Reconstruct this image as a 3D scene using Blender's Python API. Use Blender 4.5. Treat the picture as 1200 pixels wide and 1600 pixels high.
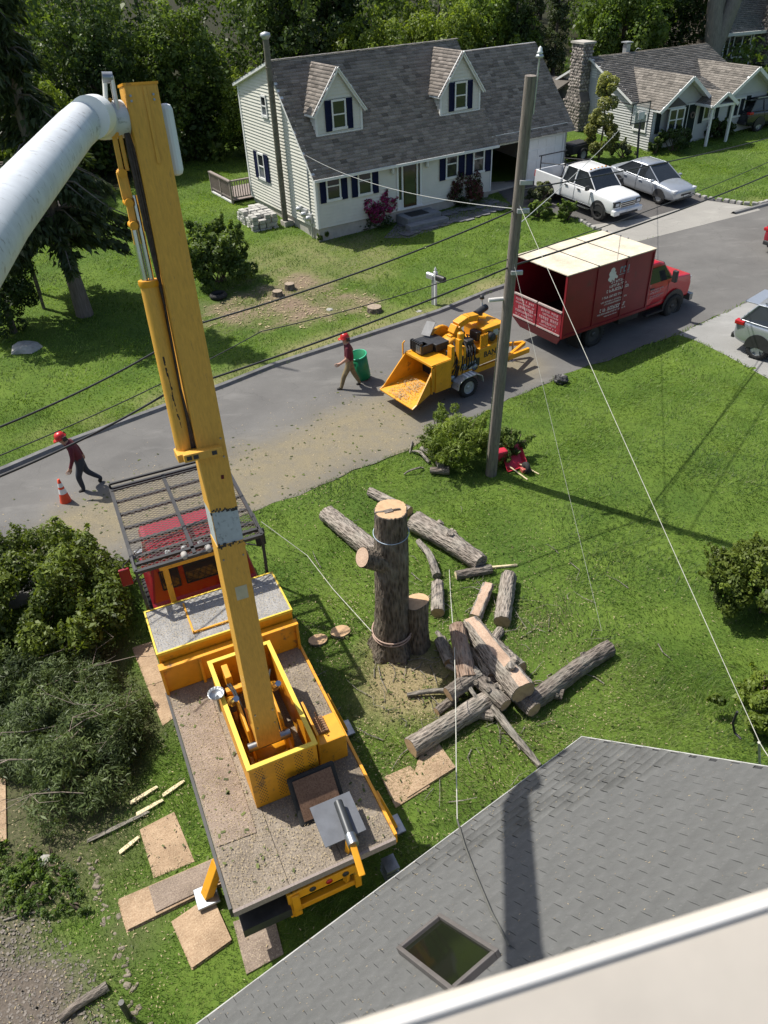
import bpy, bmesh, math, random
import numpy as np
from mathutils import Vector, Matrix

for o in list(bpy.data.objects):
    bpy.data.objects.remove(o)
SC = bpy.context.scene
COL = SC.collection
V3 = Vector
rng = np.random.default_rng(7)
random.seed(7)

# ------------------------------------------------------------------ camera, sky, sun, exposure
CAMH = 11.6
RM = np.array([[0.99908673, -0.04272824, 0.0],
               [-0.0257248, -0.60150638, 0.7984537],
               [-0.03411652, -0.79772449, -0.60205622]])   # camera (right, down, forward) -> world
cam_d = bpy.data.cameras.new('camera')
cam_d.sensor_fit = 'VERTICAL'
cam_d.sensor_height = 24.0
cam_d.sensor_width = 18.0
cam_d.lens = 18.0
cam_d.clip_start = 0.05
cam_d.clip_end = 3000
cam_d.dof.use_dof = True
cam_d.dof.focus_distance = 16.0
cam_d.dof.aperture_fstop = 5.0
cam = bpy.data.objects.new('camera', cam_d)
COL.objects.link(cam)
X, Y, Z = RM[:, 0], -RM[:, 1], -RM[:, 2]
cam.matrix_world = Matrix(((X[0], Y[0], Z[0], 0), (X[1], Y[1], Z[1], 0), (X[2], Y[2], Z[2], CAMH), (0, 0, 0, 1)))
SC.camera = cam

SUN_ELEV = math.radians(57)
SUNV = V3((-0.873, 0.487, 0)).normalized() * math.cos(SUN_ELEV) + V3((0, 0, math.sin(SUN_ELEV)))
w = bpy.data.worlds.new('World')
SC.world = w
w.use_nodes = True
nt = w.node_tree
nt.nodes.clear()
sky = nt.nodes.new('ShaderNodeTexSky')
sky.sky_type = 'NISHITA'
sky.sun_disc = False
sky.sun_elevation = SUN_ELEV
sky.sun_rotation = math.atan2(SUNV.x, SUNV.y)
sky.air_density = 1.0
sky.dust_density = 2.2
bg = nt.nodes.new('ShaderNodeBackground')
bg.inputs['Strength'].default_value = 0.105
wo = nt.nodes.new('ShaderNodeOutputWorld')
nt.links.new(sky.outputs[0], bg.inputs[0])
nt.links.new(bg.outputs[0], wo.inputs[0])
sun_d = bpy.data.lights.new('sun', 'SUN')
sun_d.energy = 4.8
sun_d.angle = math.radians(0.53)
sun_d.color = (1.0, 0.95, 0.86)
sun = bpy.data.objects.new('sun', sun_d)
COL.objects.link(sun)
sun.rotation_euler = (-SUNV).to_track_quat('-Z', 'Y').to_euler()
sun.location = SUNV * 60
vs = SC.view_settings
vs.view_transform = 'Standard'
vs.look = 'None'
vs.exposure = 0.36
vs.gamma = 1.0
vs.use_curve_mapping = False
SC.render.engine = 'CYCLES'
SC.render.resolution_x = 768
SC.render.resolution_y = 1024
SC.cycles.max_bounces = 4
SC.cycles.diffuse_bounces = 2
SC.cycles.transparent_max_bounces = 6


# ------------------------------------------------------------------ survey helpers
def ray(px, py):
    return RM @ np.array([(px - 600.0) / 1200.0, (py - 800.0) / 1200.0, 1.0])


def at(px, py, z=0.0):
    r = ray(px, py)
    t = (z - CAMH) / r[2]
    return V3((t * r[0], t * r[1], z))


def atd(px, py, d):
    r = ray(px, py)
    return V3((d * r[0], d * r[1], CAMH + d * r[2]))


def sp(x, k):
    return np.logaddexp(0.0, k * np.asarray(x, float)) / k


def hz(x, y):
    u = 0.8 * x + 0.6 * y
    v = -0.6 * x + 0.8 * y
    return 0.045 * (sp(u - 20, .5) - sp(u - 60, .5)) + 0.06 * (sp(v - 21.6, 1.2) - sp(v - 36, .5))


def T(px, py, dz=0.0):
    z = 0.0
    for _ in range(40):
        p = at(px, py, z)
        z = .5 * z + .5 * (float(hz(p.x, p.y)) + dz)
    return V3((p.x, p.y, z))


def proj(p):
    c = RM.T @ (np.array(p) - np.array([0, 0, CAMH]))
    return c[0] / c[2] * 1200 + 600, c[1] / c[2] * 1200 + 800, c[2]


# ------------------------------------------------------------------ object helpers
def tag(o, label=None, cat=None, group=None, kind=None):
    if label: o['label'] = label
    if cat: o['category'] = cat
    if group: o['group'] = group
    if kind: o['kind'] = kind
    return o


def thing(name, label, cat, loc=(0, 0, 0), rz=0.0, group=None):
    o = bpy.data.objects.new(name, None)
    o.empty_display_size = .3
    COL.objects.link(o)
    o.location = loc
    o.rotation_euler = (0, 0, rz)
    tag(o, label, cat, group)
    return o


def frame_of(o):
    m = Matrix.Translation(o.location) @ o.rotation_euler.to_matrix().to_4x4()
    if o.parent:
        return frame_of(o.parent) @ m
    return m


def link(name, me, parent=None, loc=None, rot=None):
    o = bpy.data.objects.new(name, me)
    COL.objects.link(o)
    if parent: o.parent = parent
    if loc is not None: o.location = loc
    if rot is not None: o.rotation_euler = rot
    return o


def copy_tree(o, parent=None):
    c = o.copy()
    COL.objects.link(c)
    c.parent = parent
    for ch in list(o.children):
        copy_tree(ch, c)
    return c


class MB:
    """collects simple shapes, then builds them as one mesh"""
    def __init__(s):
        s.v = []; s.f = []; s.m = []; s.sm = []

    def add(s, vs, fs, mi=0, smooth=False):
        b = len(s.v)
        s.v += [tuple(p) for p in vs]
        for f in fs:
            s.f.append([b + i for i in f]); s.m.append(mi); s.sm.append(smooth)
        return s

    def box(s, c, d, rot=None, mi=0):
        hx, hy, hz_ = d[0] / 2, d[1] / 2, d[2] / 2
        vs = [V3((x, y, z)) for x in (-hx, hx) for y in (-hy, hy) for z in (-hz_, hz_)]
        if rot is not None: vs = [rot @ p for p in vs]
        vs = [p + V3(c) for p in vs]
        return s.add(vs, [(0, 1, 3, 2), (4, 6, 7, 5), (0, 4, 5, 1), (2, 3, 7, 6), (0, 2, 6, 4), (1, 5, 7, 3)], mi)

    def bb(s, x0, x1, y0, y1, z0, z1, mi=0):
        return s.box(((x0 + x1) / 2, (y0 + y1) / 2, (z0 + z1) / 2), (abs(x1 - x0), abs(y1 - y0), abs(z1 - z0)), None, mi)

    def beam(s, a, b, w, h, up=(0, 0, 1), mi=0, w2=None, h2=None):
        a, b = V3(a), V3(b)
        d = (b - a).normalized()
        side = d.cross(V3(up))
        if side.length < 1e-4: side = d.cross(V3((1, 0, 0)))
        side.normalize(); u = side.cross(d)
        w2 = w if w2 is None else w2; h2 = h if h2 is None else h2
        vs = [a + side * (sx * w / 2) + u * (sy * h / 2) for sx, sy in ((-1, -1), (1, -1), (1, 1), (-1, 1))] + \
             [b + side * (sx * w2 / 2) + u * (sy * h2 / 2) for sx, sy in ((-1, -1), (1, -1), (1, 1), (-1, 1))]
        return s.add(vs, [(3, 2, 1, 0), (4, 5, 6, 7), (0, 1, 5, 4), (1, 2, 6, 5), (2, 3, 7, 6), (3, 0, 4, 7)], mi)

    def tube(s, pts, r, n=10, mi=0, caps=True, jit=0.0, smooth=True):
        pts = [V3(p) for p in pts]
        if not hasattr(r, '__len__'): r = [r] * len(pts)
        vs = []; fs = []
        prev = None
        for i, p in enumerate(pts):
            d = (pts[min(i + 1, len(pts) - 1)] - pts[max(i - 1, 0)]).normalized()
            if prev is None:
                a = d.cross(V3((0, 0, 1)))
                if a.length < .05: a = d.cross(V3((1, 0, 0)))
            else:
                a = prev - d * prev.dot(d)
            a.normalize(); b = d.cross(a); prev = a
            for k in range(n):
                t = 2 * math.pi * k / n
                rr = r[i] * (1 + (random.uniform(-jit, jit) if jit else 0))
                vs.append(p + a * (math.cos(t) * rr) + b * (math.sin(t) * rr))
        for i in range(len(pts) - 1):
            for k in range(n):
                k2 = (k + 1) % n
                fs.append((i * n + k, i * n + k2, (i + 1) * n + k2, (i + 1) * n + k))
        s.add(vs, fs, mi, smooth)
        if caps:
            L = len(pts) - 1
            s.add(vs[:n], [tuple(reversed(range(n)))], mi)
            s.add(vs[L * n:], [tuple(range(n))], mi)
        return s

    def lathe(s, prof, c=(0, 0, 0), n=16, axis='z', mi=0, smooth=True):
        vs = []
        for r, z in prof:
            for k in range(n):
                t = 2 * math.pi * k / n
                p = (r * math.cos(t), r * math.sin(t), z)
                if axis == 'y': p = (p[0], p[2], p[1])
                if axis == 'x': p = (p[2], p[0], p[1])
                vs.append(V3(p) + V3(c))
        fs = []
        for i in range(len(prof) - 1):
            for k in range(n):
                k2 = (k + 1) % n
                f = (i * n + k, i * n + k2, (i + 1) * n + k2, (i + 1) * n + k)
                fs.append(f if axis != 'y' else tuple(reversed(f)))
        return s.add(vs, fs, mi, smooth)

    def prism(s, poly, off, mi=0):
        off = V3(off); n = len(poly)
        a = [V3(p) for p in poly]; b = [p + off for p in a]
        fs = [tuple(range(n - 1, -1, -1)), tuple(range(n, 2 * n))] + [(i, (i + 1) % n, n + (i + 1) % n, n + i) for i in range(n)]
        return s.add(a + b, fs, mi)

    def quad(s, a, b, c, d, mi=0):
        return s.add([a, b, c, d], [(0, 1, 2, 3)], mi)

    def build(s, name, mats, parent=None, world=False, bevel=0, sub=0, smooth=None, loc=None, rot=None, recalc=False):
        me = bpy.data.meshes.new(name)
        vs = s.v
        if world and parent is not None:
            inv = frame_of(parent).inverted()
            vs = [inv @ V3(p) for p in vs]
        me.from_pydata([tuple(p) for p in vs], [], s.f)
        if not isinstance(mats, (list, tuple)): mats = [mats]
        for m in mats: me.materials.append(m)
        me.polygons.foreach_set('material_index', s.m)
        sm = s.sm if smooth is None else [smooth] * len(s.f)
        me.polygons.foreach_set('use_smooth', sm)
        if recalc:
            b = bmesh.new(); b.from_mesh(me)
            bmesh.ops.remove_doubles(b, verts=b.verts, dist=1e-5)
            bmesh.ops.recalc_face_normals(b, faces=b.faces)
            b.to_mesh(me); b.free()
        me.update()
        o = link(name, me, parent, loc, rot)
        if bevel:
            md = o.modifiers.new('bevel', 'BEVEL'); md.width = bevel; md.segments = 2; md.limit_method = 'ANGLE'; md.angle_limit = math.radians(40)
        if sub:
            md = o.modifiers.new('sub', 'SUBSURF'); md.levels = sub; md.render_levels = sub
        return o


def fast_mesh(name, co, faces, mats, tint=None, smooth=False):
    """numpy arrays -> mesh; faces (n,k)"""
    me = bpy.data.meshes.new(name)
    co = np.asarray(co, np.float32); faces = np.asarray(faces, np.int32)
    n, k = faces.shape
    me.vertices.add(len(co)); me.vertices.foreach_set('co', co.ravel())
    me.loops.add(n * k); me.loops.foreach_set('vertex_index', faces.ravel())
    me.polygons.add(n)
    me.polygons.foreach_set('loop_start', np.arange(0, n * k, k, dtype=np.int32))
    if smooth: me.polygons.foreach_set('use_smooth', np.ones(n, bool))
    for m in (mats if isinstance(mats, (list, tuple)) else [mats]): me.materials.append(m)
    if tint is not None:
        a = me.attributes.new('tint', 'FLOAT', 'POINT')
        a.data.foreach_set('value', np.asarray(tint, np.float32))
    me.update(calc_edges=True)
    return me


# ------------------------------------------------------------------ materials
MATS = {}


def nodes(name):
    m = bpy.data.materials.new(name)
    m.use_nodes = True
    t = m.node_tree
    t.nodes.clear()
    out = t.nodes.new('ShaderNodeOutputMaterial')
    b = t.nodes.new('ShaderNodeBsdfPrincipled')
    t.links.new(b.outputs[0], out.inputs[0])
    return m, t, b, out


def N(t, kind, **kw):
    n = t.nodes.new('ShaderNode' + kind)
    for k, v in kw.items():
        if k in n.inputs: n.inputs[k].default_value = v
        else: setattr(n, k, v)
    return n


def mixc(t, fac, a, b, mode='MIX'):
    m = t.nodes.new('ShaderNodeMix'); m.data_type = 'RGBA'; m.blend_type = mode
    for sock, v in ((m.inputs[0], fac), (m.inputs[6], a), (m.inputs[7], b)):
        if hasattr(v, 'is_linked') or isinstance(v, bpy.types.NodeSocket): t.links.new(v, sock)
        elif isinstance(v, (int, float)): sock.default_value = v
        else: sock.default_value = (*v[:3], 1)
    return m.outputs[2]


def ramp(t, src, stops):
    r = t.nodes.new('ShaderNodeValToRGB')
    e = r.color_ramp.elements
    while len(e) < len(stops): e.new(.5)
    for i, (p, c) in enumerate(stops):
        e[i].position = p
        e[i].color = (c, c, c, 1) if isinstance(c, (int, float)) else (*c, 1)
    t.links.new(src, r.inputs[0])
    return r.outputs[0]


def coords(t, kind='Object', scale=None):
    c = t.nodes.new('ShaderNodeTexCoord')
    if scale is None: return c.outputs[kind]
    m = t.nodes.new('ShaderNodeMapping')
    m.inputs['Scale'].default_value = scale
    t.links.new(c.outputs[kind], m.inputs['Vector'])
    return m.outputs[0]


def noise(t, vec, scale, detail=4, rough=.6, out='Fac'):
    n = N(t, 'TexNoise', Scale=scale, Detail=detail, Roughness=rough)
    t.links.new(vec, n.inputs['Vector'])
    return n.outputs[out]


def bump(t, b, src, strength, dist=.02):
    n = t.nodes.new('ShaderNodeBump')
    n.inputs['Strength'].default_value = strength; n.inputs['Distance'].default_value = dist
    t.links.new(src, n.inputs['Height']); t.links.new(n.outputs[0], b.inputs['Normal'])


def mul(c, k): return tuple(min(1, x * k) for x in c)


def mat(name, col, rough=.6, metal=0.0, var=.14, vs=6.0, bmp=0.0, bs=60.0, dirt=None, dirt_amt=.5, dirt_scale=3.0, spec=.5, tint=0.0, orand=0.0, stretch=None, coat=0.0, detail=5):
    if name in MATS: return MATS[name]
    m, t, b, out = nodes(name)
    vec = coords(t, 'Object', stretch)
    nz = noise(t, vec, vs, detail)
    c = mixc(t, ramp(t, nz, [(.3, 0.0), (.7, 1.0)]), mul(col, 1 - var), mul(col, 1 + var))
    if dirt is not None:
        d = noise(t, vec, dirt_scale, 8, .7)
        c = mixc(t, ramp(t, d, [(.62 - dirt_amt * .3, 0.0), (.72 - dirt_amt * .2, 1.0)]), c, dirt)
    if tint:
        a = N(t, 'Attribute', attribute_name='tint')
        c = mixc(t, 1.0, c, ramp(t, a.outputs['Fac'], [(0, 1 - tint), (1, 1 + tint * .6)]), 'MULTIPLY')
    if orand:
        oi = t.nodes.new('ShaderNodeObjectInfo')
        c = mixc(t, 1.0, c, ramp(t, oi.outputs['Random'], [(0, 1 - orand), (1, 1.0)]), 'MULTIPLY')
    t.links.new(c, b.inputs['Base Color'])
    b.inputs['Roughness'].default_value = rough
    b.inputs['Metallic'].default_value = metal
    b.inputs['Specular IOR Level'].default_value = spec
    if coat:
        b.inputs['Coat Weight'].default_value = coat; b.inputs['Coat Roughness'].default_value = .08
    if bmp: bump(t, b, noise(t, vec, bs, 4), bmp)
    MATS[name] = m
    return m


def leafmat(name, c0, c1, trans=.35, rough=.5, dry=None):
    m, t, b, out = nodes(name)
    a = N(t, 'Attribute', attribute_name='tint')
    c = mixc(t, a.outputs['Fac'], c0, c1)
    if dry: c = mixc(t, N(t, 'Attribute', attribute_name='dry').outputs['Fac'], c, dry)
    n = noise(t, coords(t, 'Object'), .9, 2)
    c = mixc(t, 1.0, c, ramp(t, n, [(.3, .72), (.7, 1.15)]), 'MULTIPLY')
    t.links.new(c, b.inputs['Base Color'])
    b.inputs['Roughness'].default_value = rough
    b.inputs['Specular IOR Level'].default_value = .35
    tr = t.nodes.new('ShaderNodeBsdfTranslucent')
    t.links.new(mixc(t, 1.0, c, (1.25, 1.25, .55), 'MULTIPLY'), tr.inputs[0])
    mx = t.nodes.new('ShaderNodeMixShader'); mx.inputs[0].default_value = trans
    t.links.new(b.outputs[0], mx.inputs[1]); t.links.new(tr.outputs[0], mx.inputs[2])
    t.links.new(mx.outputs[0], out.inputs[0])
    MATS[name] = m
    return m


def barkmat(name, dark, light, scale=1.0):
    m, t, b, out = nodes(name)
    vec = coords(t, 'Object', (2.2 * scale, 11 * scale, 11 * scale))
    n1 = noise(t, vec, 2.2, 7, .7)
    n2 = noise(t, coords(t, 'Object'), 2.2, 3)
    vo = N(t, 'TexVoronoi', Scale=2.2); t.links.new(vec, vo.inputs['Vector'])
    f = mixc(t, .5, n1, vo.outputs['Distance'])
    c = mixc(t, ramp(t, f, [(.25, 0.0), (.7, 1.0)]), dark, light)
    c = mixc(t, ramp(t, n2, [(.5, 0.0), (.75, .45)]), c, (.34, .33, .28))
    t.links.new(c, b.inputs['Base Color'])
    b.inputs['Roughness'].default_value = .9
    b.inputs['Specular IOR Level'].default_value = .2
    bump(t, b, f, 1.0, .09)
    MATS[name] = m
    return m


def ringmat(name, c0, c1):
    m, t, b, out = nodes(name)
    v = coords(t, 'Object', (0.0, 1, 1))
    w_ = N(t, 'TexWave', wave_type='RINGS', rings_direction='X', Scale=14.0, Distortion=2.0, Detail=3.0)
    t.links.new(v, w_.inputs['Vector'])
    n = noise(t, v, 9, 5)
    c = mixc(t, ramp(t, w_.outputs['Fac'], [(.2, 0.0), (.8, .55)]), c0, c1)
    c = mixc(t, ramp(t, n, [(.45, 0.0), (.75, .6)]), c, mul(c1, .62))
    t.links.new(c, b.inputs['Base Color'])
    b.inputs['Roughness'].default_value = .85
    MATS[name] = m
    return m


def woodmat(name, c0, c1, chips=0.0):
    """weathered sheet wood: grain plus scattered strands"""
    m, t, b, out = nodes(name)
    vec = coords(t, 'Object')
    g = noise(t, coords(t, 'Object', (2, 22, 22)), 2.5, 5)
    c = mixc(t, ramp(t, g, [(.3, 0.0), (.7, 1.0)]), c0, c1)
    s_ = noise(t, vec, 1.4, 6, .7)
    c = mixc(t, ramp(t, s_, [(.42, 0.0), (.68, .75)]), c, mul(c0, .62))
    v = N(t, 'TexVoronoi', Scale=38.0); t.links.new(vec, v.inputs['Vector'])
    c = mixc(t, .5, c, ramp(t, v.outputs['Distance'], [(.0, .25), (.6, .8)]), 'SOFT_LIGHT')
    if chips:
        k = noise(t, vec, 55, 2)
        c = mixc(t, ramp(t, k, [(.58, 0.0), (.66, chips)]), c, (.62, .52, .36))
    t.links.new(c, b.inputs['Base Color'])
    b.inputs['Roughness'].default_value = .85
    b.inputs['Specular IOR Level'].default_value = .25
    bump(t, b, g, .25, .01)
    MATS[name] = m
    return m


def glassmat(name, col, rough=.06):
    m, t, b, out = nodes(name)
    n = noise(t, coords(t, 'Object'), 1.3, 2)
    t.links.new(mixc(t, n, mul(col, .6), mul(col, 1.5)), b.inputs['Base Color'])
    b.inputs['Roughness'].default_value = rough
    b.inputs['Specular IOR Level'].default_value = .7
    MATS[name] = m
    return m


yellow = mat('boom_yellow', (.66, .35, .052), .55, var=.13, vs=14, dirt=(.40, .215, .05), dirt_amt=.1, dirt_scale=7, stretch=(3, 3, .35))
yellow2 = mat('machine_yellow', (.70, .31, .012), .45, var=.12, vs=4, dirt=(.18, .10, .04), dirt_amt=.15, dirt_scale=5)
white_fg = mat('fibreglass_white', (.60, .63, .66), .42, var=.10, vs=5, dirt=(.27, .27, .26), dirt_amt=.2, dirt_scale=13, stretch=(1.6, .5, 1))
cream_fg = mat('bucket_white', (.52, .475, .41), .6, var=.12, vs=5, dirt=(.46, .36, .26), dirt_amt=.12, dirt_scale=5)
red_paint = mat('red_paint', (.27, .006, .02), .32, var=.1, vs=3, coat=.5)
red_box = mat('red_body', (.20, .006, .016), .45, var=.12, vs=2, dirt=(.10, .02, .02), dirt_amt=.1)
black_m = mat('black_metal', (.025, .025, .027), .5, var=.3, vs=8)
rubber = mat('rubber', (.022, .022, .022), .85, var=.25, vs=12)
steel = mat('steel', (.30, .32, .34), .38, metal=.9, var=.2, vs=10)
chrome = mat('chrome', (.55, .58, .62), .18, metal=1.0, var=.08, vs=10)
galv = mat('galvanised', (.46, .48, .50), .45, metal=.5, var=.15, vs=7, dirt=(.2, .2, .2), dirt_amt=.2, dirt_scale=10)
white_paint = mat('white_paint', (.78, .79, .78), .4, var=.04, vs=3)
white_trim = mat('white_trim', (.72, .73, .72), .55, var=.06, vs=5)
car_white = mat('car_white', (.74, .75, .76), .25, var=.03, coat=.6)
car_silver = mat('car_silver', (.42, .45, .49), .28, metal=.5, var=.04, coat=.6)
car_dark = mat('car_dark', (.018, .02, .024), .25, var=.1, coat=.6)
car_red = mat('car_red', (.23, .006, .02), .25, var=.06, coat=.6)
glass = glassmat('window_glass', (.022, .026, .03))
plastic = mat('black_plastic', (.03, .03, .032), .55, var=.2)
lamp_red = mat('tail_lamp', (.45, .015, .02), .2, var=.1)
lamp_clear = mat('clear_lamp', (.62, .64, .66), .12, var=.1)
orange = mat('cone_orange', (.75, .07, .02), .5, var=.08)
# ------------------------------------------------------------------ terrain layout
def uv(p): return .8 * p[0] + .6 * p[1], -.6 * p[0] + .8 * p[1]


def xy(u, v): return .8 * u - .6 * v, .6 * u + .8 * v


def edge_curve(pix):
    q = sorted(uv(T(*p)) for p in pix)
    return np.array([a for a, b in q]), np.array([b for a, b in q])


NE = edge_curve([(442, 782), (535, 745), (630, 705), (870, 590), (1060, 522), (1200, 457)])
FE = edge_curve([(0, 740), (100, 697), (350, 605), (430, 573), (560, 531), (690, 488), (760, 459), (1000, 376), (1200, 321)])


def lin(c, u):
    u = np.asarray(u, float)
    r = np.interp(u, c[0], c[1])
    s0 = (c[1][2] - c[1][0]) / (c[0][2] - c[0][0]); s1 = (c[1][-1] - c[1][-3]) / (c[0][-1] - c[0][-3])
    r = np.where(u < c[0][0], c[1][0] + np.clip(s0, -.12, .12) * (u - c[0][0]), r)
    return np.where(u > c[0][-1], c[1][-1] + np.clip(s1, -.1, .1) * (u - c[0][-1]), r)


def wpoly(pix): return np.array([T(*p)[:2] for p in pix])


def sdist(px, py, poly):
    """signed distance, positive inside"""
    px = np.asarray(px, float); py = np.asarray(py, float)
    d = np.full(px.shape, 1e9); ins = np.zeros(px.shape, bool)
    n = len(poly)
    for i in range(n):
        ax, ay = poly[i]; bx, by = poly[(i + 1) % n]
        ex, ey = bx - ax, by - ay
        t = np.clip(((px - ax) * ex + (py - ay) * ey) / (ex * ex + ey * ey + 1e-12), 0, 1)
        d = np.minimum(d, np.hypot(px - ax - t * ex, py - ay - t * ey))
        c = ((ay > py) != (by > py))
        xi = ex * (py - ay) / (ey if abs(ey) > 1e-9 else 1e-9) + ax
        ins ^= c & (px < xi)
    return np.where(ins, d, -d)


def sn(x, y, s=1.0, seed=0):
    """cheap smooth pseudo-noise in -1..1"""
    a = seed * 1.7
    return (np.sin(x * s + 1.3 * np.sin(y * s * .9 + a) + a) + np.sin(y * s * 1.13 + 1.7 * np.sin(x * s * .77 - a) + 2 * a)
            + .6 * np.sin((x + y) * s * 2.3 + a) + .6 * np.sin((x - y) * s * 2.1 - a)) / 3.2


DRIVE1 = wpoly([(985, 376), (1176, 325), (1072, 300), (1000, 268), (905, 250), (885, 258), (768, 290), (800, 322), (905, 343)])
APRON1 = wpoly([(985, 381), (1188, 329), (1180, 324), (1104, 314), (1017, 340), (925, 352)])
DRIVE2 = wpoly([(1058, 523), (1200, 457), (1340, 395), (1420, 700), (1200, 592), (1130, 553), (1085, 532)])
MULCH = wpoly([(305, 478), (400, 438), (470, 430), (560, 455), (600, 478), (500, 505), (330, 522)])
BARE = wpoly([(380, 385), (470, 370), (560, 360), (640, 390), (600, 440), (470, 450), (370, 430)])
SAWD = wpoly([(560, 1010), (650, 990), (720, 1050), (700, 1120), (610, 1130), (560, 1090)])
GRAV = wpoly([(-300, 1400), (0, 1450), (110, 1455), (150, 1560), (200, 1700), (-300, 1800)])
LITTER = wpoly([(60, 1290), (215, 1270), (245, 1390), (215, 1500), (170, 1560), (140, 1440)])
BRUSHG = wpoly([(-200, 1000), (215, 990), (250, 1130), (200, 1330), (140, 1345), (180, 1440), (0, 1460), (-200, 1460)])
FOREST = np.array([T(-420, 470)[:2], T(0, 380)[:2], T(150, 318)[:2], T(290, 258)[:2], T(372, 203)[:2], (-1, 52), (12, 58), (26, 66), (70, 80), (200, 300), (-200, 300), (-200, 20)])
HOUSE1 = np.array([(-2.386, 35.171)] * 4)
PH1 = .5443
A1 = np.array([math.cos(PH1), math.sin(PH1)]); B1 = np.array([-math.sin(PH1), math.cos(PH1)])
O1 = np.array([-2.386, 35.171])
HOUSE1 = np.array([O1, O1 + A1 * 14.9, O1 + A1 * 14.9 + B1 * 6.9, O1 + B1 * 6.9])


def smooth(x, a, b):
    t = np.clip((np.asarray(x) - a) / (b - a), 0, 1)
    return t * t * (3 - 2 * t)


def is_paved(x, y, m=0.0):
    u = .8 * x + .6 * y; v = -.6 * x + .8 * y
    r = (v > lin(NE, u) - m) & (v < lin(FE, u) + m)
    return r | (sdist(x, y, DRIVE1) > -m) | (sdist(x, y, APRON1) > -m) | (sdist(x, y, DRIVE2) > -m)


def masks(x, y):
    n = sn(x, y, 1.7, 1) * .35 + sn(x, y, 5.0, 2) * .15
    mul_ = smooth(sdist(x, y, MULCH) + n * 2.4 + .5 * sn(x, y, 3.3, 15), -.6, 1.0) * np.clip(.75 + .5 * sn(x, y, 2.1, 16), .15, 1)
    bare = smooth(sdist(x, y, BARE) + n * 1.6, -.6, .8) * (.55 + .35 * sn(x, y, 2.6, 5))
    saw = smooth(sdist(x, y, SAWD) + n, -.5, .8)
    grv = smooth(sdist(x, y, GRAV) + n, -.3, .4)
    brg = np.maximum(smooth(sdist(x, y, BRUSHG) + n, -.3, .5), .75 * smooth(sdist(x, y, LITTER) + n, -.4, .4) * np.clip(.6 + .7 * sn(x, y, 3.0, 18), 0, 1))
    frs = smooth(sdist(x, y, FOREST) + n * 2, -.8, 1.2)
    u = .8 * x + .6 * y; v = -.6 * x + .8 * y
    vf = v - lin(FE, u)
    verge = smooth(vf, -.2, .1) * (1 - smooth(vf, .35, 1.8)) * np.clip(.5 + sn(x, y, 1.1, 9), 0, 1)
    return mul_, np.clip(bare, 0, 1), saw, grv, brg, frs, verge


# ------------------------------------------------------------------ ground sheet
def axis(lo, hi, step, far):
    core = np.arange(lo, hi + step / 2, step)
    ext = [1, 2.5, 5, 10, 20, 45, 100, 220, far]
    return np.concatenate([lo - np.array(ext[::-1]), core, hi + np.array(ext)])


xs = axis(-24, 30, .3, 700); ys = axis(-2, 58, .3, 700)
GX, GY = np.meshgrid(xs, ys)
GZ = hz(GX, GY)
near_flat = .02 * sn(GX, GY, .9, 3)
gm = masks(GX.ravel(), GY.ravel())
pav = is_paved(GX.ravel(), GY.ravel(), -.25)
gz = GZ.ravel() + np.where(pav, -.03, near_flat.ravel())
co = np.stack([GX.ravel(), GY.ravel(), gz], 1)
nx, ny = len(xs), len(ys)
ii = (np.arange(ny - 1)[:, None] * nx + np.arange(nx - 1)[None, :]).ravel()
faces = np.stack([ii, ii + 1, ii + nx + 1, ii + nx], 1)


def ground_mat():
    m, t, b, out = nodes('lawn_ground')
    vec = coords(t, 'Object')
    n1 = noise(t, vec, .55, 5); n2 = noise(t, vec, 6, 5, .7); n3 = noise(t, vec, 60, 3)
    c = mixc(t, ramp(t, n1, [(.35, 0.0), (.65, 1.0)]), (.055, .108, .016), (.105, .168, .025))
    c = mixc(t, ramp(t, n2, [(.45, 0.0), (.75, .8)]), c, (.045, .075, .014))
    c = mixc(t, ramp(t, n3, [(.5, 0.0), (.75, .5)]), c, (.20, .21, .06))

    def att(name): return N(t, 'Attribute', attribute_name=name).outputs['Fac']

    def over(c, a, col0, col1, sc):
        d = mixc(t, ramp(t, noise(t, vec, sc, 6, .75), [(.3, 0.0), (.7, 1.0)]), col0, col1)
        return mixc(t, a, c, d)
    c = over(c, att('bare'), (.20, .17, .10), (.16, .18, .06), 12)
    c = over(c, att('verge'), (.26, .22, .13), (.17, .18, .06), 20)
    c = over(c, att('mulch'), (.30, .23, .17), (.11, .075, .05), 26)
    c = over(c, att('saw'), (.36, .28, .17), (.13, .12, .05), 30)
    c = over(c, att('brush'), (.11, .10, .06), (.06, .075, .03), 18)
    c = over(c, att('gravel'), (.17, .145, .12), (.07, .058, .048), 34)
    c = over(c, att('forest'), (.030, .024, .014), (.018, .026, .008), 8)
    t.links.new(c, b.inputs['Base Color'])
    b.inputs['Roughness'].default_value = .95
    b.inputs['Specular IOR Level'].default_value = .15
    bump(t, b, n2, .6, .05)
    return m


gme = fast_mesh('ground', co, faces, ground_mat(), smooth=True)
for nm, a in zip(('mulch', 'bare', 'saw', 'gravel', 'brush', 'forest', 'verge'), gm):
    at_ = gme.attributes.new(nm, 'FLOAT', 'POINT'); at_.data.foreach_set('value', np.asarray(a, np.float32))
ground = link('ground', gme)
tag(ground, 'green lawns and bare earth on both sides of the street', kind='structure')


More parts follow.
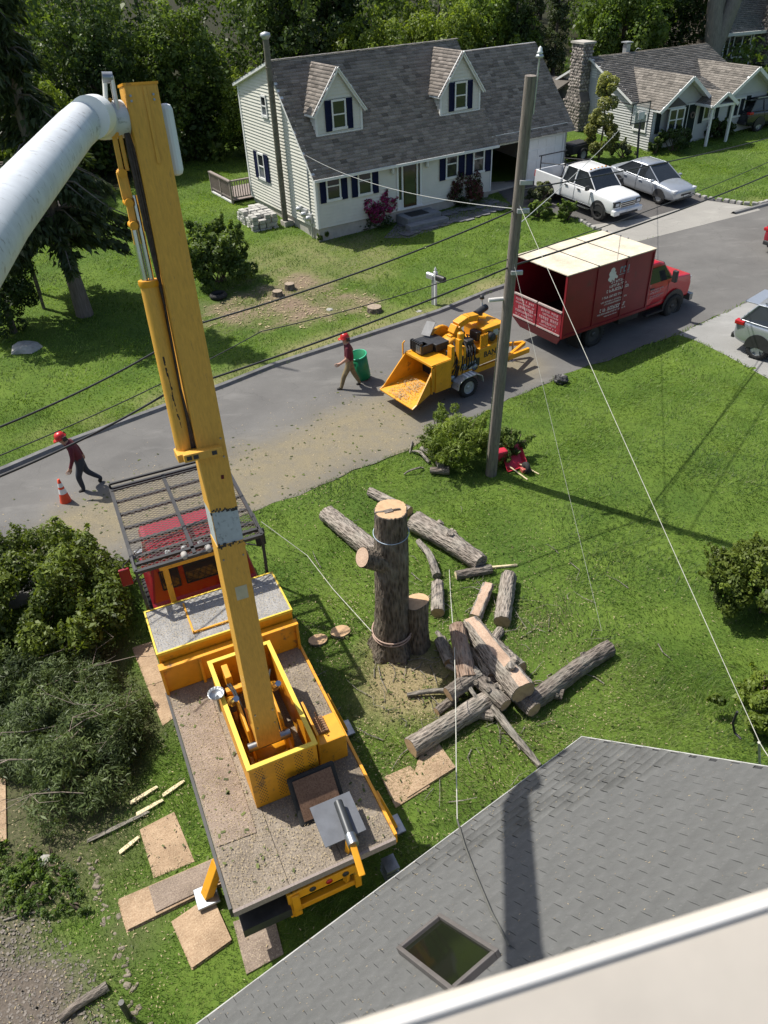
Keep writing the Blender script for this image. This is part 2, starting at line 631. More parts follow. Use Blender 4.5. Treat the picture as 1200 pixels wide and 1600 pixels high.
# ------------------------------------------------------------------ road, kerb, drives
def asphalt(name, c0, c1, stain=False):
    m, t, b, out = nodes(name)
    vec = coords(t, 'Object')
    n1 = noise(t, vec, .5, 5); n2 = noise(t, vec, 90, 3); n3 = noise(t, coords(t, 'Object', (.35, 1.0, 1)), 1.4, 6, .7)
    c = mixc(t, ramp(t, n1, [(.3, 0.0), (.7, 1.0)]), c0, c1)
    c = mixc(t, ramp(t, n2, [(.4, 0.0), (.7, .5)]), c, mul(c0, .65))
    c = mixc(t, ramp(t, n3, [(.55, 0.0), (.7, .4)]), c, mul(c1, 1.25))
    v = N(t, 'TexVoronoi', Scale=.42, feature='DISTANCE_TO_EDGE')
    dn = t.nodes.new('ShaderNodeVectorMath'); dn.operation = 'MULTIPLY_ADD'
    nn = N(t, 'TexNoise', Scale=1.2, Detail=5.0); t.links.new(vec, nn.inputs['Vector'])
    t.links.new(nn.outputs['Color'], dn.inputs[0]); dn.inputs[1].default_value = (1.3, 1.3, 0); t.links.new(vec, dn.inputs[2])
    t.links.new(dn.outputs[0], v.inputs['Vector'])
    c = mixc(t, ramp(t, v.outputs['Distance'], [(0.0, .3), (.006, 0.0)]), c, mul(c0, .5))
    if stain:
        a = N(t, 'Attribute', attribute_name='tint').outputs['Fac']
        k = noise(t, vec, 2.6, 7, .75); k2 = noise(t, vec, 45, 3)
        f = t.nodes.new('ShaderNodeMath'); f.operation = 'MULTIPLY'
        t.links.new(a, f.inputs[0]); t.links.new(ramp(t, k, [(.25, .45), (.6, 1.0)]), f.inputs[1])
        c = mixc(t, f.outputs[0], c, mixc(t, ramp(t, k2, [(.35, 0.0), (.65, 1.0)]), (.26, .22, .14), (.165, .142, .09)))
    t.links.new(c, b.inputs['Base Color'])
    b.inputs['Roughness'].default_value = .88
    b.inputs['Specular IOR Level'].default_value = .3
    bump(t, b, n2, .35, .008)
    return m


us = np.concatenate([np.arange(-90, -6, 4), np.arange(-6, 46, .35), np.arange(46, 140, 4)])
K = 20
vn, vf = lin(NE, us), lin(FE, us)
fr = np.linspace(0, 1, K + 1)
VV = vn[:, None] + (vf - vn)[:, None] * fr[None, :]
VV[:, 0] += .05 * np.sin(us * 2.1) + .04 * np.sin(us * 5.3)
UU = np.repeat(us[:, None], K + 1, 1)
RX, RY = xy(UU, VV)
RZ = hz(RX, RY) + .012 + .05 * (1 - (2 * fr - 1) ** 2)[None, :]
SAWR = wpoly([(90, 800), (180, 770), (360, 720), (520, 640), (640, 600), (690, 640), (650, 700), (540, 745), (440, 785), (330, 830), (150, 870), (60, 850)])
st = np.clip(smooth(sdist(RX.ravel(), RY.ravel(), SAWR) + .5 * sn(RX.ravel(), RY.ravel(), 1.5, 4), -1.0, 1.0), 0, 1) * .95
st = np.maximum(st, .8 * smooth(1.6 - np.hypot(RX.ravel() - T(800, 575)[0], RY.ravel() - T(800, 575)[1]), 0, 1.2))
ri = (np.arange(len(us) - 1)[:, None] * (K + 1) + np.arange(K)[None, :]).ravel()
rme = fast_mesh('road', np.stack([RX.ravel(), RY.ravel(), RZ.ravel()], 1), np.stack([ri, ri + K + 1, ri + K + 2, ri + 1], 1), asphalt('road_asphalt', (.115, .112, .108), (.17, .166, .158), True), tint=st, smooth=True)
tag(link('road', rme), 'grey asphalt street strewn with tan sawdust', kind='structure')

# kerb along the far side: a low dark asphalt berm
kerb = MB()
pts = []
for u_ in np.arange(-14, 50, .5):
    if 27.2 < u_ < 34.6: pts.append(None); continue
    v_ = float(lin(FE, u_)); pts.append((u_, v_))
sec = [(-.10, -.02), (-.02, .11), (.10, .13), (.20, .02), (.2, -.1)]
for a, b in zip(pts[:-1], pts[1:]):
    if a is None or b is None: continue
    ra = []; rb = []
    for (dv, dz) in sec:
        x0, y0 = xy(a[0], a[1] + dv); x1, y1 = xy(b[0], b[1] + dv)
        ra.append((x0, y0, float(hz(x0, y0)) + dz)); rb.append((x1, y1, float(hz(x1, y1)) + dz))
    for i in range(len(sec) - 1): kerb.add([ra[i], rb[i], rb[i + 1], ra[i + 1]], [(0, 1, 2, 3)], 0, True)
ko = kerb.build('kerb', mat('kerb_asphalt', (.15, .15, .148), .9, var=.3, vs=3, bmp=.4, bs=30))
tag(ko, kind='structure')


def flat_patch(name, poly, m, dz, sub=.5):
    """polygon laid on the terrain as a fine sheet"""
    x0, y0 = poly.min(0); x1, y1 = poly.max(0)
    bm = bmesh.new()
    f = bm.faces.new([bm.verts.new((p[0], p[1], 0)) for p in poly])
    if f.normal.z < 0: f.normal_flip()
    for ax, lo, hi in ((0, x0, x1), (1, y0, y1)):
        for c in np.arange(math.ceil(lo / sub) * sub, hi, sub):
            g = list(bm.verts) + list(bm.edges) + list(bm.faces)
            no = (1, 0, 0) if ax == 0 else (0, 1, 0)
            bmesh.ops.bisect_plane(bm, geom=g, plane_co=(c if ax == 0 else 0, c if ax == 1 else 0, 0), plane_no=no)
    for v in bm.verts: v.co.z = float(hz(v.co.x, v.co.y)) + dz
    bmesh.ops.recalc_face_normals(bm, faces=bm.faces)
    me = bpy.data.meshes.new(name); bm.to_mesh(me); bm.free()
    if sum(p.normal.z for p in me.polygons) < 0: me.flip_normals()
    me.materials.append(m)
    o = link(name, me)
    tag(o, kind='structure')
    return o


flat_patch('driveway', DRIVE1, asphalt('drive_asphalt', (.085, .082, .08), (.12, .115, .11)), .012)
flat_patch('driveway_apron', APRON1, asphalt('apron', (.27, .26, .24), (.34, .33, .30)), .022)
flat_patch('driveway', DRIVE2, asphalt('drive_concrete', (.24, .24, .23), (.31, .31, .30)), .012)

# front walk of the cape house: dark flagstones, one by one
WALK = wpoly([(600, 372), (620, 350), (690, 332), (762, 308), (800, 320), (770, 332), (700, 352), (640, 372)])
walk = flat_patch('path', WALK, mat('walk_bed', (.13, .125, .12), .9, var=.3, vs=8), .01)
slab_m = mat('flagstone', (.17, .17, .18), .8, var=.2, vs=3, orand=.4, bmp=.3)
c0 = T(618, 360); c1 = T(785, 318)
for i in range(13):
    for j in range(2):
        f = (i + .5 + random.uniform(-.15, .15)) / 13
        p = c0.lerp(c1, f) + V3((-.515, .857, 0)) * (j * .95 - .55 + random.uniform(-.1, .1))
        if sdist(np.array([p.x]), np.array([p.y]), WALK)[0] < .12: continue
        n = random.randint(5, 7); a0 = random.random() * 6
        poly = [(math.cos(a0 + 6.283 * k / n) * random.uniform(.3, .46), math.sin(a0 + 6.283 * k / n) * random.uniform(.3, .46), 0) for k in range(n)]
        o = MB().prism(poly, (0, 0, .03)).build('flagstone', slab_m, walk, bevel=.006)
        o.location = (p.x, p.y, float(hz(p.x, p.y)) + .012)

# cobble edging on the right of the upper drive
cob = mat('cobble', (.36, .35, .33), .85, var=.25, vs=4, orand=.35, bmp=.5, bs=20)
edge_pts = [T(*p) for p in [(1068, 298), (1085, 306), (1105, 312), (1130, 315), (1160, 320), (1185, 321), (1230, 308), (1280, 296)]]
edging = thing('stone_edging', 'row of pale granite cobbles edging the lawn beside the silver sedan', 'edging', edge_pts[0])
tot = 0
for a, b in zip(edge_pts[:-1], edge_pts[1:]):
    L = (b - a).length; k = max(1, int(L / .3))
    for i in range(k):
        p = a.lerp(b, (i + .5) / k)
        d = (b - a).normalized()
        mb = MB(); mb.box((0, 0, 0), (.27 * random.uniform(.85, 1), .2 * random.uniform(.8, 1.1), .2))
        o = mb.build('cobble', cob, edging, bevel=.03)
        o.location = p - edge_pts[0] + V3((0, 0, .05)); o.rotation_euler = (random.uniform(-.08, .08), random.uniform(-.1, .1), math.atan2(d.y, d.x) + random.uniform(-.15, .15))
edge2 = [T(*p) for p in [(905, 345), (930, 358), (960, 368), (983, 376)]]
edging2 = thing('stone_edging', 'pale cobble edging between the cape house lawn and the pickup driveway', 'edging', edge2[0])
for a, b in zip(edge2[:-1], edge2[1:]):
    L = (b - a).length; k = max(1, int(L / .3)); d = (b - a).normalized()
    for i in range(k):
        p = a.lerp(b, (i + .5) / k)
        o = MB().box((0, 0, 0), (.26, .16 * random.uniform(.8, 1.1), .16)).build('cobble', cob, edging2, bevel=.03)
        o.location = p - edge2[0] + V3((0, 0, .03)); o.rotation_euler = (0, random.uniform(-.1, .1), math.atan2(d.y, d.x) + random.uniform(-.15, .15))
# ------------------------------------------------------------------ house building kit
siding_m = mat('vinyl_siding', (.66, .65, .58), .55, var=.05, vs=2)
siding2_m = mat('grey_siding', (.48, .49, .48), .55, var=.05, vs=2)
siding3_m = mat('brown_siding', (.10, .085, .07), .7, var=.1, vs=2)
found_m = mat('concrete', (.42, .40, .36), .9, var=.14, vs=3, bmp=.2)
navy = mat('navy_shutter', (.005, .010, .045), .7, var=.15, vs=4, spec=.2)
dkgreen = mat('dark_shutter', (.012, .022, .022), .7, var=.15, vs=4, spec=.2)
shingle_m = mat('roof_shingle', (.275, .24, .21), .92, var=.2, vs=18, tint=.5, bmp=.3, bs=90)
shingle2_m = mat('tan_shingle', (.215, .195, .17), .92, var=.2, vs=14, tint=.5, bmp=.3, bs=90)
shingle3_m = mat('slate_shingle', (.17, .175, .18), .9, var=.25, vs=8, tint=.35, bmp=.3, bs=90)
gray_wood = mat('grey_wood', (.25, .21, .19), .85, var=.2, vs=5, stretch=(1, 8, 8))


def lap_wall(mb, o, d, n, ival, z0, z1, openings=(), ex=.14):
    o = V3(o); d = V3(d); n = V3(n); k = int(math.ceil((z1 - z0) / ex))
    for i in range(k):
        zb = z0 + i * ex; zt = min(zb + ex, z1); zm = (zb + zt) / 2
        s0, s1 = ival(zm)
        if s1 - s0 < .03: continue
        segs = [(s0, s1)]
        for (a, b, c, e) in openings:
            if c < zm < e:
                ns = []
                for (p, q) in segs:
                    if b <= p or a >= q: ns.append((p, q)); continue
                    if a > p: ns.append((p, a))
                    if b < q: ns.append((b, q))
                segs = ns
        for (p, q) in segs:
            A = o + d * p; B = o + d * q; zv = V3((0, 0, 1))
            mb.quad(A + n * .042 + zv * zb, B + n * .042 + zv * zb, B + n * .003 + zv * zt, A + n * .003 + zv * zt)
            mb.quad(A + zv * zb, B + zv * zb, B + n * .042 + zv * zb, A + n * .042 + zv * zb)


def window(parent, o, d, n, s0, s1, z0, z1, frame_m, rail=True, mull=0, name='window', low=None):
    d = V3(d); n = V3(n); zv = V3((0, 0, 1)); o = V3(o) + n * .025
    R = Matrix((d, n, zv)).transposed()

    def P(s, z, k): return o + d * s + zv * z + n * k
    f = MB(); t = .075; dep = .05

    def bar(a, b, c, e, k=.03): f.box(P((a + b) / 2, (c + e) / 2, k), (b - a, dep, e - c), R)
    bar(s0, s0 + t, z0, z1); bar(s1 - t, s1, z0, z1); bar(s0, s1, z1 - t, z1, .034); bar(s0 - .03, s1 + .03, z0 - .03, z0 + t, .045)
    if rail: bar(s0, s1, (z0 + z1) / 2 - .025, (z0 + z1) / 2 + .025, .025)
    for i in range(mull):
        s = s0 + (s1 - s0) * (i + 1) / (mull + 1); bar(s - .04, s + .04, z0, z1, .028)
    w_ = f.build(name, frame_m, parent)
    cols = mull + 1; rows = 2 if rail else 1
    for i in range(cols):
        for j in range(rows):
            a = s0 + (s1 - s0) * i / cols + .05; b = s0 + (s1 - s0) * (i + 1) / cols - .05
            c = z0 + (z1 - z0) * j / rows + .04; e = z0 + (z1 - z0) * (j + 1) / rows - .03
            g = MB(); g.box(P((a + b) / 2, (c + e) / 2, .012 + .008 * j), (b - a, .008, e - c), R)
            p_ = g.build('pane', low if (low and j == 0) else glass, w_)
    return w_


def shutter(parent, o, d, n, s0, s1, z0, z1, m):
    d = V3(d); n = V3(n); zv = V3((0, 0, 1)); o = V3(o) + n * .03; R = Matrix((d, n, zv)).transposed()
    f = MB()

    def bx(a, b, c, e, k, th): f.box(o + d * ((a + b) / 2) + zv * ((c + e) / 2) + n * k, (b - a, th, e - c), R)
    bx(s0, s1, z0, z1, .028, .02)
    bx(s0, s0 + .05, z0, z1, .045, .022); bx(s1 - .05, s1, z0, z1, .045, .022)
    for zc in (z0 + .03, (z0 + z1) / 2, z1 - .03): bx(s0 + .05, s1 - .05, zc - .03, zc + .03, .044, .02)
    z = z0 + .09
    while z < z1 - .09:
        if abs(z - (z0 + z1) / 2) > .05: bx(s0 + .05, s1 - .05, z - .008, z + .012, .042, .012)
        z += .05
    return f.build('shutter', m, parent)


def shingles(name, parent, E, d, u, W, L, m, clip=None, tab=.34, ex=.16, th=.034):
    """courses of tabs on a roof plane; clip(t)->(s0,s1)"""
    E = np.array(E, float); d = np.array(d, float); u = np.array(u, float); n = np.cross(d, u)
    if n[2] < 0: n = -n
    vs = []; fs = []; tint = []
    rows = int(L / ex) + 1
    for r in range(rows):
        t0 = r * ex; t1 = min(t0 + ex * 1.25, L)
        if t1 - t0 < .02: continue
        s0, s1 = (0, W) if clip is None else clip(t0 + ex / 2)
        s = s0 - random.uniform(0, tab) + (tab / 2 if r % 2 else 0)
        while s < s1:
            a = max(s + .006, s0); b = min(s + tab - .006, s1); s += tab
            if b - a < .03: continue
            lift = th + random.uniform(-.003, .006)
            dt = random.uniform(-.008, .008)
            i = len(vs)
            vs += [E + d * a + u * (t0 + dt), E + d * b + u * (t0 + dt), E + d * a + u * (t0 + dt) + n * lift, E + d * b + u * (t0 + dt) + n * lift,
                   E + d * b + u * t1 + n * .004, E + d * a + u * t1 + n * .004]
            fs += [(i, i + 1, i + 3, i + 2), (i + 2, i + 3, i + 4, i + 5)]
            tv = min(1, max(0, random.gauss(.5, .22))); tint += [tv] * 6
    me = fast_mesh(name, vs, fs, m, tint)
    o = link(name, me, parent); o['kind'] = 'stuff'
    return o


def solid_slab(mb, pts, th, mi=0):
    """thin slab under a roof plane (pts: 4 corners), pushed down by th"""
    p = [V3(q) for q in pts]
    n = (p[1] - p[0]).cross(p[3] - p[0]).normalized()
    if n.z < 0: n = -n
    mb.prism([q - n * th for q in p], n * (th - .004), mi)


EX, EYv, EZv = V3((1, 0, 0)), V3((0, 1, 0)), V3((0, 0, 1))

# ================================================================== the cape house
h1 = thing('cape_house', 'cream sided cape house with two dormers, navy shutters and open garage', 'house', (O1[0], O1[1], 1.1), PH1)
L1, D, eh, reh, rb, rh, L2, geh, grh, go = 9.75, 6.93, 2.5, 5.16, 3.24, 6.27, 5.17, 2.39, 5.74, .25
sl = (rh - eh) / rb; sr = (rh - reh) / (D - rb); sg = (grh - geh) / rb
fw = [(.5, 1.24, 1.1, 2.3), (2.12, 2.86, 1.06, 2.3), (4.2, 5.58, .12, 2.32), (6.98, 7.7, 1.0, 2.28), (8.6, 9.31, 1.0, 2.28)]
mb = MB(); lap_wall(mb, (0, 0, 0), EX, -EYv, lambda z: (0, L1), 0, eh - .05, fw); mb.build('wall', siding_m, h1)
gw = [(3.95, 4.52, 4.0, 4.88), (4.95, 5.66, 1.12, 2.3)]


def gab(z):
    y0 = 0 if z < eh else (z - eh) / sl
    y1 = D if z < reh else rb + (rh - z) / sr
    return (y0, y1)


mb = MB(); lap_wall(mb, (0, 0, 0), EYv, -EX, gab, 0, rh - .12, gw); mb.build('wall', siding_m, h1)
mb = MB(); lap_wall(mb, (0, D, 0), EX, EYv, lambda z: (0, L1), 0, reh, ()); mb.build('wall', siding_m, h1)
mb = MB(); lap_wall(mb, (L1, 0, 0), EYv, EX, gab, 0, rh - .1, ()); mb.build('wall', siding_m, h1)
# solid inner shell, foundation, corner boards
mb = MB()
mb.prism([(.02, .02, 0), (.02, D - .02, 0), (.02, D - .02, reh - .05), (.02, rb, rh - .1), (.02, .02, eh - .08)], (L1 - .04, 0, 0))
mb.build('wall_core', siding_m, h1, recalc=True)
mb = MB(); mb.bb(.03, L1 - .03, .03, D - .03, -1.5, -.004); mb.bb(L1, L1 + L2, go + .03, go + 6.4, -1.5, -.12); mb.build('foundation', found_m, h1)
mb = MB()
for (x, y, z1) in ((-.02, -.02, eh), (-.02, D, reh), (L1, -.02, eh)):
    mb.bb(x - .03, x + .11 if x < 1 else x + .045, y - .032, y + .06, 0, z1); mb.bb(x - .034, x + .035, y - .028, y + .11, 0, z1)
mb.build('corner_board', white_trim, h1)
for i, (a, b, c, e) in enumerate(fw):
    if i == 2: continue
    window(h1, (0, 0, 0), EX, -EYv, a, b, c, e, white_trim)
for a, b, c, e in [(.2, .48, 1.06, 2.36), (1.27, 1.57, 1.06, 2.34), (1.8, 2.09, 1.04, 2.34), (2.89, 3.2, 1.04, 2.34), (6.63, 6.95, .97, 2.3), (7.73, 8.09, .97, 2.3), (8.2, 8.57, .97, 2.3), (9.34, 9.7, .97, 2.3)]:
    shutter(h1, (0, 0, 0), EX, -EYv, a, b, c, e, navy)
pane_reflect = glassmat('pane_reflect', (.13, .145, .165), .12)  # paler glass colour stands in for sky and curtain reflected in the lower panes
window(h1, (0, 0, 0), EYv, -EX, 3.95, 4.52, 4.0, 4.88, white_trim, low=pane_reflect)
window(h1, (0, 0, 0), EYv, -EX, 4.95, 5.66, 1.12, 2.3, white_trim, low=pane_reflect)
for a, b in ((4.5, 4.92), (5.69, 6.05)): shutter(h1, (0, 0, 0), EYv, -EX, a, b, 1.1, 2.32, navy)
# front door with side lights
dm = MB()
for a, b in ((4.2, 4.3), (4.47, 4.55), (5.3, 5.38), (5.5, 5.6)): dm.bb(a, b, -.07, .02, .1, 2.36)
dm.bb(4.2, 5.6, -.075, .02, 2.28, 2.38); dm.bb(4.16, 5.64, -.12, .02, .04, .12)
for a, b in ((4.3, 4.47), (5.38, 5.5)): dm.bb(a, b, -.05, .01, .12, .5)
dfr = dm.build('door_frame', white_trim, h1)
for a, b in ((4.3, 4.47), (5.38, 5.5)): MB().bb(a, b, -.03, -.015, .5, 2.28).build('pane', glass, dfr)
dr = MB().bb(4.56, 5.29, -.045, -.02, .12, 2.28).build('door', mat('storm_door', (.05, .02, .012), .25, var=.4, vs=2), h1)
MB().bb(4.62, 5.23, -.058, -.047, .25, 2.2).build('pane', glass, dr)
MB().tube([(5.24, -.09, 1.15), (5.24, -.09, 1.32)], .015, 6).build('handle', steel, dr)
st_ = MB(); st_.bb(4.15, 6.05, -1.0, -.02, -.75, -.12); st_.bb(4.0, 6.2, -1.45, -1.0, -.75, -.32)
st_.build('front_step', mat('step_stone', (.20, .21, .22), .85, var=.2, vs=3), h1, bevel=.02)
MB().bb(4.5, 5.5, -.8, -.15, -.12, -.1).build('door_mat', rubber, h1)
for x in (3.95, 5.86):
    l_ = MB(); l_.lathe([(.05, 0), (.09, .04), (.08, .24), (.02, .32)], (x, -.14, 1.72), 8); l_.bb(x - .04, x + .04, -.1, 0, 1.8, 1.95)
    l_.build('wall_lamp', lamp_clear, h1)
# roofs
ru = V3((0, 1, sl)).normalized(); ov = .28
E0 = V3((-.2, -ov, eh - ov * sl)); Lf = (rb + ov) * math.sqrt(1 + sl * sl)
mb = MB(); solid_slab(mb, [E0, E0 + EX * (L1 + .4), E0 + EX * (L1 + .4) + ru * Lf, E0 + ru * Lf], .12)
rr_ = V3((0, -1, sr)).normalized(); Lr_ = (D - rb + ov) * math.sqrt(1 + sr * sr); R0 = V3((-.2, D + ov, reh - ov * sr))
solid_slab(mb, [R0, R0 + rr_ * Lr_, R0 + rr_ * Lr_ + EX * (L1 + .4), R0 + EX * (L1 + .4)], .12)
mb.build('roof', white_trim, h1, recalc=True)
shingles('roof_shingles', h1, E0 + V3((-.02, -.02, -.02)), EX, ru, L1 + .44, Lf, shingle_m)
shingles('roof_shingles', h1, R0 + V3((-.02, .02, -.01)), EX, rr_, L1 + .44, Lr_, shingle_m)
mb = MB()
for k in range(34): mb.box((-.05 + k * .3, rb, rh + .03 + .006 * (k % 2)), (.31, .2, .03))
mb.build('ridge_cap', mat('ridge_cap', (.17, .16, .15), .9, var=.2), h1)
# gutter + downpipe
mb = MB(); mb.bb(-.2, L1 + .2, -ov - .1, -ov, eh - ov * sl - .14, eh - ov * sl - .03)
mb.bb(-.05, .02, -.1, -.03, 0, eh - .3); mb.build('gutter', white_trim, h1)
# garage wing
ug = V3((0, 1, sg)).normalized(); Lg = (rb + ov) * math.sqrt(1 + sg * sg)
G0 = V3((L1 + .22, go - ov, geh - ov * sg))
mb = MB(); solid_slab(mb, [G0, G0 + EX * (L2 + .05), G0 + EX * (L2 + .05) + ug * Lg, G0 + ug * Lg], .12)
g2 = V3((0, -1, sg)).normalized(); G1 = V3((L1 + .22, go + 2 * rb + ov, geh - ov * sg))
solid_slab(mb, [G1, G1 + g2 * Lg, G1 + g2 * Lg + EX * (L2 + .05), G1 + EX * (L2 + .05)], .12)
mb.build('roof', white_trim, h1, recalc=True)
shingles('roof_shingles', h1, G0 + V3((-.0, -.02, -.02)), EX, ug, L2 + .08, Lg, shingle_m)
shingles('roof_shingles', h1, G1 + V3((0, .02, -.01)), EX, g2, L2 + .08, Lg, shingle_m)
gx0, gx1 = L1 + .02, L1 + L2
mb = MB()
mb.bb(gx0, gx1, go, go + .12, 1.98, geh + .05)
for a, b in ((gx0, gx0 + .18), (12.16, 12.4), (gx1 - .2, gx1)): mb.bb(a, b, go, go + .12, -.12, 1.98)
mb.bb(gx0 + .18, gx1 - .2, go - .015, go + .0, 1.94, 2.06)
mb.build('garage_front', white_trim, h1)
mb = MB(); lap_wall(mb, (gx1, go, 0), EYv, EX, lambda z: (0 if z < geh else (z - geh) / sg, 2 * rb if z < geh else 2 * rb - (z - geh) / sg), -.1, grh - .1)
mb.bb(gx1 - .1, gx1 - .004, go, go + 2 * rb, -.12, geh); mb.bb(gx0, gx1 - .1, go + 2 * rb - .1, go + 2 * rb, -.12, geh)
mb.prism([(gx1 - .1, go + .1, geh), (gx1 - .1, go + 2 * rb - .1, geh), (gx1 - .1, go + rb, grh - .2)], (.09, 0, 0))
mb.build('wall', siding_m, h1)
gd = MB().bb(12.4, gx1 - .2, go + .05, go + .08, -.1, 1.98).build('garage_door', white_paint, h1)
for i in range(4):
    for j in range(4):
        w_ = (gx1 - .2 - 12.4) / 4
        MB().bb(12.4 + i * w_ + .06, 12.4 + (i + 1) * w_ - .06, go + .03, go + .052, -.04 + j * .51, .37 + j * .51).build('door_panel', white_paint, gd, bevel=.008)
MB().bb(gx0 + .2, 12.1, go + .3, go + 2.4, 1.99, 2.02).build('raised_door', white_paint, h1)
for i in range(7):
    c = random.choice([(.2, .05, .04), (.25, .22, .18), (.05, .08, .2), (.3, .3, .3)])
    x = 10.1 + random.random() * 1.9
    MB().bb(x, x + random.uniform(.2, .5), go + 2.5, go + 2.9, -.12, random.uniform(.2, .9)).build('stored_box', mat('store%d' % i, c, .7), h1, bevel=.02)
# dormers
for xm in (1.9, 8.48):
    hw = 1.13; yf = .92; zb = eh + sl * yf - .05; ze = 4.62; za = 6.08
    sd = (za - ze) / hw
    yb_e = (ze - eh) / sl; yb_a = (za - eh) / sl
    op = [(hw - .36, hw + .36, zb + .2, zb + 1.36)]
    mb = MB(); lap_wall(mb, (xm - hw, yf, 0), EX, -EYv, lambda z: (0, 2 * hw) if z < ze else ((z - ze) / sd, 2 * hw - (z - ze) / sd), zb, za - .06, op)
    for sgn in (-1, 1):
        o_ = V3((xm + sgn * hw, yf, 0))
        lap_wall(mb, o_, EYv, EX * sgn, lambda z: (0, max(0, min((z - eh) / sl - yf, yb_e - yf))), zb, ze)
    mb.prism([(xm - hw + .02, yf + .02, zb - .3), (xm + hw - .02, yf + .02, zb - .3), (xm + hw - .02, yf + .02, ze), (xm, yf + .02, za - .06), (xm - hw + .02, yf + .02, ze)], (0, 1.0, 0))
    dor = mb.build('dormer', siding_m, h1)
    mb = MB()
    for sgn in (-1, 1):
        mb.bb(xm + sgn * hw - .05, xm + sgn * hw + .05, yf - .05, yf + .02, zb, ze)
        mb.beam((xm + sgn * (hw + .18), yf - .16, ze - .18 * sd - .05), (xm, yf - .16, za - .03), .04, .17)
    mb.bb(xm - hw, xm + hw, yf - .054, yf + .01, zb - .04, zb + .08)
    mb.build('trim', white_trim, dor)
    fr_ = .24; yfr = yf - fr_
    for sgn in (-1, 1):
        ovd = .2
        Ed = V3((xm + sgn * (hw + ovd), yfr, ze - ovd * sd)); ud = V3((-sgn, 0, sd)).normalized(); Ld = (hw + ovd) * math.sqrt(1 + sd * sd)
        y_e = (ze - ovd * sd - eh) / sl - yfr; y_a = yb_a - yfr
        shingles('dormer_shingles', dor, Ed + V3((0, 0, .03)), EYv, ud, 1, Ld, shingle_m, clip=lambda t: (0, y_e + (y_a - y_e) * t / Ld))
        mb = MB(); mb.prism([Ed - EZv * .05, Ed - EZv * .05 + EYv * y_e, V3((xm, yfr + y_a, za - .05)), V3((xm, yfr, za - .05))], (0, 0, .07))
        mb.build('dormer_roof', white_trim, dor, recalc=True)
    window(h1, (xm - hw, yf, 0), EX, -EYv, hw - .36, hw + .36, zb + .2, zb + 1.36, white_trim)
    for a, b in ((hw - .68, hw - .38), (hw + .38, hw + .68)): shutter(h1, (xm - hw, yf, 0), EX, -EYv, a, b, zb + .16, zb + 1.36, navy)
# flue pipe on the gable
mb = MB(); mb.tube([(-.3, 2.75, -.35), (-.3, 2.75, 7.15)], .13, 12)
for z in (0.6, 1.7, 2.8, 3.9, 5.0, 6.1): mb.lathe([(.13, -.03), (.15, 0), (.13, .03)], (-.3, 2.75, z), 12)
fl = mb.build('flue_pipe', mat('weathered_flue', (.16, .15, .12), .6, var=.35, vs=3, dirt=(.07, .06, .04), dirt_amt=.4), h1)
MB().lathe([(0, .26), (.2, .2), (.22, .1), (.14, 0), (.13, -.02)], (-.3, 2.75, 7.15), 14).build('flue_cap', galv, fl)
mb = MB(); mb.bb(-.45, 0, 2.5, 3.0, -1.2, -.2); mb.build('flue_base', found_m, h1)
# meters and conduit
mb = MB()
for y, z, s in ((.55, .15, .3), (1.0, .2, .34), (1.45, .42, .22)):
    mb.bb(-.14, 0, y - s / 2, y + s / 2, z, z + s * 1.35); mb.lathe([(0, -.16), (.1, -.14), (.1, 0)], (-.14, y, z + s * .75), 10, 'x')
mb.tube([(-.05, .55, .55), (-.05, .5, 2.9), (-.05, .62, 3.0)], .028, 6); mb.tube([(-.05, .55, .15), (-.05, .55, -.6)], .03, 6)
mb.build('electric_meter', galv, h1)

# rear deck with lattice skirt
dk = thing('wooden_deck', 'grey wooden deck with white lattice skirt behind the cape house', 'deck', (O1 + B1 * 7.2 + A1 * .45).tolist() + [1.0], PH1)
for i in range(9): MB().bb(-1.5 + i * .31, -1.2 + i * .31, 0, 2.6, -.03, .02).build('plank', gray_wood, dk)
mb = MB()
for y in (0, 1.3, 2.6): mb.bb(-1.55, -1.45, y - .05, y + .05, -1.2, .95)
mb.bb(1.2, 1.3, -.05, .05, -1.2, .95)
mb.build('post', gray_wood, dk)
mb = MB(); mb.bb(-1.58, -1.42, -.05, 2.65, .9, .96); mb.bb(-1.53, -1.47, 0, 2.6, .1, .16)
for i in range(20): mb.bb(-1.52, -1.48, .1 + i * .13, .14 + i * .13, .12, .92)
mb.bb(-1.5, 1.3, -.07, .07, .9, .96); mb.bb(-1.5, 1.3, -.03, .03, .1, .16)
for i in range(20): mb.bb(-1.4 + i * .13, -1.36 + i * .13, -.02, .02, .12, .92)
mb.build('railing', gray_wood, dk)
mb = MB()
for i in range(32):
    for sgn in (-1, 1):
        y = i * .14 - .8
        z0, z1 = -1.1, -.05
        a = (y, z0); b = (y + sgn * (z1 - z0), z1)
        # clip to 0..2.6
        pa = []
        for t in np.linspace(0, 1, 9):
            yy = a[0] + (b[0] - a[0]) * t; zz = a[1] + (b[1] - a[1]) * t
            if 0 <= yy <= 2.6: pa.append((yy, zz))
        if len(pa) > 1: mb.beam((-1.53 - .006 * sgn, pa[0][0], pa[0][1]), (-1.53 - .006 * sgn, pa[-1][0], pa[-1][1]), .035, .008, (1, 0, 0))
mb.bb(-1.56, -1.5, 0, 2.6, -.1, -.02)
mb.build('lattice', white_trim, dk)

# ================================================================== the grey ranch house
PH2 = .46
h2 = thing('ranch_house', 'grey sided ranch house with tan roof and tall stone chimney', 'house', (15.67, 46.29, 1.1), PH2)
eh2, D1_, rb2, rh2, LX = 2.62, 1.74, 3.64, 4.33, 8.7
s2 = (rh2 - eh2) / rb2


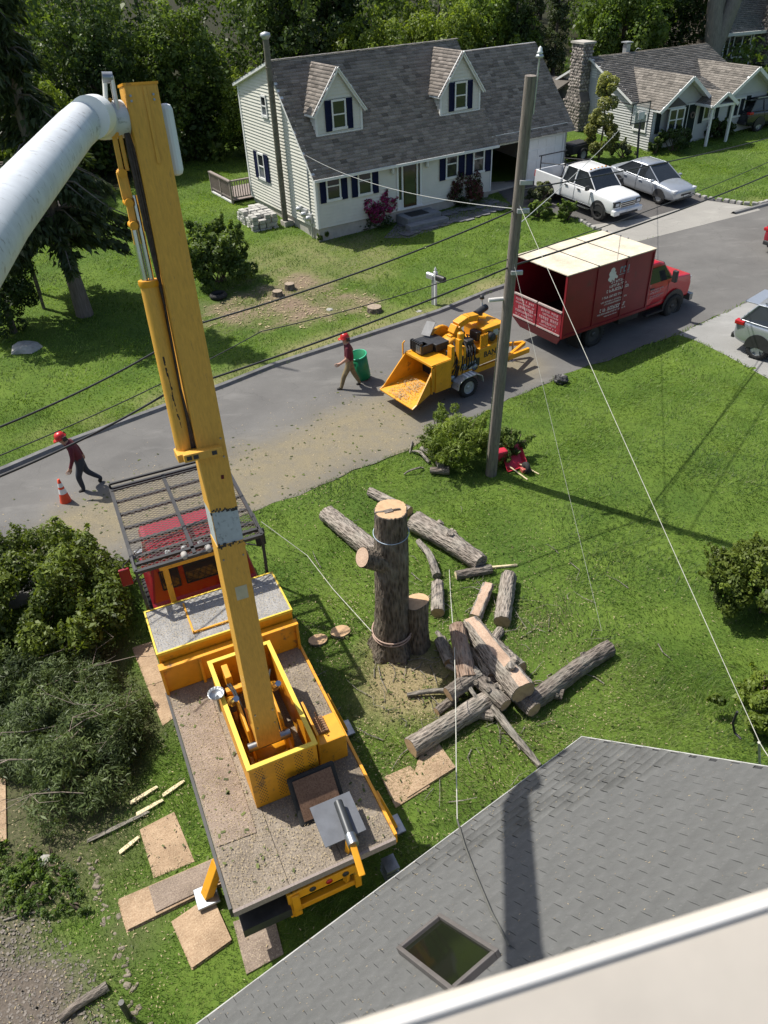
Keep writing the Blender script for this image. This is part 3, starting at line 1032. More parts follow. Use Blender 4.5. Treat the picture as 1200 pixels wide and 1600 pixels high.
def lw(o, d, n, iv, z0, z1, op=(), m=siding2_m, par=None):
    mb = MB(); lap_wall(mb, o, d, n, iv, z0, z1, op, .13); return mb.build('wall', m, par or h2)


yr = D1_ + rb2; ye = D1_ + 2 * rb2
lw((0, 0, 0), EYv, -EX, lambda z: (0 if z < 2.2 else D1_ + max(0, (z - eh2) / s2), ye if z < eh2 else ye - (z - eh2) / s2), 0, rh2 - .1, [(.35, 1.35, 1.1, 2.05)])
window(h2, (0, 0, 0), EYv, -EX, .35, 1.35, 1.1, 2.05, white_trim, False, 1)
op = [(.55, 2.25, 1.05, 2.3), (2.5, 3.15, .25, 2.3), (3.6, 4.75, 1.3, 2.25), (6.05, 7.05, 1.2, 2.25)]
lw((0, 0, 0), EX, -EYv, lambda z: (0, LX) if z < 2.35 else ((max(.1, .3 + (z - 2.35) * 1.2), 3.6 - (z - 2.35) * 1.2) if z > 3.6 else (0, LX)), 0, 2.4, op)
mb = MB()
lap_wall(mb, (0, 0, 0), EX, -EYv, lambda z: (.2 + (z - 2.3) * 1.3, 3.8 - (z - 2.3) * 1.3), 2.4, 3.65, (), .13)
lap_wall(mb, (0, 0, 0), EX, -EYv, lambda z: (4.9 + (z - 2.3) * 1.45, 9.1 - (z - 2.3) * 1.45), 2.4, 3.65, (), .13)
mb.build('wall', siding2_m, h2)
lw((LX, 0, 0), EYv, EX, lambda z: (0, ye), 0, 2.5)
mb = MB(); mb.prism([(.02, .02, -.6), (LX - .02, .02, -.6), (LX - .02, ye - .02, -.6), (.02, ye - .02, -.6)], (0, 0, .58), 0)
mb.build('foundation', found_m, h2)
mb = MB(); mb.prism([(.02, .02, 0), (LX - .02, .02, 0), (LX - .02, ye - .02, 0), (.02, ye - .02, 0)], (0, 0, 2.35))
mb.prism([(.04, D1_ + .1, 2.35), (.04, ye - .1, 2.35), (.04, yr, rh2 - .15)], (8, 0, 0))
mb.prism([(.25, .03, 2.3), (3.75, .03, 2.3), (2, .03, 3.6)], (0, 3, 0)); mb.prism([(5.0, .03, 2.3), (9.0, .03, 2.3), (7, .03, 3.6)], (0, 4, 0))
mb.build('wall_core', siding2_m, h2, recalc=True)
u2 = V3((0, 1, s2)).normalized(); L2f = (rb2 + .3) * math.sqrt(1 + s2 * s2)
Ea = V3((-.3, D1_ - .3, eh2 - .3 * s2)); Eb = V3((-.3, ye + .3, eh2 - .3 * s2)); u2b = V3((0, -1, s2)).normalized()
mb = MB(); solid_slab(mb, [Ea, Ea + EX * 9.2, Ea + EX * 9.2 + u2 * L2f, Ea + u2 * L2f], .12); solid_slab(mb, [Eb, Eb + u2b * L2f, Eb + u2b * L2f + EX * 9.2, Eb + EX * 9.2], .12)
mb.build('roof', white_trim, h2, recalc=True)
shingles('roof_shingles', h2, Ea, EX, u2, 9.2, L2f, shingle2_m)
shingles('roof_shingles', h2, Eb, EX, u2b, 9.2, L2f, shingle2_m)
for xm, hw, fro, za, back in ((2.0, 2.05, -.55, 3.72, 4.3), (7.05, 2.25, -.5, 3.72, 5.4), (4.0, .95, -1.3, 2.86, 1.6)):
    sd = (za - 2.25) / hw if za > 3 else .62
    mbf = MB()
    for sgn in (-1, 1):
        Ed = V3((xm + sgn * hw, fro, za - hw * sd)); ud = V3((-sgn, 0, sd)).normalized(); Ld = hw * math.sqrt(1 + sd * sd)
        shingles('roof_shingles', h2, Ed + V3((0, 0, .04)), EYv, ud, 1, Ld, shingle2_m, clip=lambda t: (0, back - fro))
        mb = MB(); mb.prism([Ed - EZv * .07, Ed - EZv * .07 + EYv * (back - fro), V3((xm, back, za - .06)), V3((xm, fro, za - .06))], (0, 0, .09))
        mb.build('gable_roof', white_trim, h2, recalc=True)
        mbf.beam((xm + sgn * hw, fro - .02, za - hw * sd - .06), (xm, fro - .02, za - .04), .04, .18)
    mbf.build('rake_board', white_trim, h2)
# long eave in front, between the gables
mb = MB(); ss = (3.02 - 2.3) / (D1_ + .5)
mb.prism([(3.5, -.45, 2.3), (5.2, -.45, 2.3), (5.2, D1_ + .6, 3.02), (3.5, D1_ + .6, 3.02)], (0, 0, .08)); mb.build('roof', white_trim, h2, recalc=True)
shingles('roof_shingles', h2, V3((3.4, -.47, 2.4)), EX, V3((0, 1, ss)).normalized(), 1.9, 2.6, shingle2_m)
window(h2, (0, -.28, 0), EX, -EYv, .85, 2.0, 1.1, 2.25, white_trim, True, 1, 'bay_window')
mb = MB(); mb.prism([(.6, -.02, 1.0), (2.25, -.02, 1.0), (2.0, -.26, 1.0), (.85, -.26, 1.0)], (0, 0, .1)); mb.prism([(.6, -.02, 2.24), (2.25, -.02, 2.24), (2.0, -.28, 2.24), (.85, -.28, 2.24)], (0, 0, .08)); mb.build('bay_sill', white_trim, h2, recalc=True)
mb = MB(); mb.prism([(.58, .0, 2.33), (2.27, .0, 2.33), (2.05, -.32, 2.33), (.8, -.32, 2.33)], (0, 0, .02)); mb.add([(.58, 0, 2.35), (2.27, 0, 2.35), (2.05, -.32, 2.35), (.8, -.32, 2.35), (1.42, 0, 2.85)], [(0, 3, 4), (3, 2, 4), (2, 1, 4)]); mb.build('bay_roof', shingle2_m, h2)
for a, b in ((.22, .52), (2.28, 2.5)): shutter(h2, (0, 0, 0), EX, -EYv, a, b, 1.05, 2.25, dkgreen)
window(h2, (0, 0, 0), EX, -EYv, 3.75, 4.65, 1.35, 2.2, white_trim, False, 1)
window(h2, (0, 0, 0), EX, -EYv, 6.1, 7.0, 1.22, 2.22, white_trim, False, 1)
for a, b in ((3.45, 3.72), (4.68, 4.95), (5.72, 6.06), (7.04, 7.38)): shutter(h2, (0, 0, 0), EX, -EYv, a, b, 1.2, 2.25, dkgreen)
mb = MB(); mb.bb(2.5, 3.2, -.06, .02, .22, 2.32); df = mb.build('door_frame', white_trim, h2)
MB().bb(2.58, 3.12, -.085, -.06, .24, 2.25).build('door', dkgreen, h2)
mb = MB(); mb.lathe([(.1, -.02), (.17, -.03), (.17, .03), (.1, .02)], (2.85, -.13, 1.72), 12, 'y'); mb.build('wreath', mat('wreath', (.18, .14, .12), .9, var=.5, vs=20), h2)
for x in (3.2, 4.75):
    MB().bb(x - .06, x + .06, -1.2, -1.08, .02, 2.3).build('porch_post', white_trim, h2)
mb = MB(); mb.bb(2.95, 4.95, -1.3, -.02, 2.2, 2.32); mb.build('porch_beam', white_trim, h2)
mb = MB(); mb.bb(2.5, 5.0, -1.35, -.02, -.35, .0); mb.bb(2.8, 4.6, -1.8, -1.35, -.5, -.18); mb.build('porch_step', mat('brick_step', (.30, .22, .18), .9, var=.25, vs=9), h2)
# chimney: rubble of rounded stones
st_m = mat('field_stone', (.34, .30, .27), .85, var=.3, vs=5, tint=.55, bmp=.4, bs=25)
mort = mat('mortar', (.16, .14, .13), .95, var=.2)


def stone_faces(name, parent, quads, size, m=st_m, seed=1):
    """rounded stones set on the given faces (o, a, b) as one part"""
    r = np.random.default_rng(seed); vs = []; fs = []; ti = []
    for (o, a, b) in quads:
        o, a, b = V3(o), V3(a), V3(b); n = a.cross(b).normalized()
        na = max(1, int(a.length / size)); nb = max(1, int(b.length / (size * .8)))
        for j in range(nb):
            for i in range(na + 1):
                c = o + a * ((i + (.5 if j % 2 else 0) + r.uniform(-.15, .15)) / (na + .5)) + b * ((j + .5 + r.uniform(-.15, .15)) / nb)
                ra = size * r.uniform(.42, .62); rb_ = size * r.uniform(.36, .5); dp = size * r.uniform(.12, .3)
                k = len(vs); m6 = 7; rot = r.uniform(0, 6.28); tv = r.uniform(0, 1)
                au, bu = a.normalized(), b.normalized()
                for ring, (q, h) in enumerate(((1.0, -.02), (.78, dp * .7))):
                    for t in range(m6):
                        an = rot + 6.283 * t / m6
                        vs.append(c + au * (math.cos(an) * ra * q * r.uniform(.85, 1.1)) + bu * (math.sin(an) * rb_ * q * r.uniform(.85, 1.1)) + n * h)
                vs.append(c + n * dp); ti += [tv] * (2 * m6 + 1)
                for t in range(m6):
                    t2 = (t + 1) % m6
                    fs.append((k + t, k + t2, k + m6 + t2, k + m6 + t)); fs.append((k + m6 + t, k + m6 + t2, k + 2 * m6, k + 2 * m6))
    me = bpy.data.meshes.new(name)
    me.from_pydata([tuple(v) for v in vs], [], [f if f[2] != f[3] else f[:3] for f in fs])
    me.materials.append(m)
    a_ = me.attributes.new('tint', 'FLOAT', 'POINT'); a_.data.foreach_set('value', np.array(ti, np.float32))
    o_ = link(name, me, parent); o_['kind'] = 'stuff'
    return o_


mb = MB(); mb.bb(-.75, -.01, 5.25, 6.75, -1.4, 2.1); mb.bb(-.7, -.01, 5.5, 6.5, 2.1, 5.0)
mb.prism([(-.72, 5.25, 2.1), (-.72, 6.75, 2.1), (-.72, 6.5, 2.6), (-.72, 5.5, 2.6)], (.7, 0, 0))
ch = mb.build('chimney', mort, h2, recalc=True)
stone_faces('chimney_stones', ch, [((-.75, 6.75, -1.4), (0, -1.5, 0), (0, 0, 3.5)), ((-.7, 6.5, 2.1), (0, -1.0, 0), (0, 0, 2.9)), ((-.75, 5.25, -1.4), (.75, 0, 0), (0, 0, 3.5)), ((-.7, 5.5, 2.1), (.7, 0, 0), (0, 0, 2.9))], .2)
mb = MB(); mb.bb(-.8, .1, 5.4, 6.6, 5.0, 5.1); mb.build('chimney_cap', found_m, ch)
mb = MB(); mb.bb(-.85, -.1, 5.15, 6.0, -.15, -.02); mb.build('chimney_ledge', found_m, ch)
mb = MB(); mb.bb(2.6, 2.9, 5.6, 5.9, 4.1, 4.75); mb.bb(2.5, 3.0, 5.5, 6.0, 4.8, 4.86); mb.build('vent_pipe', galv, h2)
MB().bb(-.03, .0, 4.95, 5.35, 3.3, 3.75).build('gable_vent', white_trim, h2)
mb = MB(); mb.tube([(2.0, 4.2, 4.0), (2.0, 4.2, 4.55), (2.05, 4.1, 4.7), (2.2, 3.95, 4.65)], .02, 6); mb.build('roof_antenna', steel, h2)
# low rear side wing left of the chimney
mb = MB(); mb.bb(-2.2, -.05, 7.4, 9.6, -1.2, 1.9); mb.build('side_shed', siding2_m, h2)
mb = MB(); mb.prism([(-2.5, 7.1, 1.85), (0, 7.1, 2.9), (0, 9.9, 2.9), (-2.5, 9.9, 1.85)], (0, 0, .12)); mb.build('shed_roof', shingle2_m, h2, recalc=True)
MB().bb(-2.0, -1.3, 7.36, 7.4, .6, 1.2).build('shed_window', glass, h2)

# ================================================================== the dark house behind
h3 = thing('back_house', 'dark brown house with slate roof and stone chimney at the upper right corner', 'house', (27.6, 66.5, 1.6), .35)
mb = MB(); lap_wall(mb, (0, 0, 0), EX, -EYv, lambda z: (-1.2, 9), 0, 3.2, [(-.1, 2.4, 1.3, 2.9)], .15); mb.build('wall', siding3_m, h3)
mb = MB(); lap_wall(mb, (-1.2, 0, 0), EYv, -EX, lambda z: (0, 6), 0, 3.2, (), .15); mb.build('wall', siding3_m, h3)
mb = MB(); mb.bb(-1.18, 9, .02, 6, 0, 3.15); mb.prism([(-.9, .05, 3.1), (-.9, 5.95, 3.1), (-.9, 3, 6)], (9.5, 0, 0)); mb.build('wall_core', siding3_m, h3)
window(h3, (0, 0, 0), EX, -EYv, .05, 1.7, 1.5, 2.95, white_trim, True, 1)
window(h3, (-1.2, 0, 0), EX, -EYv, .35, .9, 1.3, 2.95, white_trim, False, 0)
mb = MB()
for x in (-1.2, -.75, 1.9): mb.bb(x - .05, x + .05, -.06, .0, 0, 3.2)
mb.bb(-1.6, 9.2, -.55, -.45, 3.0, 3.2); mb.build('trim', white_trim, h3)
s3 = .95; E3 = V3((-1.0, -.5, 3.05)); u3 = V3((0, 1, s3)).normalized()
shingles('roof_shingles', h3, E3, EX, u3, 10.5, 4.85, shingle3_m, clip=lambda t: (t * .35, 10.5))
mb = MB(); solid_slab(mb, [E3 + EX * .0, E3 + EX * 10.5, E3 + EX * 10.5 + u3 * 4.85, E3 + EX * 1.7 + u3 * 4.85], .1); mb.build('roof', white_trim, h3, recalc=True)
mb = MB(); mb.bb(2.6, 4.4, -1.0, -.05, -.6, 7.0); c3 = mb.build('chimney', mort, h3)
stone_faces('chimney_stones', c3, [((2.6, -1.0, -.6), (1.8, 0, 0), (0, 0, 7.6)), ((2.6, -.05, -.6), (0, -.95, 0), (0, 0, 7.6))], .26, seed=4)

# ================================================================== the house under the bucket (roof only in view)
PHN = math.atan2(.572, .82)
KN = at(910, 1152, 2.8)
hn = thing('near_house', 'house with grey shingled roof and skylight below the bucket', 'house', (KN.x, KN.y, 0), PHN)
tp = math.tan(math.radians(40)); cp = math.cos(math.radians(40)); un = V3((0, -1, tp)).normalized()
XL, YB = -9.5, -5.4
near_deck = MB(); E_ = V3((XL, 0, 2.8)); Ln = -YB / cp
solid_slab(near_deck, [E_, E_ + EX * -XL, E_ + EX * -XL + un * Ln, E_ + un * Ln], .1)
b_ = V3((XL, YB * 2, 2.8)); ub = V3((0, 1, tp)).normalized()
solid_slab(near_deck, [b_, b_ + ub * Ln, b_ + ub * Ln + EX * -XL, b_ + EX * -XL], .1)
near_deck.build('roof_deck', mat('roof_felt', (.035, .036, .038), .95, var=.3, vs=20), hn, recalc=True)
mb = MB(); mb.bb(XL + .3, -.3, YB * 2 + .35, -.35, -.1, 2.62); mb.prism([(-.3, -.35, 2.6), (-.3, YB * 2 + .35, 2.6), (-.3, YB, 2.6 + (-YB - .35) * tp)], (-9, 0, 0)); mb.build('wall', siding2_m, hn, recalc=True)
mb = MB(); mb.box((XL / 2, .01, 2.765), (-XL, .016, .08)); mb.beam((.012, .0, 2.74), (.012, YB, 2.74 - YB * tp), .016, .1); mb.build('drip_edge', mat('drip_metal', (.42, .42, .40), .6, var=.2, vs=4), hn)
roof_m = mat('grey_roof_shingle', (.128, .130, .127), .93, var=.24, vs=3.5, tint=0, orand=.10, bmp=.5, bs=140, dirt=(.19, .19, .18), dirt_amt=.14, dirt_scale=22)
sh_mesh = []
for k in range(4):
    tw = .294; ex = .142
    mb = MB(); h_ = .0055; jl, jr = random.uniform(-.004, .004), random.uniform(-.004, .004)
    mb.add([(0, jl, 0), (tw, jr, 0), (0, jl, h_), (tw, jr, h_), (tw, ex * 1.2, .001), (0, ex * 1.2, .001)], [(0, 1, 3, 2), (2, 3, 4, 5), (0, 2, 5), (1, 4, 3)])
    tmp = mb.build('shingle', roof_m); sh_mesh.append(tmp.data); bpy.data.objects.remove(tmp)
cells = []
Rsh = Matrix((-EX, un, (-EX).cross(un))).transposed()
Fn = frame_of(hn)
for r in range(int(Ln / .142)):
    off = (r % 2) * .15 + random.uniform(-.02, .02)
    for c in range(int(-XL / .3) + 1):
        s = XL + c * .3 - off + .3
        if s < XL or s > .28: continue
        s = min(s, .0)
        p = V3((s, 0, 2.8)) + un * (r * .142) + Rsh @ V3((0, 0, .003))
        q = proj(Fn @ (p - EX * .15))
        vis = -60 < q[0] < 1260 and q[1] < 1640
        # hidden behind the bucket rim
        if q[1] > 1600 - (q[0] - 490) * .316 + 15: vis = False
        cells.append((0 if vis else 1, q[2], p))
cells.sort(key=lambda c: (c[0], c[1]))
rest_v = []; rest_f = []; rest_t = []
eul = Rsh.to_euler()
for i, (hid, dep, p) in enumerate(cells):
    p = p + Rsh @ V3((0, 0, random.uniform(0, .003)))
    if i < 300 and not hid:
        o = link('shingle', sh_mesh[i % 4], hn, p, eul)
    else:
        k = len(rest_v)
        for v in [(0, 0, 0), (.289, 0, 0), (0, 0, .007), (.289, 0, .007), (.289, .17, .001), (0, .17, .001)]: rest_v.append(p + Rsh @ V3(v))
        rest_f += [(k, k + 1, k + 3, k + 2), (k + 2, k + 3, k + 4, k + 5)]; rest_t += [random.random()] * 6
rest_m = mat('grey_roof_shingle_rest', (.123, .125, .122), .93, var=.24, vs=3.5, tint=.08, bmp=.5, bs=140, dirt=(.19, .19, .18), dirt_amt=.14, dirt_scale=22)
o = link('roof_shingles', fast_mesh('roof_shingles', rest_v, rest_f, rest_m, rest_t), hn); o['kind'] = 'stuff'


def on_roof(px, py, lift=0.0):
    n = Fn.to_3x3() @ Rsh @ V3((0, 0, 1)); o = Fn @ V3((0, 0, 2.8)); r = V3(ray(px, py)); c = V3((0, 0, CAMH))
    t = (o - c).dot(n) / r.dot(n)
    return c + r * t + n * lift


inv = Fn.inverted()
sa, sb_, sc_ = [inv @ on_roof(*p) for p in ((624, 1492), (692, 1436), (782, 1497))]
s_x0, s_x1 = sa.x, sb_.x; y0_, y1_ = sb_.y, sc_.y
l0 = -y0_ / cp; l1 = -y1_ / cp
sk = MB(); fr_m = mat('skylight_frame', (.115, .105, .10), .45, var=.12)


def rbx(mbx, a, b, c, d_, z0, z1):
    ct = V3((0, 0, 2.8)) + EX * ((a + b) / 2) + un * ((c + d_) / 2) + Rsh @ V3((0, 0, (z0 + z1) / 2))
    mbx.box(ct, (b - a, d_ - c, z1 - z0), Rsh)


for a, b, c, d_ in ((s_x0, s_x0 + .045, l0, l1), (s_x1 - .045, s_x1, l0, l1), (s_x0 + .045, s_x1 - .045, l0, l0 + .05), (s_x0 + .045, s_x1 - .045, l1 - .05, l1)): rbx(sk, a, b, c, d_, -.02, .08)
sko = sk.build('skylight', fr_m, hn, bevel=.008)
g_ = MB(); rbx(g_, s_x0 + .04, s_x1 - .04, l0 + .045, l1 - .045, .03, .04); g_.build('pane', glassmat('skylight_glass', (.010, .012, .007), .05), sko)
# ------------------------------------------------------------------ shared vehicle kit
def make_wheel(r, w, spokes=5, rim_m=None, name='tyre', steelrim=False):
    t = MB(); h = w / 2
    t.lathe([(r * .62, -h * .8), (r * .72, -h), (r * .95, -h * .95), (r, -h * .6), (r, h * .6), (r * .95, h * .95), (r * .72, h), (r * .62, h * .8)], (0, 0, 0), 28, 'y')
    for k in range(28):
        a = 6.283 * k / 28
        t.box((math.cos(a) * r, 0, math.sin(a) * r), (.02, w * .95, .03), Matrix.Rotation(-a, 3, 'Y'))
    q = MB()
    q.lathe([(r * .64, -h * .75), (r * .60, -h * .3), (r * .60, h * .3), (r * .64, h * .75)], (0, 0, 0), 24, 'y')
    for sg in (-1, 1):
        q.lathe([(0, sg * h * .62), (r * .16, sg * h * .62), (r * .2, sg * h * .45)], (0, 0, 0), 14, 'y')
        if steelrim:
            q.lathe([(r * .15, sg * h * .3), (r * .62, sg * h * .45)], (0, 0, 0), 20, 'y')
        else:
            for k in range(spokes):
                a = 6.283 * k / spokes
                q.beam((math.cos(a) * r * .1, sg * h * .52, math.sin(a) * r * .1), (math.cos(a) * r * .63, sg * h * .5, math.sin(a) * r * .63), .11 * r / .34, .04, (0, 1, 0))
        q.lathe([(r * .02, sg * h * .1), (r * .6, sg * h * .1)], (0, 0, 0), 20, 'y')
    tm = t.build(name, rubber); rm = q.build('rim', rim_m or galv)
    d = (tm.data, rm.data)
    bpy.data.objects.remove(tm); bpy.data.objects.remove(rm)
    return d


def put_wheel(parent, d, p, flip=1):
    t = link('tyre', d[0], parent, p); link('rim', d[1], t)
    return t


def body_loft(stations, nm, m, parent, sub=2):
    """stations: x, zb, zs, w, crown"""
    mb = MB(); rings = []
    for (x, zb, zs, w, cr) in stations:
        half = [(0, zb), (w * .86, zb), (w * .985, zb + .1), (w, zb + (zs - zb) * .5), (w * .985, zs - .09), (w * .90, zs - .005), (w * .5, zs + cr * .7), (0, zs + cr)]
        ring = [(x, y, z) for y, z in half] + [(x, -y, z) for y, z in half[-2:0:-1]]
        rings.append(ring)
    n = len(rings[0])
    vs = [p for r in rings for p in r]
    fs = [(i * n + k, i * n + (k + 1) % n, (i + 1) * n + (k + 1) % n, (i + 1) * n + k) for i in range(len(rings) - 1) for k in range(n)]
    fs += [tuple(range(n)), tuple(range((len(rings) - 1) * n, len(rings) * n))[::-1]]
    mb.add(vs, fs, 0, True)
    return mb.build(nm, m, parent, sub=sub, recalc=True)


def greenhouse(parent, x0, x1, x2, x3, zb, zt, wb, wt, paint, pillars=(), zb2=None):
    """x0 windscreen base, x1 roof front, x2 roof rear, x3 rear glass base"""
    zb2 = zb if zb2 is None else zb2
    B0, T1, T2, B3 = (x0, wb * .92, zb), (x1, wt, zt), (x2, wt, zt), (x3, wb * .94, zb2)
    M0 = (x1 - .1, wb, zb); M3 = (x2 + .1, wb, zb2)

    def mir(p): return (p[0], -p[1], p[2])
    g = MB()
    g.add([B0, mir(B0), mir(T1), T1], [(0, 1, 2, 3)]); wsh = g.build('windscreen', glass, parent)
    g = MB(); g.add([B3, T2, mir(T2), mir(B3)], [(0, 1, 2, 3)]); g.build('rear_window', glass, parent)
    for f in (lambda p: p, mir):
        g = MB(); g.add([f(B0), f(M0), f(M3), f(B3), f(T2), f(T1)], [(0, 1, 2, 3, 4, 5)]); g.build('side_window', glass, parent, recalc=True)
    r = MB(); c = .05
    n = 5
    vs = []
    for i in range(n):
        x = x1 + .03 + (x2 - x1 - .06) * i / (n - 1); k = math.sin(math.pi * i / (n - 1)) * .03
        vs += [(x, y * wt, zt + .0 + (c + k) * (1 - y * y) + .012) for y in (-1.01, -.8, -.4, 0, .4, .8, 1.01)]
    fs = [(i * 7 + k, i * 7 + k + 1, (i + 1) * 7 + k + 1, (i + 1) * 7 + k) for i in range(n - 1) for k in range(6)]
    r.add(vs, fs, 0, True); ro = r.build('cab_roof', paint, parent)
    md = ro.modifiers.new('s', 'SOLIDIFY'); md.thickness = .03
    p = MB()
    for f in (lambda q: q, mir):
        p.tube([f(B0), f(T1)], .026, 6); p.tube([f(T2), f(B3)], .036, 6); p.tube([f(T1), f(T2)], .02, 6); p.tube([f(B0), f(M0), f(M3), f(B3)], .022, 6)
        for xp in pillars:
            t = xp
            a = V3((t, wb, zb + (zb2 - zb) * 0)); b = V3((min(max(t, x2 + .05), x1 - .05), wt, zt))
            p.tube([f(a), f(b)], .04, 6)
    p.build('pillar', paint, parent)


def arch(mb, x, y, z, r, sgn, m=0):
    """dark wheel-arch disc just proud of the body side"""
    n = 18; vs = [(x, y + sgn * .006, z)]
    for k in range(n + 1):
        a = math.pi * k / n * 1.12 - .19
        vs.append((x + math.cos(a) * r, y + sgn * .006, z + math.sin(a) * r))
    mb.add(vs, [(0, k, k + 1) if sgn < 0 else (0, k + 1, k) for k in range(1, n + 1)], m)


# ================================================================== bucket truck
rl_, rr_t = at(366, 1420, 1.25), at(615, 1310, 1.25)
bO = (rl_ + rr_t) / 2
HT = math.atan2(.91940, -.39331)
bt = thing('bucket_truck', 'red cab bucket truck with tall yellow boom, flat deck and white bucket', 'bucket truck', (bO.x, bO.y, 0), HT)
deck_m = woodmat('deck_wood', (.165, .135, .105), (.24, .205, .165), .35)
grey_top = woodmat('grey_top', (.23, .225, .22), (.30, .295, .285), .4)


def LB(x0, x1, w0, w1, z0, z1, nm, m, par=bt, bev=.0):
    return MB().bb(x0, x1, -w1, -w0, z0, z1).build(nm, m, par, bevel=bev)


LB(.15, 8.3, -.42, -.30, .55, .85, 'chassis_rail', black_m); LB(.15, 8.3, .30, .42, .55, .85, 'chassis_rail', black_m)
for s_ in (.4, 1.4, 2.4, 3.4, 4.1): LB(s_, s_ + .1, -1.15, 1.15, .86, 1.12, 'cross_member', black_m)
for i, (a, b) in enumerate(((-1.2, -.4), (-.4, .4), (.4, 1.2))): LB(0, 4.1, a + .004, b - .004, 1.13, 1.25 - .002 * (i % 2), 'deck_panel', deck_m)
LB(0.02, 4.1, 1.2, 1.245, 1.05, 1.28, 'side_rail', yellow2); LB(0.02, 4.1, -1.245, -1.2, 1.05, 1.27, 'side_rail', black_m)
LB(-.04, 0, -1.2, 1.2, 1.13, 1.252, 'rear_rail', gray_wood)
# rear frame: yellow bumper with round lamp holes
mb = MB(); mb.bb(-.03, .05, -.58, .42, .84, 1.04); mb.bb(.0, .1, -.62, .5, .46, .58)
for y in (-.58, .42): mb.bb(-.035, .04, y - .05, y + .05, .42, 1.04)
mb.bb(-.06, .3, .3, .42, .45, 1.0)
bum = mb.build('rear_bumper', yellow2, bt, bevel=.012)
for y in (-.4, -.15, .1): MB().lathe([(0, -.008), (.05, -.008), (.05, .02)], (-.035, y, .94), 12, 'x').build('lamp_hole', lamp_red if y == -.15 else black_m, bum)
LB(-.1, .2, -1.15, -.45, .62, .8, 'rear_beam', black_m)
mb = MB()
for k in range(4): mb.bb(-.12 - .02 * k, .12 - .02 * k, -1.18 - .0, -.98, .30 + .13 * k, .34 + .13 * k)
mb.build('rear_ladder', steel, bt)
# wheels
w1 = make_wheel(.46, .26, rim_m=galv, steelrim=True)
for s_ in (1.75,):
    for y in (.92, .62, -.62, -.92): put_wheel(bt, w1, (s_, y, .46))
for y in (.95, -.95): put_wheel(bt, w1, (7.55, y, .46))
# box behind the cab and bulkhead
mb = MB(); mb.bb(4.2, 5.32, -1.19, 1.19, 1.13, 2.06); mb.build('tool_box', yellow2, bt, bevel=.015)
LB(4.22, 5.30, -1.17, 1.17, 2.06, 2.1, 'box_top', grey_top)
mb = MB(); mb.bb(4.19, 4.22, -1.2, 1.2, 2.06, 2.115); mb.bb(5.3, 5.33, -1.2, 1.2, 2.06, 2.115); mb.bb(4.22, 5.3, 1.17, 1.2, 2.06, 2.115); mb.bb(4.22, 5.3, -1.2, -1.17, 2.06, 2.115)
mb.build('box_rim', mat('edge_yellow', (.72, .50, .05), .5, var=.1), bt)
mb = MB(); mb.bb(4.42, 5.2, -.45, .5, 2.1, 2.13); mb.build('hatch_lid', grey_top, bt)
mb = MB(); mb.bb(4.4, 4.43, -.47, .52, 2.1, 2.14); mb.bb(4.4, 5.2, .5, .53, 2.1, 2.14); mb.build('hatch_trim', yellow2, bt)
mb = MB(); mb.bb(4.1, 4.16, -1.22, 1.22, 1.25, 1.86); mb.bb(4.02, 4.18, -1.23, 1.23, 1.86, 1.9)
for y in (-1.2, -.55, .55, 1.2): mb.bb(4.03, 4.1, y - .025, y + .025, 1.25, 1.86)
mb.build('bulkhead', yellow2, bt, bevel=.008)
# cab
mb = MB()
prof = [(5.5, .75), (7.75, .75), (7.75, 1.55), (7.25, 1.62), (6.85, 2.55), (6.6, 2.66), (6.1, 2.66), (5.98, 2.58), (5.92, 1.7), (5.5, 1.2)]
vs = []
for (x, z) in prof:
    k = 1.0 if z < 1.7 else 1.0 - (z - 1.7) * .17
    vs.append((x, 1.0 * k, z))
n = len(vs); vs2 = [(x, -y, z) for x, y, z in vs]
fs = [tuple(range(n)), tuple(range(2 * n - 1, n - 1, -1))] + [(i, n + i, n + (i + 1) % n, (i + 1) % n) for i in range(n)]
mb.add(vs + vs2, fs); cab = mb.build('cab', red_paint, bt, bevel=.05, recalc=True)
mb = MB(); mb.bb(7.7, 8.85, -.85, .85, .8, 1.5); mb.build('hood', red_paint, bt, bevel=.12)
mb = MB(); mb.bb(8.85, 9.0, -1.05, 1.05, .45, .75); mb.build('front_bumper', steel, bt, bevel=.03)
for a, b in ((-.3, .42), (-.75, -.42), (.54, .8)):
    g = MB()
    g.add([(5.905, -b, 1.98), (5.905, -a, 1.98), (5.955, -a, 2.36), (5.955, -b, 2.36)], [(0, 3, 2, 1)]); g.build('rear_window', glass, cab)
mb = MB()
for a, b in ((-.3, .42), (-.75, -.42), (.54, .8)):
    for (p, q) in (((5.9, -b, 1.97), (5.9, -a, 1.97)), ((5.95, -b, 2.37), (5.95, -a, 2.37)), ((5.9, -a, 1.97), (5.95, -a, 2.37)), ((5.9, -b, 1.97), (5.95, -b, 2.37))): mb.tube([p, q], .014, 5)
mb.build('window_seal', rubber, cab)
for y in (-.98, .98):
    g = MB(); g.add([(6.05, y * .99, 1.75), (7.2, y * .99, 1.68), (6.85, y * .87, 2.48), (6.15, y * .87, 2.5)], [(0, 1, 2, 3)]); g.build('side_window', glass, cab)
mb = MB()
for s_ in (6.2, 6.35, 6.5): mb.tube([(s_, -.7, 2.665), (s_, .7, 2.665)], .022, 6)
mb.build('roof_rib', red_paint, cab)
mb = MB()
for k, y in enumerate((-.4, -.1, .2, .5)): mb.lathe([(.06, 0), (.05, .06), (0, .08)], (6.05, y, 2.66), 8)
mb.build('marker_lamp', lamp_clear, cab)
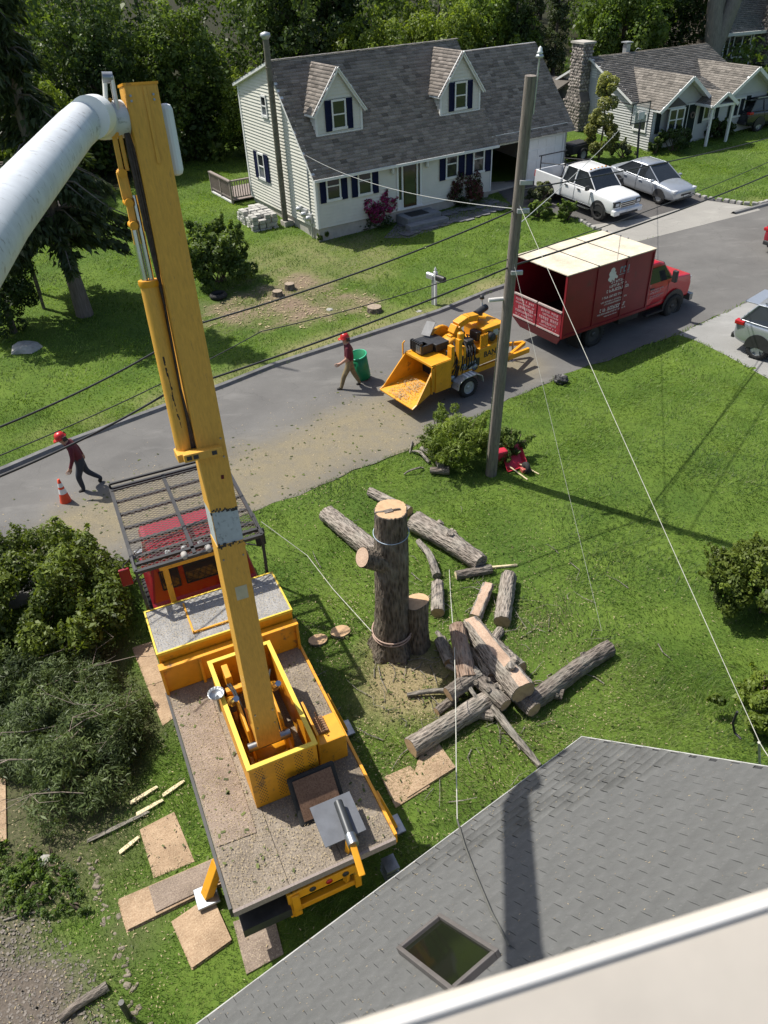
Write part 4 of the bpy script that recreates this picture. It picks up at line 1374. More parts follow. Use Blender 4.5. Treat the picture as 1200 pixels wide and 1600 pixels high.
for sg in (1, -1):
    mb = MB(); mb.tube([(6.95, sg * .98, 1.7), (6.6, sg * 1.32, 1.75), (6.6, sg * 1.32, 2.25), (6.95, sg * .92, 2.3)], .016, 6); mb.build('mirror_arm', black_m, bt)
    MB().bb(6.54, 6.6, sg * 1.23, sg * 1.43, 1.8, 2.2).build('mirror', red_paint if sg > 0 else plastic, bt, bevel=.02)
# boom rest frame behind the cab
mb = MB(); mb.bb(5.34, 5.42, .6, .7, 2.0, 2.95); mb.bb(5.34, 5.42, -.75, -.65, 2.0, 2.95); mb.bb(5.33, 5.43, -.8, .75, 2.88, 2.98); mb.build('boom_rest', yellow2, bt, bevel=.01)
mb = MB()
for y in (-.15, .28): mb.lathe([(.0, -.07), (.055, -.06), (.055, .06), (0, .07)], (5.38, y, 3.03), 10, 'x')
mb.build('rest_roller', mat('roller_grey', (.35, .33, .3), .7), bt)
# cab guard: framed steel mesh
zr = 3.0; s0, s1, wv = 5.35, 8.12, 1.13
mb = MB()
for a, b in (((s0, -wv), (s1, -wv)), ((s0, wv), (s1, wv)), ((s0, -wv), (s0, wv)), ((s1, -wv), (s1, wv)), ((s0, .1), (s1, .1)), ((s0 + .2, -wv), (s0 + .2, wv))):
    mb.beam((a[0], a[1], zr), (b[0], b[1], zr), .065, .06)
for k in range(1, 6): mb.beam((s0 + (s1 - s0) * k / 6, -wv, zr - .03), (s0 + (s1 - s0) * k / 6, wv, zr - .03), .06, .05)
mb.beam((s1 - .12, -wv, zr + .03), (s1 - .12, wv, zr + .03), .03, .03)
mb.beam((s1, -wv, zr + .12), (s1, wv, zr + .12), .04, .04)
for y in (-wv, wv):
    mb.beam((s1, y, zr), (s1, y, zr + .12), .04, .04)
    mb.beam((s0 + .05, y, zr), (s0 + .05, y * .97, 1.4), .05, .05); mb.beam((s1 - .3, y, zr), (7.95, y, 1.1), .05, .05)
    mb.beam((s0, y, zr), (s0 + .5, y, zr + .14), .03, .03)
rack = mb.build('cab_guard', black_m, bt)
mb = MB(); st2 = .075
tt = -2 * wv
while tt < (s1 - s0) + 2 * wv:
    for sg in (1, -1):
        # line y = sg*(x - s0 - tt) clipped
        xa = max(s0, s0 + tt - 0); pts_ = []
        for xx in (s0, s1):
            pass
        # param: x = s0+tt+q*.6, y = sg*(-wv+q)
        q0 = max(0, -tt / .6); q1 = min(2 * wv, (s1 - s0 - tt) / .6)
        if q1 - q0 > .02:
            mb.beam((s0 + tt + q0 * .6, sg * (-wv + q0), zr - .006), (s0 + tt + q1 * .6, sg * (-wv + q1), zr - .006), .009, .004)
    tt += st2
ms = mb.build('mesh_panel', mat('rusty_mesh', (.10, .085, .075), .8, var=.3, vs=12), bt); ms['kind'] = 'stuff'
# turret tub
tb0, tb1, twl, twr, tz = 1.3, 3.54, -.46, .57, 2.2
tub = []
for (a, b, c, d_) in ((tb0, tb0 + .03, twl, twr), (tb1 - .03, tb1, twl, twr), (tb0 + .03, tb1 - .03, twl, twl + .03), (tb0 + .03, tb1 - .03, twr - .03, twr)):
    o = MB().bb(a, b, -d_, -c, 1.25, tz).build('tub_wall', yellow2, bt, bevel=.005); tub.append(o)
mb = MB()
for (a, b, c, d_) in ((tb0 - .02, tb0 + .05, twl - .02, twr + .02), (tb1 - .05, tb1 + .02, twl - .02, twr + .02), (tb0 + .05, tb1 - .05, twl - .02, twl + .05), (tb0 + .05, tb1 - .05, twr - .05, twr + .02)): mb.bb(a, b, -d_, -c, tz, tz + .025)
mb.build('tub_rim', mat('edge_yellow', (.72, .42, .03), .5), bt)
mb = MB()
for cw in (-.33, -.03, .27, .47):
    for i in range(3 if cw < .4 else 2):
        for j in range(20):
            w_ = cw + (i - 1) * .045 + (.022 if j % 2 else 0); z = 1.36 + j * .04
            k = 6; vs = [(tb0 - .003, -(w_ + .011 * math.cos(6.283 * t / k)), z + .011 * math.sin(6.283 * t / k)) for t in range(k)]
            mb.add(vs, [tuple(range(k))])
for j in range(16):
    for i in range(3):
        for sidew, xs_ in ((twl + .032, 3.2 + i * .06),):
            k = 6; mb.add([(xs_ + .016 * math.cos(6.283 * t / k), -sidew, 1.4 + j * .048 + .016 * math.sin(6.283 * t / k)) for t in range(k)], [tuple(range(k))])
pf = mb.build('perforations', black_m, bt); pf['kind'] = 'stuff'
# turret and boom
BB_, BT_ = at(416, 1150, 2.0), atd(215, 132, 7.6)
dB = (BT_ - BB_).normalized(); back = V3((.39331, -.9194, 0)); sB = dB.cross(back).normalized() * -1; nB = sB.cross(dB)
if (V3((0, 0, CAMH)) - BB_).dot(nB) < 0: nB = -nB
if sB.dot(V3(RM[:, 0])) < 0: sB = -sB


def bp(py):
    lo, hi = -.3, 1.1
    for _ in range(40):
        m_ = (lo + hi) / 2
        if proj(BB_.lerp(BT_, m_))[1] > py: lo = m_
        else: hi = m_
    return BB_.lerp(BT_, lo)


def PB(py, side=0.0, out=0.0): return bp(py) + sB * side + nB * out


mb = MB(); mb.lathe([(.42, 1.25), (.42, 1.5), (.36, 1.52), (.36, 1.62), (0, 1.62)], (2.15, 0, 0), 20); mb.build('turntable', yellow2, bt)
mb = MB()
for w_ in (-.26, .26):
    mb.prism([(1.75, -w_ - .02, 1.6), (2.75, -w_ - .02, 1.6), (2.55, -w_ - .02, 2.35), (1.95, -w_ - .02, 2.2)], (0, .04, 0))
mb.bb(1.62, 1.72, -.35, .35, 1.26, 1.75); mb.bb(1.72, 2.9, -.34, .34, 1.5, 1.6)
mb.build('turret', yellow2, bt, bevel=.01)
mb = MB(); mb.tube([(1.85, -.33, 1.95), (1.85, .33, 1.95)], .07, 12); mb.build('pivot_pin', steel, bt)
for w_ in (-.36, .40):
    mb = MB(); mb.tube([(3.25, -w_, 1.5), (2.6, -w_ * .9, 2.2)], .08, 10); mb.build('lift_cylinder', yellow2, bt)
    mb = MB(); mb.tube([(2.6, -w_ * .9, 2.2), (2.15, -w_ * .85, 2.75)], .045, 8); mb.build('cylinder_rod', chrome, bt)
for w_ in (-.35, -.31, .3, .36):
    mb = MB(); mb.tube([(3.2, -w_, 1.7), (3.0, -w_ - .05, 2.15), (2.6, -w_ * .8, 2.4), (2.3, -w_ * .7, 2.2), (2.0, -w_ * .8, 1.7)], .016, 6); mb.build('hose', rubber, bt)
mb = MB(); mb.bb(3.0, 3.4, -.30, -.22, 1.6, 2.3); mb.bb(3.05, 3.35, .2, .3, 1.6, 2.25); mb.bb(2.9, 3.0, -.35, .35, 2.0, 2.1); mb.build('turret_bracket', yellow2, bt, bevel=.01)
# boom: lower yellow part, grey insulator patch, upper yellow part
sec_w, sec_h = .345, .40
mb = MB(); mb.beam(bp(1150), bp(838), sec_w * 1.03, sec_h, nB); mb.build('boom', yellow, bt, world=True, bevel=.012)
mb = MB(); mb.beam(bp(842), bp(786), sec_w * 1.01 - .008, sec_h - .02, nB); mb.build('boom_patch', mat('grey_patch', (.42, .46, .47), .6, var=.1, vs=10, dirt=(.05, .05, .05), dirt_amt=.18, dirt_scale=14), bt, world=True)
mb = MB(); mb.beam(bp(788), BT_, sec_w, sec_h, nB, w2=.325, h2=.36); mb.build('boom', yellow, bt, world=True, bevel=.012)
mb = MB()
for k in range(18):
    for py in (840, 787):
        mb.beam(PB(py + random.uniform(-2, 2), -.17 + k * .02, .202), PB(py + random.uniform(-5, 5), -.165 + k * .02, .202), .02, .003, nB)
mb.build('torn_tape', black_m, bt, world=True)
mb = MB(); mb.beam(PB(137, .03, .185), PB(255, .03, .197), .035, .012, nB); mb.beam(PB(140, -.155, .185), PB(1120, -.168, .2), .008, .008, nB); mb.build('weld_strip', yellow, bt, world=True, bevel=.004)
mb = MB(); mb.beam(PB(134, 0, 0), PB(130, 0, 0), .34, .38, nB); mb.build('boom_end_plate', yellow2, bt, world=True)
mb = MB(); mb.beam(PB(164, .225, -.06), PB(278, .225, -.06), .14, .26, nB); mb.build('end_cover', mat('cover_white', (.72, .74, .77), .5, var=.04), bt, world=True, bevel=.055)
# elbow cylinder along the boom
mb = MB(); mb.tube([PB(698, -.30, .04), PB(432, -.30, .04)], .1, 16); cyl = mb.build('elbow_cylinder', yellow, bt, world=True)
mb = MB(); mb.tube([PB(440, -.30, .04), PB(436, -.30, .04), PB(430, -.30, .04)], [.105, .115, .11], 16); mb.build('cylinder_collar', yellow2, bt, world=True)
for sd_, r_ in ((-.335, .036), (-.265, .03)):
    mb = MB(); mb.tube([PB(436, sd_, .05), PB(352 if sd_ < -.3 else 300, sd_ + .0, .05)], r_, 10); mb.build('cylinder_rod', chrome, bt, world=True)
mb = MB(); mb.beam(PB(375, -.335, .05), PB(305, -.325, .05), .07, .05, nB); mb.beam(PB(305, -.335, .05), PB(262, -.34, .05), .1, .06, nB); mb.beam(PB(262, -.34, .09), PB(195, -.335, .09), .05, .03, nB); mb.beam(PB(262, -.28, .09), PB(200, -.28, .09), .04, .03, nB); mb.beam(PB(200, -.33, .05), PB(150, -.33, .05), .09, .04, nB)
mb.build('link_arm', yellow, bt, world=True, bevel=.008)
mb = MB()
for py in (345, 310, 265, 205):
    mb.tube([PB(py, -.335, .13), PB(py, -.335, -.08)], .043, 10)
mb.build('link_pin', yellow2, bt, world=True)
mb = MB()
for k in range(4):
    a0 = random.uniform(-.03, .03)
    mb.tube([PB(690, -.2 + a0, .1), PB(600, -.21, .08 + a0), PB(470, -.19, .08), PB(330, -.2 + a0, .12), PB(230, -.21 + a0, .14), PB(170, -.22, .05)], .014, 6)
mb.build('hydraulic_hose', mat('hose_red', (.05, .035, .03), .6, var=.5, vs=20), bt, world=True)
mb = MB(); mb.beam(PB(694, -.36, .25), PB(694, .1, .25), .1, .13, nB); mb.beam(PB(690, -.30, .1), PB(702, -.30, .1), .24, .26, nB); br = mb.build('boom_bracket', yellow, bt, world=True, bevel=.01)
mb = MB()
for sd_ in (-.30, -.22, .0): mb.beam(PB(694, sd_ - .03, .315), PB(694, sd_ + .03, .315), .05, .01, nB)
mb.build('bracket_hole', black_m, bt, world=True)
# chipped paint: dark scratch down the cylinder, rust spot and bolts on the boom
mb = MB(); sc_s = -.33
for k in range(26):
    py = 545 + k * 4.2; sc_s += random.uniform(-.004, .007); w_ = random.uniform(.004, .02)
    if random.random() < .8: mb.beam(PB(py, sc_s, .138), PB(py + 5, sc_s + .003, .138), w_, .004, nB)
mb.build('scratch', mat('scratch_dark', (.03, .02, .016), .7), bt, world=True)['kind'] = 'stuff'
mb = MB(); mb.beam(PB(735, .06, .201), PB(741, .055, .201), .035, .004, nB); mb.build('rust_spot', mat('rust_red', (.12, .012, .01), .8), bt, world=True)
mb = MB()
for py, sd_ in ((150, -.12), (150, .1), (158, -.12), (158, .1), (680, .12), (708, .12), (860, -.13), (860, .13), (1100, -.13), (1100, .13), (1120, .13), (1120, -.13)): mb.tube([PB(py, sd_, .19), PB(py, sd_, .214)], .012, 6)
mb.build('bolts', steel, bt, world=True)['kind'] = 'stuff'
mb = MB(); mb.beam(PB(905, .02, .203), PB(925, .02, .203), .16, .002, nB); mb.build('decal', mat('decal', (.5, .45, .3), .6), bt, world=True)
# elbow hinge and upper boom
mb = MB()
for sd_ in (-.41, -.27):
    mb.beam(atd(163 if sd_ < -.3 else 173, 116, 7.35), PB(205, sd_ + .02, .02), .035, .12, nB)
mb.build('hinge_plate', mat('hinge_white', (.62, .62, .58), .5, var=.12, vs=8), bt, world=True, bevel=.012)
mb = MB(); mb.tube([atd(160, 121, 7.33), atd(176, 121, 7.36)], .05, 10); mb.tube([PB(183, -.36, 0), PB(183, .165, 0)], .12, 16); mb.build('hinge_pin', steel, bt, world=True)
up = [PB(183, -.2, 0), PB(184, -.42, .05)] + [atd(152, 180, 7.2), atd(136, 186, 7.1), atd(116, 204, 6.95), atd(0, 341, 4.7), V3((-1.62, 1.9, 10.43)), V3((-1.25, .05, 10.5))]
mb = MB(); mb.tube(up, [.17, .17, .172, .178, .18, .18, .18, .18], 28); mb.build('upper_boom', white_fg, bt, world=True)
mb = MB(); mb.tube([atd(152, 180, 7.2), atd(146, 182, 7.1), atd(140, 184, 7.0)], [.176, .182, .184], 24); mb.build('boom_collar', white_paint, bt, world=True)
# bucket round the camera
bk = MB(); fdir = V3((.321, .078, 0)).normalized(); fn_ = V3((-fdir.y, fdir.x, 0)); zrim = 11.05
ctr = V3((.10, .231, 0)) - fn_ * .42


def rr_ring(hx, hy, z, rad=.1, n=5):
    r = []
    for (cx, cy, a0) in ((1, 1, 0), (-1, 1, 90), (-1, -1, 180), (1, -1, 270)):
        for k in range(n):
            a = math.radians(a0 + 90 * k / (n - 1))
            r.append(ctr + fdir * (cx * (hx - rad) + math.cos(a) * rad) + fn_ * (cy * (hy - rad) + math.sin(a) * rad) + V3((0, 0, z)))
    return r


prof = [(.0, -.62, .0), (.28, -1.03, 1), (.32, -1.05, 1), (.375, -.2, 1), (.412, -.06, 1), (.42, -.012, 1), (.418, -.003, 1), (.412, 0, 1), (.405, -.003, 1), (.398, -.008, 1), (.27, -.075, 1), (.25, -.11, 1), (.24, -.98, 1), (.1, -1.0, 1)]
rings = [rr_ring(h_ + .03, h_, zrim + dz, .1 if h_ > .12 else .05) for h_, dz, _ in prof[1:]]
n = len(rings[0]); vs = [p for r in rings for p in r]
fs = [(i * n + k, i * n + (k + 1) % n, (i + 1) * n + (k + 1) % n, (i + 1) * n + k) for i in range(len(rings) - 1) for k in range(n)]
bk.add(vs, fs, 0, True); bk.add(rings[-1], [tuple(range(n))]); bk.add(rings[0], [tuple(range(n))])
bk.build('bucket', cream_fg, bt, world=True, recalc=True)
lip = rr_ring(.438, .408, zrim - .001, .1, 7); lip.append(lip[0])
MB().tube(lip, .003, 8, caps=False).build('rim_highlight', mat('rim_sunlit', (.62, .61, .585), .5, var=.08, vs=9, dirt=(.45, .42, .36), dirt_amt=.15, dirt_scale=16), bt, world=True)  # thin pale tube: sunlight on the lip edge put into its colour
mb = MB(); mb.beam((-1.2, .05, 10.5), ctr + V3((-.40, -.1, 10.5)), .12, .2); mb.build('bucket_bracket', steel, bt, world=True)
# outrigger leg, control box and odds on the deck
mb = MB(); mb.beam((1.05, 1.2, .75), (.98, 1.5, .14), .16, .14); mb.beam((2.9, -1.25, 1.1), (2.9, -1.5, .12), .16, .14); mb.beam((.8, -1.25, 1.1), (.8, -1.5, .12), .16, .14); mb.build('outrigger_leg', yellow2, bt, bevel=.01)
for p in ((.98, 1.5, .118), (2.9, -1.5, .08), (.8, -1.5, .08)): MB().box(p, (.34, .34, .05)).build('outrigger_foot', steel, bt, bevel=.01)
mb = MB(); mb.bb(1.55, 2.05, -1.12, -.68, 1.25, 1.78); mb.build('control_box', yellow2, bt, bevel=.015)
mb = MB(); mb.bb(1.5, 2.2, -.68, -.64, 1.25, 2.1); mb.build('control_panel', yellow2, bt, bevel=.008)
mb = MB()
for k in range(7):
    x_ = 1.75 + .045 * k; mb.tube([(x_, -.8, 1.78), (x_, -.8, 1.95)], .008, 5); mb.lathe([(0, 0), (.018, .015), (0, .035)], (x_, -.8, 1.94), 6)
    mb.bb(x_ - .018, x_ + .018, -.9, -.7, 1.78, 1.83)
mb.build('valve_lever', mat('rust', (.22, .12, .06), .8, var=.4, vs=20), bt)
mb = MB(); mb.lathe([(.0, .0), (.1, .02), (.13, .08), (.132, .085), (.1, .035), (0, .02)], (2.75, .52, 2.26), 16); mb.tube([(2.75, .52, 1.9), (2.75, .52, 2.3)], .02, 6)
mb.build('work_lamp', steel, bt)
# padded board, plate, stinger pipe at the rear right
R_ = Matrix.Rotation(math.radians(-38), 3, 'Y')
mb = MB(); mb.box((.98, -.40, 1.50), (.07, .74, .74), Matrix.Rotation(math.radians(42), 3, 'Y')); pd = mb.build('rubber_fender', rubber, bt, bevel=.05)
mb = MB(); mb.box((.948, -.40, 1.535), (.02, .6, .6), Matrix.Rotation(math.radians(42), 3, 'Y')); mb.build('fender_board', woodmat('old_board', (.13, .075, .05), (.20, .12, .08)), bt)
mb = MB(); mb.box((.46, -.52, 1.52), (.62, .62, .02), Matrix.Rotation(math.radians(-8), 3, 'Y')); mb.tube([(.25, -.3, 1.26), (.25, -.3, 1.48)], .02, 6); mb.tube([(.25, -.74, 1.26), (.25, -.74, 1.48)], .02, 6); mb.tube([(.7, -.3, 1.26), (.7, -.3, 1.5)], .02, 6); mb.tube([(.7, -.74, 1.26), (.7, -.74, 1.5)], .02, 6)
mb.build('steel_table', mat('shaded_steel', (.10, .11, .13), .6, var=.2, vs=4), bt)  # dark plate colour holds the shade of the boom
MB().tube([(.62, -.6, 1.66), (.02, -.56, 1.62)], .065, 14).build('stinger_pipe', mat('pipe_steel', (.05, .055, .06), .45, metal=.3), bt)
MB().tube([(.1, -.565, 1.62), (-.06, -.555, 1.62)], .08, 14).build('pipe_collar', steel, bt)
MB().beam((-.03, -.55, 1.62), (-.42, -.52, 1.45), .09, .06).build('stinger_arm', yellow2, bt, bevel=.01)
mb = MB(); mb.beam((.12, -.56, 1.56), (.05, -.42, .6), .07, .07); mb.build('stinger_post', yellow2, bt)
def text_mesh(s, size, m, name='lettering', shear=0.0):
    cu = bpy.data.curves.new('txt', 'FONT'); cu.body = s; cu.size = size; cu.extrude = .002; cu.offset = .006; cu.align_x = 'CENTER'; cu.align_y = 'CENTER'; cu.shear = shear
    cu.resolution_u = 2
    ob = bpy.data.objects.new('txt', cu); COL.objects.link(ob)
    dg = bpy.context.evaluated_depsgraph_get()
    me = bpy.data.meshes.new_from_object(ob.evaluated_get(dg))
    bpy.data.objects.remove(ob)
    me.materials.clear(); me.materials.append(m)
    return me


def heading_frame(a, h):
    h = V3((h[0], h[1], 0)).normalized()
    return h, V3((h.y, -h.x, 0))


# ================================================================== red chip truck
a = T(922, 540); hh, rt = heading_frame(a, (.848, .530))
ct = thing('chip_truck', 'red chip truck with tall plywood-topped dump box parked in the street', 'truck', a - rt * 1.0, math.atan2(hh.y, hh.x))
bx0, bx1, bl, brr, bz0, bz1 = -1.72, 2.2, 1.1, -1.28, .82, 2.9     # y: left .. right
MB().bb(bx0, bx1, brr, brr + .05, bz0, bz1).build('box_side', red_box, ct, bevel=.006)
MB().bb(bx0, bx1, bl - .05, bl, bz0, bz1).build('box_side', red_box, ct, bevel=.006)
MB().bb(bx1 - .05, bx1, brr + .05, bl - .05, bz0, bz1).build('box_front', red_box, ct)
MB().bb(bx0, bx1, brr + .05, bl - .05, bz0, bz0 + .08).build('box_floor', black_m, ct)
ply_top = woodmat('pale_ply', (.55, .48, .36), (.66, .59, .46))
for i in range(3):
    L_ = (bx1 - bx0 + .12) / 3
    MB().bb(bx0 - .06 + i * L_ + .012, bx0 - .06 + (i + 1) * L_ - .012, brr - .03, bl + .03, bz1 + .002, bz1 + .03).build('roof_panel', ply_top, ct)
mb = MB()
for i in (1, 2):
    x = bx0 - .06 + i * (bx1 - bx0 + .12) / 3; mb.bb(x - .02, x + .02, brr - .035, bl + .03, bz1 + .0, bz1 + .036); mb.lathe([(0, .05), (.04, .04), (.04, 0)], (x, brr, bz1), 8)
mb.build('roof_strap', black_m, ct)
mb = MB()
for x in (bx0 + .02, -.4, .9, bx1 - .03): mb.bb(x - .03, x + .03, brr - .03, brr, bz0, bz1)
mb.bb(bx0, bx1, brr - .035, brr, bz0, bz0 + .1); mb.bb(bx0, bx1, brr - .03, brr, bz1 - .06, bz1)
mb.bb(bx0 - .03, bx0 + .03, brr - .02, brr + .06, bz0, bz1); mb.bb(bx0 - .03, bx0 + .03, bl - .06, bl + .02, bz0, bz1)
mb.build('box_stake', red_box, ct)
# tail gate in two leaves
gz = 1.66
for y0, y1 in ((brr + .07, -.12), (-.06, bl - .07)):
    g = MB().bb(bx0 - .04, bx0, y0, y1, bz0 + .1, gz).build('tailgate', mat('gate_red', (.26, .015, .03), .5, var=.2, vs=4, dirt=(.35, .25, .25), dirt_amt=.1, dirt_scale=6), ct)
    mb = MB(); mb.bb(bx0 - .06, bx0 - .0, y0, y1, gz, gz + .05); mb.bb(bx0 - .06, bx0, y0, y1, bz0 + .06, bz0 + .11); mb.build('gate_rail', mat('gate_rail', (.42, .35, .33), .6), g)
mb = MB(); mb.prism([(bx0 - .04, brr + .02, bz0 + .02), (bx0 - .04, bl - .02, bz0 + .02), (bx0 + .1, bl - .3, bz0 - .32), (bx0 + .1, brr + .3, bz0 - .32)], (.05, 0, 0)); mb.build('rear_skirt', red_box, ct, recalc=True)
# chassis, wheels
for y in (-.42, .42): MB().bb(-1.6, 4.3, y - .05, y + .05, .55, .8).build('chassis_rail', black_m, ct)
w2 = make_wheel(.44, .25, rim_m=mat('dark_rim', (.09, .09, .09), .5, metal=.5), steelrim=True)
for y in (.82, .55, -.75, -1.02): put_wheel(ct, w2, (0, y, .44))
for y in (.86, -1.02): put_wheel(ct, w2, (3.95, y, .44))
mb = MB(); mb.bb(-.75, -.7, -1.15, -.62, .15, .75); mb.bb(-.75, -.7, .5, 1.0, .15, .75); mb.build('mud_flap', rubber, ct)
# cab
yc = -.09
prof = [(2.32, .62), (4.85, .62), (4.9, 1.05), (4.8, 1.42), (3.75, 1.56), (3.3, 2.12), (3.05, 2.2), (2.5, 2.2), (2.32, 2.12)]
mb = MB(); vs = []
for (x, z) in prof:
    k = 1.0 if z < 1.5 else 1 - (z - 1.5) * .25
    if x > 4.6: k *= .92
    vs.append((x, yc + .98 * k, z))
n = len(vs); vs2 = [(x, 2 * yc - y, z) for x, y, z in vs]
mb.add(vs + vs2, [tuple(range(n)), tuple(range(2 * n - 1, n - 1, -1))] + [(i, n + i, n + (i + 1) % n, (i + 1) % n) for i in range(n)])
cb = mb.build('cab', mat('bright_red', (.52, .008, .022), .3, var=.08, coat=.6), ct, bevel=.07, recalc=True)
for sg in (-1, 1):
    k = lambda z: .985 * (1 if z < 1.5 else 1 - (z - 1.5) * .25) + .012
    g = MB(); g.add([(2.5, yc + sg * k(1.55), 1.55), (3.62, yc + sg * k(1.55), 1.55), (3.28, yc + sg * k(2.05), 2.05), (2.55, yc + sg * k(2.05), 2.05)], [(0, 1, 2, 3)]); g.build('side_window', glass, cb)
    mb = MB(); arch(mb, 3.95, yc + sg * .985, .5, .56, sg); mb.build('wheel_arch', plastic, cb)
    mb = MB()
    for (p, q) in (((2.42, .8), (2.42, 1.5)), ((3.5, .8), (3.5, 1.5)), ((2.42, .8), (3.5, .8))): mb.tube([(p[0], yc + sg * .992, p[1]), (q[0], yc + sg * .992, q[1])], .007, 4)
    mb.build('door_seam', black_m, cb)
    MB().bb(2.55, 2.75, yc + sg * .99, yc + sg * 1.02, 1.36, 1.4).build('door_handle', plastic, cb)
    mb = MB(); mb.bb(3.42, 3.54, yc + sg * 1.12, yc + sg * 1.3, 1.5, 1.9); mb.beam((3.5, yc + sg * .95, 1.6), (3.5, yc + sg * 1.15, 1.68), .04, .04); mb.build('mirror', plastic, cb, bevel=.02)
    MB().bb(4.72, 4.87, yc + sg * .6, yc + sg * .88, 1.1, 1.34).build('headlamp', lamp_clear, cb, bevel=.02)
g = MB(); g.add([(3.72, yc - .86, 1.585), (3.72, yc + .86, 1.585), (3.32, yc + .78, 2.12), (3.32, yc - .78, 2.12)], [(0, 1, 2, 3)]); g.build('windscreen', glass, cb)
mb = MB(); mb.bb(4.88, 4.95, yc - .55, yc + .55, .78, 1.32); mb.build('grille', plastic, cb)
mb = MB(); mb.bb(4.86, 5.05, yc - .98, yc + .98, .42, .68); mb.build('front_bumper', steel, ct, bevel=.03)
mb = MB(); mb.bb(2.5, 3.4, -1.14, -.95, .42, .48); mb.build('side_step', black_m, ct)
mb = MB(); mb.bb(-.5, .75, -.98, -.5, .55, .82); mb.bb(1.2, 2.2, -1.05, -.5, .45, .8); mb.build('under_tank', black_m, ct, bevel=.03)
# signwriting: unreadable pale rows as in the photograph, and the white emblem
sign_w = mat('sign_white', (.66, .62, .62), .6, var=.1); sign_b = mat('sign_blue', (.20, .28, .34), .6, var=.1); sign_p = mat('sign_pink', (.62, .40, .43), .6, var=.15)


def scribble_row(mb, x0, x1, z, h, yv, r):
    x = x0
    while x < x1:
        w_ = h * r.uniform(.35, .75)
        if r.random() < .14: x += h * .5; continue
        kind = r.integers(0, 4)
        if kind != 1: mb.bb(x, x + w_ * .32, yv - .002, yv + .002, z, z + h)
        if kind in (0, 2): mb.bb(x, x + w_, yv - .002, yv + .002, z + h * .72, z + h)
        if kind in (1, 2, 3): mb.bb(x, x + w_, yv - .002, yv + .002, z, z + h * .25)
        if kind == 1: mb.bb(x + w_ * .6, x + w_, yv - .002, yv + .002, z, z + h)
        if kind == 3: mb.bb(x, x + w_, yv - .002, yv + .002, z + h * .42, z + h * .62)
        x += w_ + h * .16


r_ = np.random.default_rng(5); ys_ = brr - .004
mb = MB()
for x0, x1, z, h in ((.28, .95, 2.18, .085), (.22, 1.0, 2.05, .085), (.12, 1.1, 1.9, .1), (-.05, .9, 1.72, .075), (-.08, 1.12, 1.58, .05), (.08, .95, 1.49, .05), (-.08, 1.05, 1.28, .12), (-.18, 1.12, 1.18, .05), (.15, .75, 1.08, .035)): scribble_row(mb, x0, x1, z, h, ys_, r_)
mb.build('lettering', sign_w, ct)
mb = MB()
for px_, pz, rr in ((.28, 2.62, .1), (.22, 2.52, .11), (.3, 2.44, .12), (.38, 2.5, .07), (.18, 2.36, .08), (.44, 2.4, .06), (.24, 2.3, .06), (.36, 2.34, .07), (.5, 2.36, .05)):
    k = 8; mb.add([(px_ + rr * math.cos(6.283 * t / k) * random.uniform(.8, 1.15), ys_ - .0005 * random.random(), pz + rr * math.sin(6.283 * t / k)) for t in range(k)], [tuple(range(k))])
mb.build('emblem', sign_w, ct)
mb = MB(); scribble_row(mb, .62, 1.02, 2.46, .2, ys_, r_); mb.bb(.6, 1.06, ys_ - .002, ys_ + .002, 2.4, 2.42); mb.build('lettering', sign_b, ct)
mb = MB()
for x0, x1, z, h in ((2.6, 3.25, 1.3, .05), (2.6, 3.2, 1.2, .07), (2.6, 3.3, 1.08, .04), (2.6, 3.1, 1.02, .03)): scribble_row(mb, x0, x1, z, h, yc - .996, r_)
mb.build('lettering', sign_p, ct)
mb = MB()
for y0, y1 in ((brr + .18, -.22), (.02, bl - .15)):
    z = gz - .1
    for h in (.09, .07, .12, .1, .06, .05):
        y = y0 + random.uniform(0, .1)
        while y < y1 - .05:
            w_ = h * random.uniform(.4, .9)
            if random.random() > .15: mb.bb(bx0 - .046, bx0 - .041, y, min(y + w_, y1), z - h * random.uniform(.6, 1), z)
            y += w_ + .02
        z -= h + .035
mb.build('lettering', mat('sign_faded', (.40, .20, .22), .6, var=.3, vs=8), ct)

# ================================================================== wood chipper
a = T(727, 622); hh, rt = heading_frame(a, (.823, .568))
wc = thing('wood_chipper', 'yellow towed wood chipper with open infeed tray behind the chip truck', 'wood chipper', a - rt * .9, math.atan2(hh.y, hh.x))
# infeed tray and hood (rear = -x)
mb = MB(); mb.add([(-2.15, -1.0, .42), (-2.15, .62, .42), (-1.1, .48, .62), (-1.1, -.75, .62)], [(0, 1, 2, 3)]); o = mb.build('feed_tray', yellow2, wc)
md = o.modifiers.new('s', 'SOLIDIFY'); md.thickness = .04; md.offset = 1
for y0, y1, sg in ((-1.0, -.75, -1), (.62, .48, 1)):
    mb = MB(); mb.add([(-2.15, y0, .42), (-1.1, y1, .62), (-1.05, y1, 1.42 if sg > 0 else 1.38), (-1.25, y1 * 1.02, 1.4 if sg > 0 else 1.2), (-2.0, y0, .5)], [(0, 1, 2, 3, 4)]); o = mb.build('tray_side', yellow2, wc)
    md = o.modifiers.new('s', 'SOLIDIFY'); md.thickness = .04; md.offset = 0
mb = MB(); mb.bb(-1.25, -.5, -.78, .5, 1.36, 1.44); o = mb.build('hood_top', yellow2, wc, bevel=.01)
mb = MB(); mb.bb(-.6, -.5, -.75, .48, .4, 1.4); mb.build('feed_throat', black_m, wc)
MB().bb(-1.16, -.55, -.76, .49, .54, .61).build('throat_floor', yellow2, wc)
mb = MB(); mb.bb(-1.1, -.5, -.8, -.74, .5, 1.42); mb.bb(-1.1, -.5, .46, .52, .5, 1.42); mb.build('hood_side', yellow2, wc, bevel=.01)
